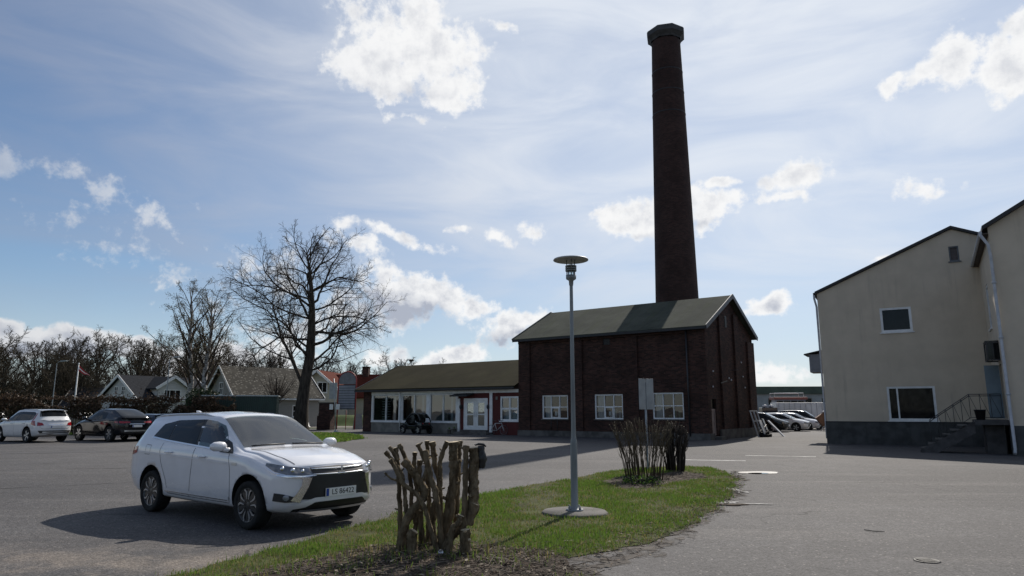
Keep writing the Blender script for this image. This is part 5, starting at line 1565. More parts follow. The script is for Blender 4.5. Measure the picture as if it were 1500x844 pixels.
class Tree:
    def __init__(s, seed): s.g = random.Random(seed); s.lines = []
    def rv(s, a): return Vector((s.g.gauss(0,a), s.g.gauss(0,a), s.g.gauss(0,a)))
    def limb(s, p, d, L, r0, r1, n, wob, up, lvl):
        pts = [p.copy()]; d = d.normalized(); step = L / n; rr = [r0]
        for i in range(n):
            d = (d + s.rv(wob) + Vector((0,0,up))).normalized()
            p = p + d * step; pts.append(p.copy()); rr.append(r0 + (r1-r0) * ((i+1)/n)**.85)
        s.lines.append((pts, rr, lvl)); return pts, rr
    def at(s, pts, rr, t):
        f = t * (len(pts)-1); i = min(int(f), len(pts)-2); k = f - i
        return pts[i].lerp(pts[i+1], k), (pts[i+1]-pts[i]).normalized(), rr[i]*(1-k)+rr[i+1]*k
    def sub(s, pts, rr, L, spec, lvl):
        """spec: list of (count, t0, length factor, angle, wobble, up, min radius) per level"""
        if not spec: return
        cnt, t0, lf, ang, wob, up, rmin = spec[0]
        phase = s.g.uniform(0, 6.28)
        if lvl == 2 and L < 20: cnt = max(3, int(cnt * L / 6.2))
        for k in range(cnt):
            t = t0 + (1 - t0) * (k + s.g.random()*.8) / cnt
            t = min(t, .98)
            p, d, r = s.at(pts, rr, t)
            o = d.orthogonal().normalized(); b = d.cross(o)
            phase += 2.4 + s.g.uniform(-.5,.5)
            side = o*math.cos(phase) + b*math.sin(phase)
            a = R(ang) * s.g.uniform(.7,1.3)
            nd = d*math.cos(a) + side*math.sin(a)
            l2 = L * lf * (1 - .55*t) * s.g.uniform(.65,1.25)
            r2 = max(rmin, min(r*.62, r*.4 + .02))
            n = 6 if lvl < 3 else (4 if lvl < 4 else 3)
            q, qr = s.limb(p, nd, l2, r2, max(rmin*.7, r2*.25), n, wob, up, lvl)
            s.sub(q, qr, l2, spec[1:], lvl+1)
    def mesh(s, lo, hi, sides):
        mb = MB()
        for pts, rr, lvl in s.lines:
            if lo <= lvl <= hi: mb.tube(pts, rr, sides.get(lvl, 3), False, True)
        return mb

# ---- the big bare tree
T = Tree(21)
root = thing('bare_tree', 'large spreading bare tree with dark trunk standing alone left of the shop wing', 'tree', gp(440, 629.5))
tp = [Vector(p) for p in ((-.05,0,-.1),(0,0,.4),(.02,.0,2.),(.22,0,4.2),(.50,.05,6.6),(.50,.1,8.8),(.40,.2,10.8),(.25,.15,12.6),(.05,.1,14.2),(-.2,0,15.5),(-.35,0,16.3))]
tr = [.92,.68,.56,.48,.42,.35,.28,.20,.13,.075,.03]
T.lines.append((tp, tr, 0))
fine = [(10,.16,.52,42,.13,.01,.014),(7,.10,.50,42,.16,.0,.009),(5,.10,.65,42,.18,.0,.007)]
specs = [ # t on the trunk, azimuth deg (0 = +x), elevation, length, radius
    (.27,172,56,9.6,.26),(.36,20,42,7.2,.16),(.40,150,30,7.2,.15),(.44,-20,26,8.4,.20),(.46,215,24,6.6,.14),(.49,10,18,8.0,.17),(.51,95,30,6,.14),
    (.54,190,34,7.4,.16),(.57,-60,35,6.3,.13),(.60,165,32,7.0,.15),(.62,15,38,7.2,.15),(.65,250,40,5.8,.12),(.68,-15,42,6.6,.13),(.70,185,44,6.4,.13),(.73,60,48,5.4,.11),
    (.33,-35,24,7.6,.14),(.38,235,34,6.8,.13),(.42,185,20,7.6,.14),(.47,60,26,6.8,.13),(.52,-5,14,7.6,.13),(.55,160,22,7.2,.13),(.59,30,24,7.0,.12),(.64,205,30,6.4,.11),(.66,110,36,5.8,.10),
    (.76,140,52,5.2,.10),(.78,-10,52,5.4,.10),(.80,200,52,5.2,.10),(.83,300,56,4.4,.08),(.85,170,58,4.2,.08),(.87,20,58,4.2,.08),(.90,100,62,3.4,.06),(.92,200,62,3.2,.06),(.94,-10,64,3.0,.055)]
for t, az, el, L, r in specs:
    p, d, rr_ = T.at(tp, tr, t)
    a, e = R(az), R(el)
    nd = Vector((math.cos(a)*math.cos(e), math.sin(a)*math.cos(e), math.sin(e)))
    L *= (1.20 if abs(((az+180) % 360) - 180) > 90 else 1.02) if t < .7 else .92
    q, qr = T.limb(p, nd, L, r*.78, .02, 12, .17, .0 if el > 35 else .022, 1)
    T.sub(q, qr, L, fine, 2)
T.mesh(0, 1, {0:18,1:9}).build('trunk', M['bark_dark'], root, recalc=False)
T.mesh(2, 9, {2:6,3:4}).build('crown', M['twig_dark'], root, recalc=False)

# ---- twin birches beyond the container
def birch(seed, label, loc, h, lean, rz):
    T = Tree(seed)
    root = thing('birch_tree', label, 'tree', loc, rz, 'birches behind the green container')
    n = 12
    tp = [Vector((lean*(i/n)**1.5*h*.12 + .12*math.sin(i*1.1+seed), .1*math.sin(i*.9+seed*2), h*i/n)) for i in range(n+1)]
    tr = [.30*(1-i/n)**.8 + .025 for i in range(n+1)]
    T.lines.append((tp, tr, 0))
    for k in range(20):
        t = .22 + .74*k/20; p, d, r_ = T.at(tp, tr, t)
        a = k*2.4 + T.g.uniform(-.4,.4); e = R(50 + 15*T.g.random())
        L = h*(.44*(1-t)+.17)
        q, qr = T.limb(p, Vector((math.cos(a)*math.cos(e), math.sin(a)*math.cos(e), math.sin(e))), L, min(.11, r_*.55), .018, 8, .08, .01, 1)
        T.sub(q, qr, L, [(6,.25,.45,42,.12,-.02,.016),(6,.1,.6,40,.10,-.16,.010)], 2)
    T.mesh(0, 0, {0:12}).build('trunk', M['birch_bark'], root, recalc=False)
    T.mesh(1, 9, {1:6}).build('crown', M['birch_twig'], root, recalc=False)
    # catkins and first leaves
    V = []; g = T.g
    for pts, rr, lvl in T.lines:
        if lvl < 2: continue
        for p in pts[1:]:
            for _ in range(2):
                c = p + Vector((g.gauss(0,.12), g.gauss(0,.12), g.gauss(-.1,.14))); a = Vector((g.gauss(0,1), g.gauss(0,1), g.gauss(0,1))).normalized()*.055; b = a.orthogonal().normalized()*.028
                V += [c-a, c+b, c+a, c-b]
    V = np.array([tuple(v) for v in V]); q = np.arange(len(V)).reshape(-1,4)
    np_mesh('catkins', V, q, CAT, root)
birch(3, 'left birch of the pair with pale bark and drooping twigs, behind the green container', Vector((-30.7,66,0)), 13.4, -.5, .3)
birch(8, 'right birch of the pair, darker and leaning right, behind the green container', Vector((-29.0,65,0)), 12.6, 1.2, 1.9)

# ---- woodland on the left and single bare trees behind the houses
def wood_proto(seed, h, spread, label, group, name='woodland_tree', cols=None):
    T = Tree(seed)
    root = thing(name, label, 'tree', (0,0,0), 0, group)
    n = 8
    tp = [Vector((.25*math.sin(i*.8+seed), .25*math.cos(i*.7+seed), h*.92*i/n)) for i in range(n+1)]
    tr = [.30*(1-i/n)**.8+.03 for i in range(n+1)]
    T.lines.append((tp, tr, 0))
    for k in range(17):
        t = .18 + .80*k/17; p, d, r_ = T.at(tp, tr, t)
        a = k*2.4 + T.g.uniform(-.5,.5); e = R(28 + 38*t)
        L = spread*1.15*math.sin(math.pi*(.22+.70*t))**.9*T.g.uniform(.75,1.2)
        q, qr = T.limb(p, Vector((math.cos(a)*math.cos(e), math.sin(a)*math.cos(e), math.sin(e))), L, min(.14, r_*.6), .03, 7, .13, .05, 1)
        T.sub(q, qr, L, [(9,.12,.5,46,.15,.03,.026),(8,.1,.55,44,.18,.02,.020),(4,.1,.65,42,.2,0,.016)], 2)
    T.mesh(0, 1, {0:8,1:5}).build('trunk', M['bark_dark'], root, recalc=False)
    T.mesh(2, 9, {2:3}).build('crown', cols or M['twig_brown'], root, recalc=False)
    return root
GW = 'bare woodland behind the left hedge'
LW = 'bare brown tree of the woodland behind the long hedge at the left'
protos = [wood_proto(31, 10.8, 5.2, LW, GW), wood_proto(47, 10.2, 5.8, LW, GW), wood_proto(59, 11.6, 4.8, LW, GW)]
g_ = random.Random(5)
spots = []
for k in range(15): spots.append((-92 + k*4.3 + g_.uniform(-1,1), 92 + g_.uniform(-5,6) + (4 if k%2 else 0)))
for k in range(12): spots.append((-104 + k*6.0 + g_.uniform(-1.5,1.5), 108 + g_.uniform(-4,6)))
for k in range(9): spots.append((-66 + k*4.2 + g_.uniform(-1,1), 78 + g_.uniform(-3,4)))
for i, (x, y) in enumerate(spots):
    sc = g_.uniform(.82,1.15) * (.74 if y < 84 else 1.0) * (1.0 if x < -45 else .92)
    if (x > -40 and y < 100) or (x > -49 and y < 88): continue
    if i < 3: o = protos[i]; o.location = (x,y,0); o.rotation_euler = (0,0,g_.uniform(0,6)); o.scale = (sc,)*3
    else: dup(protos[i % 3], (x,y,0), g_.uniform(0,6.28), None, None, sc)
GB = 'bare trees behind the far houses'
LB = 'bare tree rising behind the roofs of the far houses'
pb = wood_proto(71, 8.6, 5.4, LB, GB, cols=M['twig_dark'])
pb.location = (-18.5,112,0)
for x, y, s in ((-13.5,116,.9),(-9.5,112,.8),(-26,110,.95),(-37,104,1.05),(-46,106,1.0),(-33,118,1.1),(-5,120,.85),(-42,99,.9)):
    dup(pb, (x,y,0), x*1.7, None, None, s)
def thicket(name, label, x0, x1, y0, y1, h, n, seed, mat):
    g = np.random.default_rng(seed)
    x = g.uniform(x0,x1,n); y = g.uniform(y0,y1,n)
    env = np.array([1 + .35*mnoise.noise(Vector((a*.13,b*.13,seed))) + .22*mnoise.noise(Vector((a*.6,b*.6,seed))) for a,b in zip(x,y)])
    z = h*env*g.beta(1.1,1.5,n)
    L = g.uniform(.5,2.0,n); d = g.normal(0,.45,(n,3)); d[:,2] = np.abs(g.normal(1,.45,n)); d /= np.linalg.norm(d,axis=1)[:,None]
    s = np.cross(d, g.normal(0,1,(n,3))); s /= np.linalg.norm(s,axis=1)[:,None]
    P = np.stack([x,y,z],1); w = g.uniform(.012,.035,n)[:,None]; E = P + d*L[:,None]
    V = np.stack([P-s*w, P+s*w, E+s*w*.3, E-s*w*.3],1).reshape(-1,3)
    o = np_mesh(name, V, np.arange(n*4).reshape(-1,4), mat)
    return tag(o, label, 'wood', None, 'stuff')
thicket('wood_undergrowth', 'dense brown undergrowth of the bare woodland at the left', -125, -44, 95, 125, 7.4, 52000, 3, M['twig_brown'])
thicket('far_wood', 'bare wood across the road behind the photographer', -90, 110, -75, -45, 10.5, 60000, 8, pm('dark_far_twigs', (.020,.018,.017), .95, .25, 1, spec=.05))
# evergreen bush and small pollarded tree near the houses
def leafy_bush(name, label, loc, rx, ry, h, n, mats, weights, seed, size=.07, group=None, cat='shrub'):
    root = thing(name, label, cat, loc, 0, group)
    g = np.random.default_rng(seed)
    C = g.normal(0, 1, (n,3)); C /= np.linalg.norm(C, axis=1)[:,None]
    rad = g.uniform(.35,1.0,n)**.5
    lump = np.array([1 + .35*mnoise.noise(Vector((*(c*2.1),)) + Vector((seed,0,0))) for c in C])
    P = C * (rad*lump)[:,None] * np.array([rx,ry,h/2]) + np.array([0,0,h/2])
    P[:,2] = np.maximum(P[:,2], .03)
    a = g.normal(0,1,(n,3)); a /= np.linalg.norm(a,axis=1)[:,None]
    b = np.cross(a, g.normal(0,1,(n,3))); b /= np.linalg.norm(b,axis=1)[:,None]
    s = size*g.uniform(.6,1.4,n)[:,None]
    V = np.stack([P-a*s, P+b*s*.5, P+a*s, P-b*s*.5], 1).reshape(-1,3)
    mi = g.choice(len(mats), n, p=np.array(weights)/np.sum(weights))
    np_mesh('foliage', V, np.arange(n*4).reshape(-1,4), None, root, mats, mi)
    mb = MB(); rr = random.Random(seed)
    for k in range(9):
        aa = k*.7; mb.tube([(0,0,0),(rx*.35*math.cos(aa),ry*.35*math.sin(aa),h*.5),(rx*.75*math.cos(aa),ry*.75*math.sin(aa),h*.85)],[.03,.02,.008],5)
    mb.build('stem', M['twig_dark'], root)
    return root
EV1 = leafmat('evergreen_dark', (.018,.032,.014), .15); EV2 = leafmat('evergreen_mid', (.030,.050,.020), .15)
leafy_bush('evergreen_bush', 'dark evergreen bush behind the green container roof', (-26.2,58.5,0), 1.6,1.3,3.5, 6500, [EV1,EV2], [.6,.4], 2, .10)
T = Tree(77)
root = thing('pollarded_tree', 'small bare pollarded tree with brush of upright twigs beside the big tree trunk', 'tree', (-21.0,61.5,0))
tp = [Vector((0,0,0)),Vector((.02,0,.9)),Vector((-.02,0,1.9)),Vector((0,0,2.6))]; tr = [.26,.21,.19,.22]
T.lines.append((tp,tr,0))
for k in range(46):
    a = T.g.uniform(0,6.28); e = R(T.g.uniform(28,85)); p = Vector((0,0,T.g.uniform(1.9,2.65)))
    q,qr = T.limb(p, Vector((math.cos(a)*math.cos(e),math.sin(a)*math.cos(e),math.sin(e))), T.g.uniform(1.8,3.0), .035,.012,5,.08,.06,2)
    T.sub(q,qr,2.2,[(4,.2,.4,35,.1,.05,.012)],3)
T.mesh(0,0,{0:10}).build('trunk', M['bark_dark'], root, recalc=False); T.mesh(2,9,{2:4}).build('crown', M['twig_dark'], root, recalc=False)

# ---- clipped brown hedge behind the parked cars
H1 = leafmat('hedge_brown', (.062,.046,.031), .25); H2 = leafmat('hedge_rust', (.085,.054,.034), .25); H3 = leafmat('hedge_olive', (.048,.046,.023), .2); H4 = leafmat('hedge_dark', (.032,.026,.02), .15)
def hedge(a, b, w, h, n, seed):
    a, b = Vector(a), Vector(b)
    d = (b-a); L = d.length; d.normalize(); s = Vector((-d.y, d.x, 0))
    root = thing('hedge', 'long clipped brown leafed hedge behind the cars at the left', 'hedge', a, math.atan2(d.y, d.x))
    g = np.random.default_rng(seed)
    x = g.uniform(0, L, n); z = h * g.beta(1.5, 1.0, n); y = g.uniform(-w/2, w/2, n)
    bump = np.array([mnoise.noise(Vector((q*.5, zz*.9, 1.))) for q, zz in zip(x, z)])
    hole = np.array([mnoise.noise(Vector((q*1.1, zz*1.6, 7.))) for q, zz in zip(x, z)])
    y = np.where(g.random(n) < .6, -w/2*(1+.45*bump) + np.abs(g.normal(0,.12,n)), y)
    z = z*(1+.06*bump) + (z > h*.85)*g.exponential(.13,n)
    keep = hole < .30
    P = np.stack([x,y,z],1)[keep]; m = len(P)
    u = g.normal(0,1,(m,3)); u /= np.linalg.norm(u,axis=1)[:,None]
    v = np.cross(u, g.normal(0,1,(m,3))); v /= np.linalg.norm(v,axis=1)[:,None]
    sz = .075*g.uniform(.6,1.5,m)[:,None]
    V = np.stack([P-u*sz, P+v*sz*.55, P+u*sz, P-v*sz*.55],1).reshape(-1,3)
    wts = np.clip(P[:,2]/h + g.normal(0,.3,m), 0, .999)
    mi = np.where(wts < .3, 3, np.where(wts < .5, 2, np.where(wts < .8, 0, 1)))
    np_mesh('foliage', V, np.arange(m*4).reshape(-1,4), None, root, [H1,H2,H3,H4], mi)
    mb = MB(); rr = random.Random(seed)
    for k in range(int(L*7)):
        xx = rr.uniform(0,L); yy = rr.uniform(-w*.3,w*.3)
        p = [(xx,yy,0),(xx+rr.uniform(-.15,.15),yy+rr.uniform(-.15,.15),h*.5),(xx+rr.uniform(-.3,.3),yy+rr.uniform(-.3,.3),h*rr.uniform(.85,1.05))]
        mb.tube(p,[.022,.016,.007],4,False)
    mb.build('stem', M['twig_dark'], root, recalc=False)
hedge((-52,46,0), (-20.5,51.5,0), 1.2, 2.42, 62000, 4)

# ------------------------------------------------------------------ cut-back shrubs on the island
M['stump_bark'] = bark('stump_bark', (.098,.073,.044), (.20,.158,.100), (1,1,.35), 18)
M['stump_bark_dark'] = bark('brushwood_bark', (.075,.060,.040), (.130,.105,.070), (1,1,.35), 18)
M['cut_wood'] = pm('fresh_cut_wood', (.42,.34,.22), .85, .2, 30, c2=(.55,.46,.32))
def zs(x, y): return (540 + x*.26063, 620 + y*.26066)
def atY(px, py, Y):
    d = ray(px, py); k = Y / d[1]
    return Vector((d[0]*k, Y, CAM_H + d[2]*k))
stems = [ # outline points measured off the clump, thickness, depth
    ([(176,722),(178,600),(174,430),(170,330),(164,240),(150,140)],27,8.55),
    ([(228,700),(215,560),(207,430),(196,330),(178,270),(138,215),(95,162)],24,8.45),
    ([(392,690),(352,605),(312,470),(272,402),(190,335),(155,262),(120,205)],25,8.30),
    ([(168,326),(128,312),(108,296),(92,280)],11,8.32),
    ([(182,730),(190,610),(230,515),(285,450),(318,400),(300,345),(245,272),(196,212)],44,8.42),
    ([(246,690),(266,560),(282,440),(262,330),(256,240),(258,165)],26,8.62),
    ([(412,690),(402,570),(378,410),(348,290),(316,155)],32,8.36),
    ([(302,690),(292,520),(284,400),(284,300),(288,210)],30,8.72),
    ([(330,690),(338,520),(338,380),(325,290),(330,190),(328,100)],24,8.80),
    ([(372,660),(360,520),(395,420),(398,330),(374,240),(366,170),(358,106)],32,8.74),
    ([(420,660),(402,420),(404,300),(402,215),(440,105)],26,8.60),
    ([(436,690),(444,570),(468,380),(480,240),(480,170),(478,106)],56,8.50),
    ([(486,640),(492,520),(500,400),(506,230),(513,100)],28,8.66),
    ([(532,745),(530,610),(540,420),(545,230),(548,128)],33,8.30),
    ([(556,560),(584,470),(592,380),(586,300),(594,220),(588,138)],62,8.36),
    ([(540,768),(546,700),(541,600)],60,8.18),
    ([(420,700),(470,630),(530,570),(572,510),(598,450)],48,8.34),
    ([(262,560),(240,470),(240,380),(222,240),(172,120)],24,8.60),
    ([(300,330),(330,250),(305,190),(276,118)],24,8.50),
    ([(160,210),(142,175),(118,132)],22,8.50),
    ([(250,735),(240,640),(255,605)],54,8.25),
    ([(120,705),(140,712),(180,735)],30,8.40),
    ([(352,560),(372,470),(392,415)],40,8.70),
    ([(455,690),(470,600),(505,560),(520,520)],34,8.24),
]
root = thing('cut_shrub', 'clump of thick sawn off bare stems on the soil bed in the foreground', 'shrub', (0,0,0))
g_ = random.Random(12)
for si, (pts, wz, Y) in enumerate(stems):
    P = [atY(*zs(*p), Y) for p in pts]
    if pts[0][1] > 640:
        P[0].z = -.02
        P[0].y = Y
    r = wz*.26063*.46*Y/1000
    # resample smoothly
    Q = []; rad = []
    n = 11*(len(P)-1)
    for i in range(n+1):
        f = i/n*(len(P)-1); k = min(int(f), len(P)-2); t = f-k
        p0 = P[max(k-1,0)]; p1 = P[k]; p2 = P[k+1]; p3 = P[min(k+2,len(P)-1)]
        q = .5*((2*p1)+(p2-p0)*t+(2*p0-5*p1+4*p2-p3)*t*t+(3*p1-p0-3*p2+p3)*t**3)
        q = q + Vector((mnoise.noise(q*9+Vector((si,0,0))), mnoise.noise(q*9+Vector((0,si,0))), 0))*r*.3
        u = i/n
        kn = 1 + .26*max(0, mnoise.noise(Vector((si*3.1, u*9, 0)))) + (.28 if u > .93 and len(pts) > 3 else 0) + (.35*(1-u*6) if u < .16 and pts[0][1] > 640 else 0)
        Q.append(q); rad.append(r*kn*(1.06-.16*u))
    mb = MB(); mb.tube(Q, rad, 18, True, True)
    # roughen the bark
    for i, v in enumerate(mb.v):
        c = Vector(v); cs = Vector((c.x*70, c.y*70, c.z*16)); mb.v[i] = tuple(c + Vector((mnoise.noise(c*38), mnoise.noise(c*38+Vector((5,5,5))), mnoise.noise(c*30+Vector((9,1,4)))*.5))*r*.32 + Vector((mnoise.noise(cs), mnoise.noise(cs+Vector((7,3,1))), 0))*min(.006, r*.30))
    st = mb.build('stem', M['stump_bark'], root)
    end = Q[-1]; d = (Q[-1]-Q[-2]).normalized()
    mb = MB(); z_ = d; x_ = d.orthogonal().normalized(); y_ = z_.cross(x_)
    tilt = Vector((g_.uniform(-.4,.4), -.2+g_.uniform(-.4,.2), 0))
    ring = [end + d*.004 + (x_*math.cos(a)+y_*math.sin(a))*rad[-1]*1.0 for a in [2*math.pi*k/12 for k in range(12)]]
    top = end + d*.010
    mb.add(ring+[top], [(k,(k+1)%12,12) for k in range(12)])
    mb.build('cut_face', M['cut_wood'], st)
    # side knots: sawn twig stubs
    if len(pts) > 3:
        for kk in range(g_.randint(2,4)):
            i = g_.randint(n//3, n-2); dd = (Q[i+1]-Q[i]).normalized(); o = dd.orthogonal().normalized(); o = (o*math.cos(kk*2.2+si)+dd.cross(o)*math.sin(kk*2.2+si))
            mb = MB(); mb.tube([Q[i], Q[i]+o*rad[i]*1.2+dd*.01, Q[i]+o*(rad[i]*1.25+g_.uniform(.008,.03))+dd*.02], [r*.42,r*.36,r*.34], 8); mb.build('twig_stub', M['stump_bark'], st)
# pale saw cuts on the low stump at the right
mb = MB()
for p, rr in ((zs(541,604),.022),(zs(566,655),.016)):
    c = atY(*p, 8.09); mb.lathe([(0,.004),(rr*.9,.002),(rr,-.02)],10,Matrix.Translation(c) @ Matrix.Rotation(R(70),4,'X'))
mb.build('cut_face', M['cut_wood'], root)
# black glove-like bag pulled over the right-hand stem
b = thing('black_bag', 'crumpled black plastic bag hooked over the tallest right stem of the cut shrub', 'bag', (0,0,0))
mb = MB()
c0 = atY(*zs(636,190), 8.36)
def bagf(u, v):
    a = 2*math.pi*u; z = -.13 + .26*v
    r = (.030 + .018*math.sin(v*math.pi)) * (1 + .25*mnoise.noise(Vector((math.cos(a)*2, math.sin(a)*2, v*6))))
    if v > .86: r *= 1.2
    return c0 + Vector((r*math.cos(a) + .01*math.sin(v*5), r*math.sin(a), z))
mb.grid(bagf, 20, 16)
mb.build('bag_body', M['black'], b)
mb = MB(); t0 = c0 + Vector((-.02,0,.125)); mb.tube([t0+Vector((-.06,0,.012)), t0+Vector((-.02,0,.025)), t0+Vector((.04,0,.02)), t0+Vector((.07,0,-.005))], [.008,.014,.014,.008], 8); mb.tube([t0+Vector((-.055,0,.012)), t0+Vector((-.07,0,.02))],[.008,.004],6); mb.build('bag_rim', M['black'], b)
# small foil cup at the foot of the clump
cp = atY(*zs(398,698), 8.15); cp.z = .035
mb = MB(); mb.lathe([(0,0),(.022,.0),(.030,.045),(.026,.045),(.02,.006),(0,.006)], 14); o = mb.build('litter_cup', M['silver']); o.location = cp; o.rotation_euler = (R(70),0,R(30)); tag(o, 'small pale metal cup lying at the foot of the cut shrub', 'litter')

def brush(label, loc, n, rbase, rtop, h, rad, mat, seed, tips):
    root = thing('brushwood_shrub', label, 'shrub', loc, 0, 'cut brushwood shrubs on the island')
    g = random.Random(seed)
    for k in range(n):
        a = g.uniform(0,6.28); q = g.random()**.5
        x0, y0 = rbase*q*math.cos(a), rbase*.7*q*math.sin(a)
        x1, y1 = rtop*q*math.cos(a)*g.uniform(.75,1.15)+g.gauss(0,.05), rtop*.7*q*math.sin(a)+g.gauss(0,.05)
        hh = h*g.uniform(.78,1.04)*(1-.10*q)
        r = rad*g.uniform(.6,1.5)
        P = [Vector((x0,y0,-.02)), Vector((x0*.8+x1*.2+g.gauss(0,.02), y0*.8+y1*.2+g.gauss(0,.02), hh*.35)), Vector((x0*.4+x1*.6+g.gauss(0,.035), y0*.4+y1*.6+g.gauss(0,.03), hh*.7)), Vector((x1,y1,hh))]
        mb = MB(); mb.tube(P, [r*1.25,r*1.05,r*.85,r*.75], 6, True)
        for j in range(g.randint(4,9)):
            t = g.uniform(.4,.95); i = min(int(t*3),2); p = P[i].lerp(P[i+1], t*3-i)
            aa = g.uniform(0,6.28); L = g.uniform(.08,.30)*(hh/1.4)
            e = p+Vector((math.cos(aa)*L*.6, math.sin(aa)*L*.45, L)); e.z = min(e.z, h*1.04)
            mb.tube([p, (p+e)/2+Vector((math.cos(aa)*.02,math.sin(aa)*.02,-.01)), e], [r*.55,r*.45,r*.35], 4, True)
        s = mb.build('stem', mat, root)
        if k < tips:
            e = P[-1]; mb = MB(); mb.lathe([(r*.9,-.005),(r*.95,.006),(0,.009)], 6, Matrix.Translation(e)); mb.build('cut_tip', M['cut_wood'], s)
    return root
brush('dense brown bundle of cut upright stems on the grass island, nearer of two brushwood shrubs', gp(944,704), 99, .44, .80, 1.46, .0058, M['stump_bark_dark'], 5, 70)
brush('darker leggy brushwood shrub with few thick stems, farther one beside the dense bundle', gp(988,691), 44, .26, .40, 1.30, .018, M['twig_dark'], 9, 16)
# leaf-green sprouts at the foot of the brushwood
leafy_bush('ground_ivy', 'low dark green sprouts round the foot of the dense brushwood shrub', gp(940,710), .50,.34,.20, 420, [EV2,G3], [.5,.5], 6, .03, cat='plant')
# ------------------------------------------------------------------ lamp post on the island
lp = gp(841, 753)
t = thing('street_lamp', 'grey street lamp with flat disc top and louvred head on a round concrete pad', 'street lamp', (lp.x+.01, lp.y, 0))
mb = MB(); mb.lathe([(0,.055),(.50,.05),(.525,.03),(.53,-.02)], 48); mb.build('concrete_pad', M['concrete'], t)
lampm = pm('weathered_lamp_steel', (.20,.215,.22), .5, .2, 5, metal=.35, stretch=(1,1,.15))
mb = MB(); mb.lathe([(.14,.056),(.14,.075),(.078,.078),(.058,.12),(.056,1.08),(.052,1.14),(.040,1.20),(.038,1.3),(.028,3.70),(.028,3.76)], 20); mb.build('pole', lampm, t)
mb = MB()
for k in range(4):
    a = R(45+90*k); mb = MB(); mb.tube([(.11*math.cos(a),.11*math.sin(a),.07),(.11*math.cos(a),.11*math.sin(a),.13)],.013,6); mb.tube([(.11*math.cos(a),.11*math.sin(a),.08),(.11*math.cos(a),.11*math.sin(a),.10)],.022,6); mb.build('bolt', lampm, t)
mb = MB(); mb.box(-.03,.03,-.0615,-.054,.55,.85); mb.build('hatch', lampm, t)
mb = MB(); mb.lathe([(.029,3.70),(.036,3.72),(.040,3.79),(.085,3.82),(.088,3.885),(.06,3.89),(0,3.89)], 20); mb.build('lamp_cup', lampm, t)
mb = MB(); mb.lathe([(.058,3.885),(.058,4.02)], 18); mb.build('lamp_glass', M['glass'], t)
mb = MB()
for z in (3.965,4.0,4.035): mb.lathe([(.062,z+.008),(.094,z-.012),(.096,z+.014),(.062,z+.026)], 22, closed=True)
mb.build('louvre', lampm, t)
mb = MB()
for k in range(3):
    a = R(30+120*k); MB().tube([(.078*math.cos(a),.078*math.sin(a),3.86),(.078*math.cos(a),.078*math.sin(a),4.16)],.008,6).build('strut', lampm, t)
mb = MB(); mb.lathe([(0,4.185),(.20,4.178),(.29,4.165),(.30,4.150),(.297,4.142),(.20,4.150),(0,4.155)], 40); mb.build('lamp_disc', pm('pale_lamp_disc', (.34,.345,.34), .5, .1, 4), t)

def far_lamp(label, px, Y, h, style, group='far street lamps'):
    x = (px-750)/1000*Y
    t = thing('street_lamp', label, 'street lamp', (x, Y, 0), 0, group)
    mb = MB(); mb.lathe([(.07,0),(.07,.9),(.05,1.0),(.035,h)], 10); mb.build('pole', M['steel'], t)
    mb = MB()
    if style == 'disc': mb.lathe([(0,h+.12),(.42,h+.10),(.44,h+.02),(.10,h-.16),(.06,h-.3)], 16); mb.build('lamp_head', M['dark_metal'], t)
    else:
        s = style
        mb.tube([(0,0,h-.1),(s*.15,0,h+.12),(s*.5,0,h+.2)], .03, 8); mb.prism([(.4,-.02),(1.05,.03),(1.05,.12),(.4,.10)], lambda a,b,d: (s*a, d, h+.17+b), -.12, .12); mb.build('lamp_head', M['steel'], t)
far_lamp('distant street lamp with a flat round head seen above the shop roof ridge', 603, 92, 8.3, 'disc')
far_lamp('distant street lamp with greenish pole among the woodland trees left of the flagpole', 86, 74, 6.7, 1)
far_lamp('street lamp on a pale pole before the white house with dark roof', 250, 62, 6.2, 1)
far_lamp('street lamp at the left edge of the photo with a long arm', -14, 70, 8.2, 1)

# flagpole with pennant
t = thing('flagpole', 'white flagpole among the woodland trees flying a red pennant', 'flagpole', ((118-750)/1000*70, 70, 0))
mb = MB(); mb.lathe([(.10,0),(.09,1),(.045,6.3),(.0,6.32)], 10); mb.lathe([(0,6.45),(.07,6.42),(.09,6.36),(.06,6.3)], 10); mb.build('pole', M['white'], t)
fl = pm('pennant_red', (.42,.03,.04), .8, .1, 3)
mb = MB()
def pen(off): return lambda u, v: (.06 + 1.5*u - .3*u*u, .10*math.sin(u*6)+off, 6.2 - 1.15*u - v*.55*(1-u*.92) - .12*math.sin(u*5))
mb.grid(pen(0), 20, 3); mb.grid(pen(.012), 20, 3); f = mb.build('pennant', fl, t)
mb = MB(); mb.grid(lambda u, v: (lambda p: (p[0], p[1]-.006, p[2]))(pen(0)(u, .38+.24*v)), 20, 1); mb.build('pennant_stripe', M['white'], f)

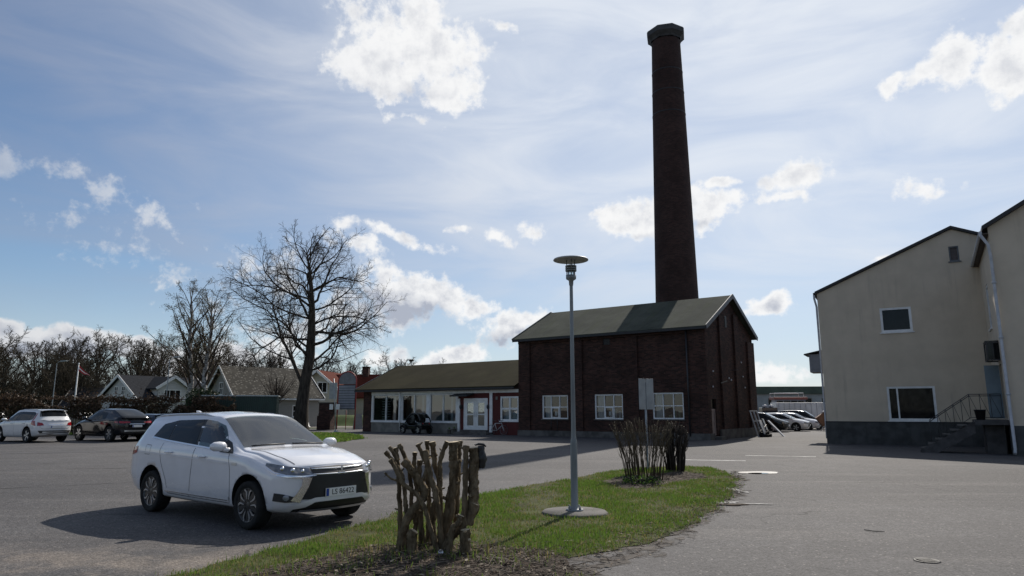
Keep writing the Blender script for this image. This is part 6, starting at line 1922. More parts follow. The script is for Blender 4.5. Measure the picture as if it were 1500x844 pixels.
# ------------------------------------------------------------------ signs round the island and the shop
sx, sy = (943-750)/1000*19.6, 19.6
t = thing('road_sign', 'pair of angled grey sign backs on a thin post behind the brushwood shrub', 'sign', (sx, sy, 0), R(4))
mb = MB(); mb.lathe([(.03,0),(.03,2.45),(0,2.46)], 12); mb.build('post', M['steel'], t)
sgm = pm('sign_back_grey', (.30,.31,.31), .5, .12, 4, metal=.25)
for a, x0, lab in ((R(28), -.01, None), (R(-14), .01, None)):
    mb = MB(); w = .235
    s = -1 if a > 0 else 1
    mb.box(min(0,s*w), max(0,s*w), -.012, .012, 1.66, 2.52)
    p = mb.build('sign_panel', sgm, t, bevel=.004); p.location = (x0, -.04, 0); p.rotation_euler = (0,0,a*s*-1)
mb = MB()
for z in (1.85,2.30): mb.box(-.05,.05,-.035,-.03,z,z+.04); mb.lathe([(.036,z),(.036,z+.04)],10)
mb.build('clamp', M['steel'], t)

# red-framed arched information board
Yb = 61.5
t = thing('information_board', 'arched information board with red frame and rows of grey name slats beside the shop', 'sign', ((511-750)/1000*Yb, Yb, 0), R(-12))
wb, hb = .86, 4.25
arch = [(-wb,0)] + [(-wb,hb)] + [(wb*-math.cos(R(k*9)), hb+wb*.95*math.sin(R(k*9))) for k in range(1,20)] + [(wb,hb),(wb,0)]
mb = MB(); mb.tube([(a,0,b) for a,b in arch], .055, 8); mb.tube([(0,.0,0),(0,0,1.7)], .03, 6); mb.build('frame', pm('red_frame_paint', (.30,.030,.028), .5, .15, 4), t)
mb = MB(); pl = [(-wb+.06,1.75)] + [(-wb+.06,hb-.35),(wb-.06,hb-.35),(wb-.06,1.75)]
mb.prism(pl, lambda a,b,d: (a,d,b), .0, .02); mb.build('board', pm('board_grey', (.12,.13,.14), .6, .1, 4), t)
mb = MB(); dome = [(-wb+.05,hb-.28)] + [((wb-.05)*-math.cos(R(k*9)), hb+(wb-.05)*.95*math.sin(R(k*9))) for k in range(0,21)] + [(wb-.05,hb-.28)]
mb.prism(dome, lambda a,b,d: (a,d,b), -.01, .02); mb.build('arched_top', pm('board_dome_grey', (.20,.205,.21), .6, .15, 3), t)
sm = pm('slat_pale', (.26,.28,.31), .5, .12, 2)
mb = None
for k in range(9):
    mb = MB(); z = 1.85 + k*.225; mb.box(-wb+.10, wb-.10, -.05, -.02, z, z+.16); mb.build('name_slat', sm, t)

# brick pillar
Yp = 61.0
t = thing('brick_pillar', 'free standing dark brick gate pillar left of the information board', 'pillar', ((483.5-750)/1000*Yp, Yp, 0), R(-10))
mb = MB(); mb.box(-.55,.55,-.5,.5,0,2.28); mb.build('pier', M['brick'], t, uv=True)
mb = MB(); mb.box(-.62,.62,-.57,.57,2.281,2.36); mb.build('cap', M['concrete'], t, bevel=.015)
mb = MB(); mb.box(-.75,-.552,-.35,.35,0,1.2); mb.build('buttress', M['brick'], t, uv=True)

# leaning post with small white notices on the verge
Yq = 51.5
t = thing('sign_post', 'thin leaning metal sign post with small white notices on the far grass verge', 'sign', ((497.5-750)/1000*Yq, Yq, 0))
mb = MB(); mb.tube([(0,0,0),(-.33,0,4.0)], .04, 8); mb.lathe([(0,.25),(.12,.2),(.22,.0)], 10); mb.build('post', M['steel'], t)
mb = MB(); mb.box(-.62,-.05,-.02,.02,2.5,3.7); p = mb.build('sign_panel', sgm, t)
for x in (-.42,.06):
    mb = MB(); mb.box(x-.13,x+.13,-.05,-.03,1.72,2.12); mb.build('notice', M['paper'], t)

# white A-board and white bollard-like cone on the path
Ya = 62.5
t = thing('a_board', 'pale folding pavement board standing by the left corner of the shop wing', 'sign', ((528.5-750)/1000*Ya, Ya, 0), R(35))
mb = MB(); mb.prism([(-.36,0),(.36,0),(.34,1.25),(.2,1.36),(-.2,1.36),(-.34,1.25)], lambda a,b,d: (a, d - .25 + b*.17, b), -.02, .02); mb.build('panel', sgm, t)
mb = MB(); mb.prism([(-.36,0),(.36,0),(.34,1.25),(.2,1.36),(-.2,1.36),(-.34,1.25)], lambda a,b,d: (a, d + .25 - b*.17, b), -.02, .02); mb.build('panel', sgm, t)
Yc = 70.0
t = thing('marker_cone', 'small white cone standing on the gravel path behind the big tree', 'cone', ((456-750)/1000*Yc, Yc, .03))
mb = MB(); mb.lathe([(.30,0),(.30,.06),(.20,.07),(.08,.62),(.06,.72),(0,.73)], 16); mb.build('cone_body', M['white'], t)

# dark green ribbed container
Yg = 53.5
t = thing('green_container', 'dark green ribbed container shed with pale roof edge behind the white foreground car', 'container', ((303-750)/1000*52.0, 52.0, 0), R(14))
L, D = 5.25, 2.4
gm = pm('dark_green_metal', (.010,.034,.026), .5, .2, 3, stretch=(1,1,.3)); 
mb = MB()
n = 36
for i in range(n):
    x0 = L*i/n; x1 = L*(i+.5)/n; x2 = L*(i+1)/n
    mb.box(x0, x1-.001, -.0, .04, .12, 2.72); mb.box(x1, x2-.001, .03, .06, .12, 2.72)
mb.box(0, L, .061, D, .12, 2.72)
for i in range(16):
    y0 = .08 + (D-.1)*i/16; mb.box(-.03, -.001, y0, y0+.07, .12, 2.72); mb.box(L+.001, L+.03, y0, y0+.07, .12, 2.72)
mb.build('wall', gm, t)
mb = MB(); mb.box(-.04,L+.04,-.03,D+.04,0,.119); mb.build('base_frame', M['dark_metal'], t)
mb = MB(); mb.box(-.10,L+.10,-.10,D+.1,2.721,2.80); mb.build('roof', pm('pale_roof_sheet', (.42,.46,.45), .5, .15, 3), t)

# ------------------------------------------------------------------ bicycle by the shop wall
def bl(x, y, z=0): return Vector((BO.x + math.cos(BX)*x - math.sin(BX)*y, BO.y + math.sin(BX)*x + math.cos(BX)*y, z))
t = thing('bicycle', 'pale framed bicycle leaning against the red boarded shop wall below the small window', 'bicycle', bl(-1.55,-.42), BX)
for x in (-.52,.54):
    mb = MB(); Mx = Matrix.Translation((x,0,.34)) @ Matrix.Rotation(R(90),4,'X')
    mb.lathe([(.325,-.018),(.345,0),(.325,.018),(.315,0)], 28, Mx, closed=True); w = mb.build('wheel', M['rubber'], t)
    mb = MB(); mb.lathe([(.318,-.010),(.318,.010),(.305,0)], 28, Mx, closed=True); mb.lathe([(.0,-.04),(.025,-.03),(.025,.03),(0,.04)], 10, Mx)
    for k in range(14):
        a = 2*math.pi*k/14; mb.tube([(x+.02*math.cos(a),0,.34+.02*math.sin(a)),(x+.31*math.cos(a),0,.34+.31*math.sin(a))], .003, 3, False)
    mb.build('rim', M['steel'], w)
fm = pm('pale_frame_paint', (.55,.56,.55), .35, .06, 3)
mb = MB(); bb = (-.06,0,.30); st_ = (-.20,0,.78); hd_ = (.36,0,.80); hb_ = (.40,0,.66); rw = (-.52,0,.34); fw = (.54,0,.34)
for a, b in ((bb,st_),(st_,hd_),(bb,hb_),(hd_,hb_)): mb.tube([a,b], .018, 8)
for s in (-.03,.03):
    mb.tube([(rw[0],s,rw[2]),(bb[0],s*.5,bb[2])],.011,6); mb.tube([(rw[0],s,rw[2]),(st_[0],s*.4,st_[2])],.010,6); mb.tube([(hb_[0],s,hb_[2]),(fw[0],s,fw[2])],.012,6)
mb.build('frame', fm, t)
mb = MB(); mb.tube([st_,(-.23,0,.92)],.013,6); mb.prism([(-.38,.93),(-.36,.98),(-.12,.96),(-.08,.94)], lambda a,b,d: (a,d,b), -.06,.06); mb.build('saddle', M['black'], t)
mb = MB(); mb.tube([hd_,(.33,0,.97)],.014,6); mb.tube([(.28,-.28,1.02),(.34,-.2,.99),(.35,0,.97),(.34,.2,.99),(.28,.28,1.02)],.012,6); mb.build('handlebar', M['steel'], t)
mb = MB(); mb.lathe([(.08,-.006),(.09,0),(.08,.006)],16,Matrix.Translation((-.06,-.05,.30)) @ Matrix.Rotation(R(90),4,'X'),closed=True); mb.tube([(-.06,-.06,.30),(.04,-.07,.16)],.01,5); mb.tube([(.0,-.13,.16),(.08,-.05,.16)],.016,5); mb.build('crank', M['dark_metal'], t)

# ------------------------------------------------------------------ frames and boards leaning at the far gable corner
def gl_(x, y, z=0): return bl(13.0 + x, y, z)
t = thing('trellis', 'pale empty trellis frame leaning upright against the far end of the factory gable', 'trellis', gl_(.55, 7.0), BX)
mb = MB()
for a, b in (((.35,-.7,0),(-.1,-.7,1.62)),((.35,.7,0),(-.1,.7,1.62)),((-.1,-.74,1.62),(-.1,.74,1.62)),((.08,-.66,.98),(.08,.66,.98)),((.35,-.66,.04),(.35,.66,.04)),((.33,0,.07),(-.08,0,1.57))): mb.beam(a, b, .07, .06)
mb.build('frame', M['pipe_white'], t)
for i, (y, h, lab) in enumerate(((6.75,1.05,'grey white board leaning inside the pale trellis at the gable'),(7.35,1.12,'second pale board leaning right of the first inside the trellis at the gable'))):
    o = MB(); o.prism([(.75,0),(.80,0),(.42,h),(.37,h)], lambda a,b,d: (a, d, b), -.25, .25); q = o.build('leaning_board', sgm if i else M['paper']); q.location = gl_(.5, y); q.rotation_euler = (0,0,BX+R(8*i)); tag(q, lab, 'board')
q = MB(); q.prism([(1.5,0),(1.58,0),(.62,1.02),(.55,1.0)], lambda a,b,d: (a, d, b), -.16, .16); o = q.build('leaning_board', M['pipe_white']); o.location = gl_(.35, 8.4); o.rotation_euler = (0,0,BX); tag(o, 'long pale plank leaning at a low slant, outermost at the gable corner', 'board')
t = thing('scrap_heap', 'dark heap of old tyres and pipe ends at the foot of the leaning trellis', 'scrap', gl_(1.0, 7.0), BX)
for k, (x, y, z, r) in enumerate(((.1,-.4,.10,.30),(.15,.2,.10,.30),(.1,-.1,.28,.28))):
    mb = MB(); mb.lathe([(r*.6,-.08),(r,-.09),(r*1.06,0),(r,.09),(r*.6,.08)], 20, Matrix.Translation((x,y,z)) @ Matrix.Rotation(R(12*k),4,'X'), closed=True); mb.build('tyre', M['rubber'], t)
mb = MB(); mb.tube([(-.2,-.5,.1),(.2,.1,.75)],.03,8); mb.tube([(.3,.3,.05),(-.1,.0,.85)],.025,8); mb.build('pipe', M['dark_metal'], t)

# ------------------------------------------------------------------ yard beyond: container, cabin boat, long building, brown board
Yt = 70.0
t = thing('white_container', 'long dented white box container standing behind the row of far cars', 'container', ((1131-750)/1000*Yt, Yt, 0), R(-8))
wm_ = pm('dented_white_sheet', (.55,.56,.57), .35, .15, .9, bump=.9, bscale=1.6)
mb = MB()
mb.box(0,5.2,0,2.4,.35,2.45)
mb.build('wall', wm_, t, bevel=.03)
mb = MB()
for k in range(10): mb.box(.25+k*.52,.29+k*.52,-.03,-.002,.40,2.40)
mb.build('rib', pm('rib_grey', (.30,.31,.32), .5, .1, 3), t)
mb = MB(); mb.box(.1,5.1,.1,2.3,0,.349); mb.build('skid', M['dark_metal'], t)
t2 = thing('dark_trailer', 'dark box trailer at the left end of the white container', 'trailer', ((1114-750)/1000*68, 68, 0), R(-8))
mb = MB(); mb.box(-.2,1.25,0,1.6,.45,1.95); mb.build('trailer_body', p_blue, t2, bevel=.04)
for y in (-.02,1.62):
    mb = MB(); mb.lathe([(.15,-.09),(.30,-.1),(.32,0),(.30,.1),(.15,.09)],18,Matrix.Translation((.5,y,.32)) @ Matrix.Rotation(R(90),4,'X'),closed=True); mb.build('wheel', M['rubber'], t2)
mb = MB(); mb.lathe([(0,0),(.20,.02),(.26,.12),(.2,.24),(0,.27)],14,Matrix.Translation((.15,.4,1.95))); mb.lathe([(0,0),(.20,.02),(.26,.12),(.2,.24),(0,.27)],14,Matrix.Translation((.75,.4,1.95))); mb.build('roof_bundle', M['pipe_white'], t2)
Yv = 77.0
t = thing('cabin_boat', 'laid up boat with dark wheelhouse and red brown roof behind the white container', 'boat', ((1148-750)/1000*Yv, Yv, 0), R(-6))
mb = MB()
def hull(u, v):
    x = -2.8 + 5.6*u; w = 1.1*(1-abs(2*u-1)**3*.75)
    a = math.pi*v
    return (x, -w*math.cos(a), 1.9 - (1.1*math.sin(a))*(1-.35*abs(2*u-1)**2))
mb.grid(hull, 20, 12); mb.grid(lambda u, v: (-2.8+5.6*u, (2*v-1)*1.1*(1-abs(2*u-1)**3*.75), 1.9), 20, 2); mb.build('hull', M['white'], t)
mb = MB(); mb.box(-1.5,1.7,-.85,.85,1.905,2.85); cb = mb.build('wheelhouse', pm('wheelhouse_paint',(.12,.13,.17),.5,.1,3), t, bevel=.04)
for k in range(4):
    mb = MB(); mb.box(-1.35+k*.75,-.70+k*.75,-.875,-.855,2.25,2.72); mb.build('window', M['car_glass'], cb)
mb = MB(); mb.box(-1.7,1.9,-1.0,1.0,2.852,3.12); mb.build('roof', pm('red_brown_roof',(.17,.05,.04),.6,.2,3), t, bevel=.05)
mb = MB(); mb.tube([(-1.6,-.9,3.1),(-1.6,-.9,3.55),(1.5,-.9,3.55),(1.5,-.9,3.1)],.035,8); mb.tube([(-1.6,.9,3.1),(-1.6,.9,3.55),(1.5,.9,3.55),(1.5,.9,3.1)],.035,8); mb.build('rail', M['white'], t)
mb = MB(); 
for x in (-1.6,0,1.6): mb.box(x-.15,x+.15,-.6,.6,0,1.0)
mb.build('cradle', M['brown_board'], t)
Yl = 108.0
t = thing('long_shed', 'long low grey building with dark green roof band closing the far yard', 'building', ((1080-750)/1000*Yl, Yl, 0), R(-6))
mb = MB(); mb.panel(lambda x,d,z: (x,d,z), 20, 4.2, [(4.2,6.9,1.4,3.6),(8.2,10.8,1.4,3.6),(12.2,14.8,1.4,3.6)], .2); mb.panel(lambda x,d,z: (d,9-x,z), 9, 4.2, [], .1); mb.panel(lambda x,d,z: (20-d,x,z), 9, 4.2, [], .1); mb.panel(lambda x,d,z: (20-x,9,z), 20, 4.2, [], .1); mb.build('wall', pm('shed_grey_wall',(.26,.28,.28),.8,.12,1), t, recalc=False)
mb = MB(); mb.box(-.4,20.4,-.4,9.4,4.201,5.35); mb.build('roof', pm('dark_green_roof_band',(.05,.075,.055),.7,.2,1), t, bevel=.05)
for x0,x1 in ((4.2,6.9),(8.2,10.8),(12.2,14.8)): window(t, x0, x1, 1.4, 3.6, lambda x,d,z: (x,d,z), 2, 1, M['render_grey'], M['car_glass'], fr=.1)
Yx = 58.0
t = thing('brown_crate', 'brown wooden crate tilted on a trestle at the far corner of the cream building', 'crate', ((1199-750)/1000*Yx, Yx, 0), R(-10))
mb = MB(); Mx = Matrix.Translation((0,0,1.0)) @ Matrix.Rotation(R(-36),4,'Y'); mb.obox(Mx, 1.05, .5, .85); cr = mb.build('crate_body', M['brown_board'], t, bevel=.02)
mb = MB()
for k in (-1,0,1): mb.obox(Mx @ Matrix.Translation((0,-.265,k*.3)), 1.06, .025, .05)
mb.build('batten', M['brown_board'], cr)
mb = MB(); mb.tube([(-.35,-.2,0),(0,0,.55)],.03,6); mb.tube([(.35,-.2,0),(0,0,.55)],.03,6); mb.tube([(0,.35,0),(0,0,.55)],.03,6); mb.build('trestle', M['pipe_white'], t)
mb = MB(); mb.lathe([(0,1.62),(.2,1.6),(.22,1.50),(0,1.42)],12); mb.build('white_bundle', M['pipe_white'], t)

# ------------------------------------------------------------------ far houses on the left
def house(name, label, loc, rz, W, D, E, RD, wall, roof, trim, wins, gables=('l','r'), chim=None, group='far houses'):
    """local x along the ridge, front wall at y = 0; wins: (wall, a0, a1, z0, z1)"""
    t = thing(name, label, 'house', loc, rz, group)
    fr = [w[1:] for w in wins if w[0] == 'f']; lf = [w[1:] for w in wins if w[0] == 'l']
    mb = MB(); mb.panel(lambda x,d,z: (x,d,z), W, E, [w for w in fr if w[3] < E], .12)
    mb.panel(lambda x,d,z: (d, D-x, z), D, E, [(D-w[1],D-w[0],w[2],w[3]) for w in lf if w[3] < E], .12); mb.panel(lambda x,d,z: (W-d, x, z), D, E, [], .1); mb.panel(lambda x,d,z: (W-x, D, z), W, E, [], .1)
    mb.add([(0,D,E),(0,0,E),(0,D/2,RD)], [(0,1,2)]); mb.add([(W,0,E),(W,D,E),(W,D/2,RD)], [(0,1,2)])
    mb.build('wall', wall, t, recalc=False)
    sl = (RD-E)/(D/2)
    for s in (0,1):
        mb = MB(); e = -.45 if s == 0 else D+.45; ze = E-.45*sl+.03
        vs = [(-.4,e,ze),(W+.4,e,ze),(W+.4,D/2,RD+.03),(-.4,D/2,RD+.03),(-.4,e,ze+.16),(W+.4,e,ze+.16),(W+.4,D/2,RD+.19),(-.4,D/2,RD+.19)]
        mb.add(vs, [(0,3,2,1),(4,5,6,7),(0,1,5,4),(1,2,6,5),(2,3,7,6),(3,0,4,7)]); r = mb.build('roof', roof, t)
        if s == 0 and chim:
            mb = MB(); mb.box(chim-.4,chim+.4,D/2-.4,D/2+.4,RD-.3,RD+.95); mb.box(chim-.46,chim+.46,D/2-.46,D/2+.46,RD+.951,RD+1.05); mb.build('chimney', M['brick'], r, uv=True)
    for x in (-.42, W+.42): beams('verge_board', trim, t, [((x,-.47,ze+.06),(x,D/2,RD+.11)), ((x,D+.47,ze+.06),(x,D/2,RD+.11))], .05, .28)
    mb = MB(); mb.box(-.38, W+.38, -.55,-.46, ze-.05, ze+.10); mb.build('gutter', trim, t)
    for w in wins:
        fn = (lambda x,d,z: (x,d,z)) if w[0] == 'f' else (lambda x,d,z: (d,x,z))
        off = .07 if w[4] < E else -.03
        window(t, w[1], w[2], w[3], w[4], fn, 2, 2, trim, M['car_glass'], fr=.10, y=off, sill=True, bar=.06)
    return t
hw = pm('house_white_boards', (.50,.50,.49), .8, .08, 3, stretch=(.3,.3,9))
hc = pm('house_cream_boards', (.46,.43,.35), .8, .08, 3, stretch=(.3,.3,9))
hy = pm('house_grey_wall', (.27,.26,.24), .8, .1, 3, stretch=(.3,.3,9))
rt_dark = pm('roof_slate_dark', (.018,.020,.024), .95, .3, 5, stretch=(1,4,4), c2=(.036,.039,.045), spec=.08)
rt_red = pm('roof_tile_red', (.085,.022,.014), .95, .3, 5, stretch=(1,4,4), c2=(.125,.034,.022), spec=.08)
def mottled():
    m, tt, b = new_mat('lichen_mottled_tiles')
    tc = tt.new('ShaderNodeTexCoord').outputs['Object']
    v = tt.new('ShaderNodeTexVoronoi', in_Scale=4.6); mp = tt.new('ShaderNodeMapping'); mp.inputs['Scale'].default_value = (.8,1.4,1.4); tt.link(tc, mp.inputs[0]); tt.link(mp.outputs[0], v.inputs['Vector'])
    s = tt.new('ShaderNodeSeparateColor'); tt.link(v.outputs['Color'], s.inputs[0])
    k = tt.math('MULTIPLY', tt.math('GREATER_THAN', s.outputs[0], .62), tt.math('LESS_THAN', v.outputs['Distance'], .42))
    base = tt.mix(tt.ramp(tt.noise(tc, 1.2, 5), .35,.7), (.030,.028,.023), (.050,.046,.037))
    tt.link(tt.mix(tt.math('MULTIPLY', k, .7), base, (.20,.19,.165)), b.inputs['Base Color']); b.inputs['Roughness'].default_value = .9; b.inputs['Specular IOR Level'].default_value = .2
    return m
rt_mot = mottled()
# white house with dark roof: main block and front-facing dormer
H = house('far_house', 'white house with dark slate roof and gabled dormer behind the left hedge', (-40.0,74.0,0), R(58), 8.6,7.4,3.0,5.35, hw, rt_dark, M['white'],
      [('l',2.6,3.4,3.3,4.3),('l',4.0,4.8,3.3,4.3),('f',6.2,7.4,1.0,2.2)])
mb = MB(); mb.panel(lambda x,d,z: (1.9+x,-.4+d,z), 3.4, 4.15, [(.7,2.7,2.95,3.95)], .12); mb.add([(1.9,-.4,4.15),(5.3,-.4,4.15),(3.6,-.4,5.25)],[(0,1,2)]); mb.box(1.9,2.0,-.3,3,2.6,4.15); mb.box(5.2,5.3,-.3,3,2.6,4.15)
dm = mb.build('dormer', hw, H, recalc=False)
for s in (0,1):
    mb = MB(); xo = 1.5 if s == 0 else 5.7
    vs = [(xo,-.7,3.93),(3.6,-.7,5.28),(3.6,3.6,5.28),(xo,3.6,3.93),(xo,-.7,4.07),(3.6,-.7,5.44),(3.6,3.6,5.44),(xo,3.6,4.07)]
    mb.add(vs, [(0,3,2,1),(4,5,6,7),(0,1,5,4),(1,2,6,5),(2,3,7,6),(3,0,4,7)]); mb.build('dormer_roof', rt_dark, dm)
beams('verge_board', M['white'], dm, [((1.48,-.72,4.0),(3.6,-.72,5.38)), ((5.72,-.72,4.0),(3.6,-.72,5.38))], .05, .3)
window(H, 2.6,4.6,2.95,3.95, lambda x,d,z: (x,d-.4,z), 3,1, M['white'], M['car_glass'], fr=.09, y=.06)
house('far_shed', 'low shed with plain grey roof just above the hedge left of the white house', (-50.5,78.0,0), R(12), 6.0,6.0,2.2,4.15, hy, rt_dark, hy, [('l',2,3,1.0,1.8)])
house('far_house', 'grey house with long lichen mottled tile roof behind the green container', (-26.4,66.2,0), R(40), 8.4,9.2,3.0,5.95, hy, rt_mot, M['white'], [('l',4.0,5.2,3.2,4.5),('f',2.2,3.2,1.0,2.2),('f',5.6,6.6,1.0,2.2)])
# cream house: the gable faces the camera, the ridge runs away to the right
t = thing('far_house', 'cream gable fronted house with red tiled roof behind the arched information board', 'house', (-26.9,84.0,0), R(-6), 'far houses')
GW_, GD_, E_, P_ = 6.6, 8.0, 3.7, 6.35
mb = MB(); mb.panel(lambda x,d,z: (x,d,z), GW_, E_, [(1.2,2.2,1.5,3.1)], .12); mb.panel(lambda x,d,z: (d,GD_-x,z), GD_, E_, [], .1); mb.panel(lambda x,d,z: (GW_-d,x,z), GD_, E_, [], .1); mb.panel(lambda x,d,z: (GW_-x,GD_,z), GW_, E_, [], .1)
mb.add([(0,0,E_),(GW_,0,E_),(GW_/2,0,P_)],[(0,1,2)]); mb.add([(GW_,GD_,E_),(0,GD_,E_),(GW_/2,GD_,P_)],[(0,1,2)])
mb.panel(lambda x,d,z: (GW_+x,2.2+d,z), 4.8, E_-.2, [(2.2,3.4,1.0,2.4)], .12); mb.panel(lambda x,d,z: (GW_+4.8-d,2.2+x,z), 5.6, E_-.2, [], .1); mb.panel(lambda x,d,z: (GW_+4.8-x,7.8,z), 4.8, E_-.2, [], .1); mb.add([(GW_+4.8,2.2,E_-.2),(GW_+4.8,7.8,E_-.2),(GW_+4.8,5,P_-.3)],[(0,1,2)])
mb.build('wall', hc, t, recalc=False)
sl = (P_-E_)/(GW_/2)
for s in (0,1):
    mb = MB(); xo = -.45 if s == 0 else GW_+.45; zo = E_-.45*sl
    vs = [(xo,-.5,zo),(GW_/2,-.5,P_+.02),(GW_/2,GD_+.4,P_+.02),(xo,GD_+.4,zo),(xo,-.5,zo+.16),(GW_/2,-.5,P_+.18),(GW_/2,GD_+.4,P_+.18),(xo,GD_+.4,zo+.16)]
    mb.add(vs, [(0,3,2,1),(4,5,6,7),(0,1,5,4),(1,2,6,5),(2,3,7,6),(3,0,4,7)]); mb.build('roof', rt_red, t)
for s in (0,1):
    mb = MB(); yo = 1.75 if s == 0 else 8.25; zo = E_-.2-.45*.9+.02
    vs = [(3.2,yo,zo),(GW_+5.2,yo,zo),(GW_+5.2,5,P_-.28),(3.2,5,P_-.28),(3.2,yo,zo+.16),(GW_+5.2,yo,zo+.16),(GW_+5.2,5,P_-.12),(3.2,5,P_-.12)]
    mb.add(vs, [(0,3,2,1),(4,5,6,7),(0,1,5,4),(1,2,6,5),(2,3,7,6),(3,0,4,7)]); r = mb.build('roof', rt_red, t)
mb = MB(); mb.box(7.3,8.1,4.6,5.4,5.6,7.1); mb.box(7.24,8.16,4.54,5.46,7.101,7.2); mb.build('chimney', M['brick'], r, uv=True)
zo = E_-.45*sl; beams('verge_board', M['white'], t, [((-.47,-.53,zo+.06),(GW_/2,-.53,P_+.10)), ((GW_+.47,-.53,zo+.06),(GW_/2,-.53,P_+.10))], .06, .30)
fn = lambda x,d,z: (x,d,z)
window(t, 1.2,2.2,1.5,3.1, fn, 2,1, M['dark_metal'], M['car_glass'], fr=.10, y=.07)
window(t, 3.3,4.6,3.75,5.1, fn, 2,1, M['white'], M['car_glass'], fr=.12, y=-.03)
window(t, GW_+2.2,GW_+3.4,1.0,2.4, lambda x,d,z: (x,2.2+d,z), 2,1, M['white'], M['car_glass'], fr=.10, y=.07)

micro.location = bl(-8.1, -1.5); micro.rotation_euler = (0,0,BX + R(174))
# ------------------------------------------------------------------ sun and sky
SUN_EL, SUN_AZ = R(40), R(24.5)          # azimuth measured from +Y towards +X
sd = Vector((math.sin(SUN_AZ)*math.cos(SUN_EL), math.cos(SUN_AZ)*math.cos(SUN_EL), math.sin(SUN_EL)))
ld = bpy.data.lights.new('sun', 'SUN'); ld.energy = 4.5; ld.angle = R(.53); ld.color = (1.0,.93,.84)
lo = bpy.data.objects.new('sun', ld); COL.objects.link(lo)
lo.rotation_euler = (-sd).to_track_quat('-Z', 'Y').to_euler()
lo.location = (20,40,60)

w = bpy.data.worlds.new('World'); scene.world = w; w.use_nodes = True
t = NT(w); bg = t.n['Background']
sky = t.new('ShaderNodeTexSky'); sky.sky_type = 'NISHITA'; sky.sun_disc = False
sky.sun_elevation = SUN_EL; sky.sun_rotation = SUN_AZ
sky.altitude = 0; sky.air_density = 1.0; sky.dust_density = .15; sky.ozone_density = 3.5
geo = t.new('ShaderNodeTexCoord').outputs['Generated']
nrm = t.vmath('NORMALIZE', geo)
sp = t.new('ShaderNodeSeparateXYZ'); t.link(nrm, sp.inputs[0])
az = t.math('ARCTAN2', sp.outputs[0], sp.outputs[1])
el = t.math('ARCSINE', sp.outputs[2])
ae = t.new('ShaderNodeCombineXYZ'); t.link(az, ae.inputs[0]); t.link(el, ae.inputs[1])
AE = ae.outputs[0]
def dirang(px, py):
    d = Vector(ray(px, py)).normalized()
    return math.atan2(d.x, d.y), math.asin(d.z)
# cumulus: soft ellipses in azimuth / elevation, broken up by fractal noise
wn = t.new('ShaderNodeTexNoise', in_Scale=9.0, in_Detail=3.0); t.link(AE, wn.inputs['Vector'])
wv = t.new('ShaderNodeVectorMath', operation='MULTIPLY_ADD'); t.link(wn.outputs['Color'], wv.inputs[0]); wv.inputs[1].default_value = (.07,.07,0); wv.inputs[2].default_value = (-.035,-.035,0)
AW = t.vmath('ADD', AE, wv.outputs[0])
def field(blobs):
    acc = None
    for px, py, hw_, hh_, rot, wgt in blobs:
        a0, e0 = dirang(px, py); a1, _ = dirang(px+hw_, py); _, e1 = dirang(px, py-hh_)
        mp = t.new('ShaderNodeMapping'); mp.vector_type = 'TEXTURE'
        mp.inputs['Location'].default_value = (a0, e0, 0); mp.inputs['Rotation'].default_value = (0,0,R(rot)); mp.inputs['Scale'].default_value = (abs(a1-a0), abs(e1-e0), 1)
        t.link(AW, mp.inputs[0])
        v = t.math('MULTIPLY_ADD', t.vmath('LENGTH', mp.outputs[0]), -wgt, wgt)
        acc = v if acc is None else t.math('SMOOTH_MAX', acc, v, .25)
    return acc
cum = [ # px, py, half width, half height, rotation, weight
    (610,70,120,62,-6,1),(560,95,92,52,0,1),(650,125,70,36,-20,.9),(612,22,62,46,0,1),(496,48,20,14,20,.7),(735,45,30,12,-15,.7),(605,165,46,10,-8,.5),
    (1395,90,62,42,45,1),(1345,125,36,26,30,.7),(1470,100,62,62,40,1),(1500,45,44,34,40,1),(1312,130,18,14,50,.6),
    (930,315,58,34,0,1),(985,300,70,34,5,1),(1040,310,52,34,10,1),(1045,272,44,12,15,.8),
    (1162,260,62,28,8,1),(1150,292,34,14,0,.7),(1360,280,58,15,8,.48),(1130,452,46,20,3,1),(1290,366,16,8,0,.6),
    (595,440,62,44,-20,1),(645,440,60,36,-25,1),(565,400,46,28,-10,.6),(695,450,44,24,-14,.75),(745,482,50,28,18,1),(780,470,32,22,20,.9),(520,470,80,30,0,.40),(400,400,70,40,0,.28),(420,490,120,26,0,.34),
    (565,338,84,11,-14,.55),(520,352,60,14,-16,.42),(720,358,30,11,-8,.5),(780,338,26,14,10,.42),(675,337,18,8,-10,.42),
    (60,500,70,30,4,1.5),(120,496,52,26,-8,1.5),(8,482,40,24,0,1.5),(192,506,44,20,-6,1.2),(250,530,70,30,0,.7),(350,520,80,30,0,.7),
    (240,310,42,26,-25,.36),(170,345,95,24,-12,.22),(210,372,110,20,-14,.18),(130,255,70,20,-8,.30),(10,238,40,24,0,.36),
    (640,530,60,14,0,.8),(680,524,40,14,0,.8),(1130,545,60,14,0,.6),(560,520,60,20,0,.6),
]
F0 = field(cum)
wide = t.ramp(t.math('ABSOLUTE', az), .80, 1.15)
F = t.math('MAXIMUM', F0, t.math('ADD', t.math('MULTIPLY', wide, t.math('MULTIPLY_ADD', t.noise(AE, 2.6, 3, .5), 5.0, -2.75)), t.math('MULTIPLY_ADD', wide, 6.0, -6.0)))
fb3 = t.noise(AE, 85, 5, .6); fb = t.noise(AE, 26, 9, .60); fb2 = t.noise(AE, 11, 5, .55)
nz = t.math('ADD', t.math('ADD', t.math('MULTIPLY_ADD', fb, 2.2, -1.1), t.math('MULTIPLY_ADD', fb3, .7, -.35)), t.math('MULTIPLY_ADD', fb2, 1.1, -.55))
dens = t.math('ADD', F, t.math('MULTIPLY', nz, .85))
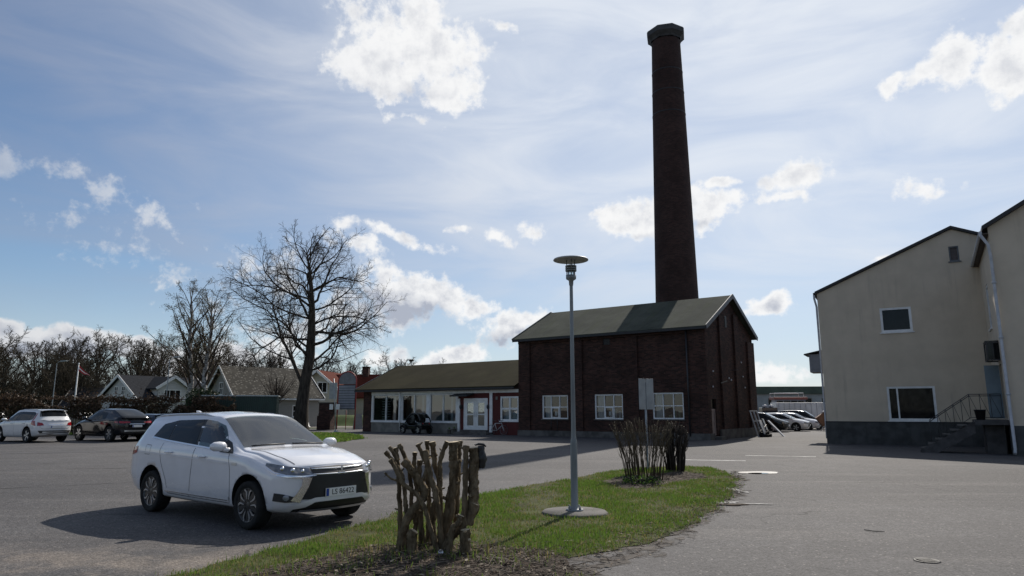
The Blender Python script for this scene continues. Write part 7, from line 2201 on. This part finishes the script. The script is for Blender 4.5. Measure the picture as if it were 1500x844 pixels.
mask = t.ramp(dens, -.02, .46)
# shading: thick cores turn grey, edges towards the sun stay bright
off = t.vmath('ADD', AE, (.018,.030,0))
fbo = t.noise(off, 30, 6, .6)
core = t.ramp(t.math('ADD', dens, t.math('MULTIPLY_ADD', fbo, 3.4, -1.7)), .15, 1.7)
lowf = t.ramp(el, .34, .12)
low_sh = t.math('MAXIMUM', field([(590,462,95,26,-4,1.5),(540,450,60,30,0,1.3),(735,500,60,12,10,1.2),(100,512,130,12,0,1.2),(985,335,70,9,0,.8),(605,130,80,14,0,.6)]), 0.0)
shade0 = t.math('MULTIPLY', core, t.math('MULTIPLY_ADD', lowf, .40, .48))
shade = t.math('ADD', shade0, t.math('MULTIPLY', low_sh, t.math('MULTIPLY_ADD', fbo, 1.6, .0)), clamp=True)
SC = SKY_K = 9.0
ccol = t.mix(shade, (1.12*SC,1.12*SC,1.12*SC), (.50*SC,.54*SC,.64*SC))
sdot = t.vmath('DOT_PRODUCT', nrm, (sd.x, sd.y, sd.z))
cleft = t.ramp(az, -.15, -.75)
ccol = t.mix(t.math('MULTIPLY', cleft, .42), ccol, (.46*SC,.49*SC,.56*SC))
# high thin veil, streaked
mp = t.new('ShaderNodeMapping'); mp.inputs['Rotation'].default_value = (0,0,R(24)); mp.inputs['Scale'].default_value = (1.0,3.6,1); t.link(AE, mp.inputs[0])
ve = t.noise(mp.outputs[0], 3.2, 6, .55, .6)
vc = t.ramp(ve, .26, .78)
sunw = t.ramp(sdot, .50, .97)
veil = t.math('MULTIPLY', vc, t.math('MULTIPLY_ADD', sunw, .54, .34))
veil = t.math('MULTIPLY', veil, t.ramp(el, .02, .22), clamp=True)
vcol = t.mix(sunw, (.42*SC,.45*SC,.56*SC), (.98*SC,1.03*SC,1.1*SC))
hz = t.math('MULTIPLY', t.ramp(el, .18, -.02), .48)
thin = t.math('MULTIPLY_ADD', sunw, .55, .02)
base0 = t.mix(thin, sky.outputs[0], t.mix(sunw, (.40*SC,.44*SC,.55*SC), (.86*SC,.93*SC,1.04*SC)))
base = t.mix(hz, base0, (.72*SC,.79*SC,.90*SC))
col = t.mix(veil, base, vcol)
col = t.mix(t.math('MULTIPLY', mask, t.math('MULTIPLY_ADD', t.math('MULTIPLY', cleft, t.ramp(el, .10, .20)), -.50, .96)), col, ccol)
t.link(col, bg.inputs[0]); bg.inputs[1].default_value = .086
scene.view_settings.view_transform = 'Standard'; scene.view_settings.look = 'None'
scene.view_settings.exposure = 0.13; scene.view_settings.gamma = 1.0
scene.view_settings.use_curve_mapping = False
scene.render.film_transparent = False
try:
    scene.cycles.max_bounces = 8; scene.cycles.transparent_max_bounces = 16
    scene.cycles.use_denoising = True
except Exception: pass
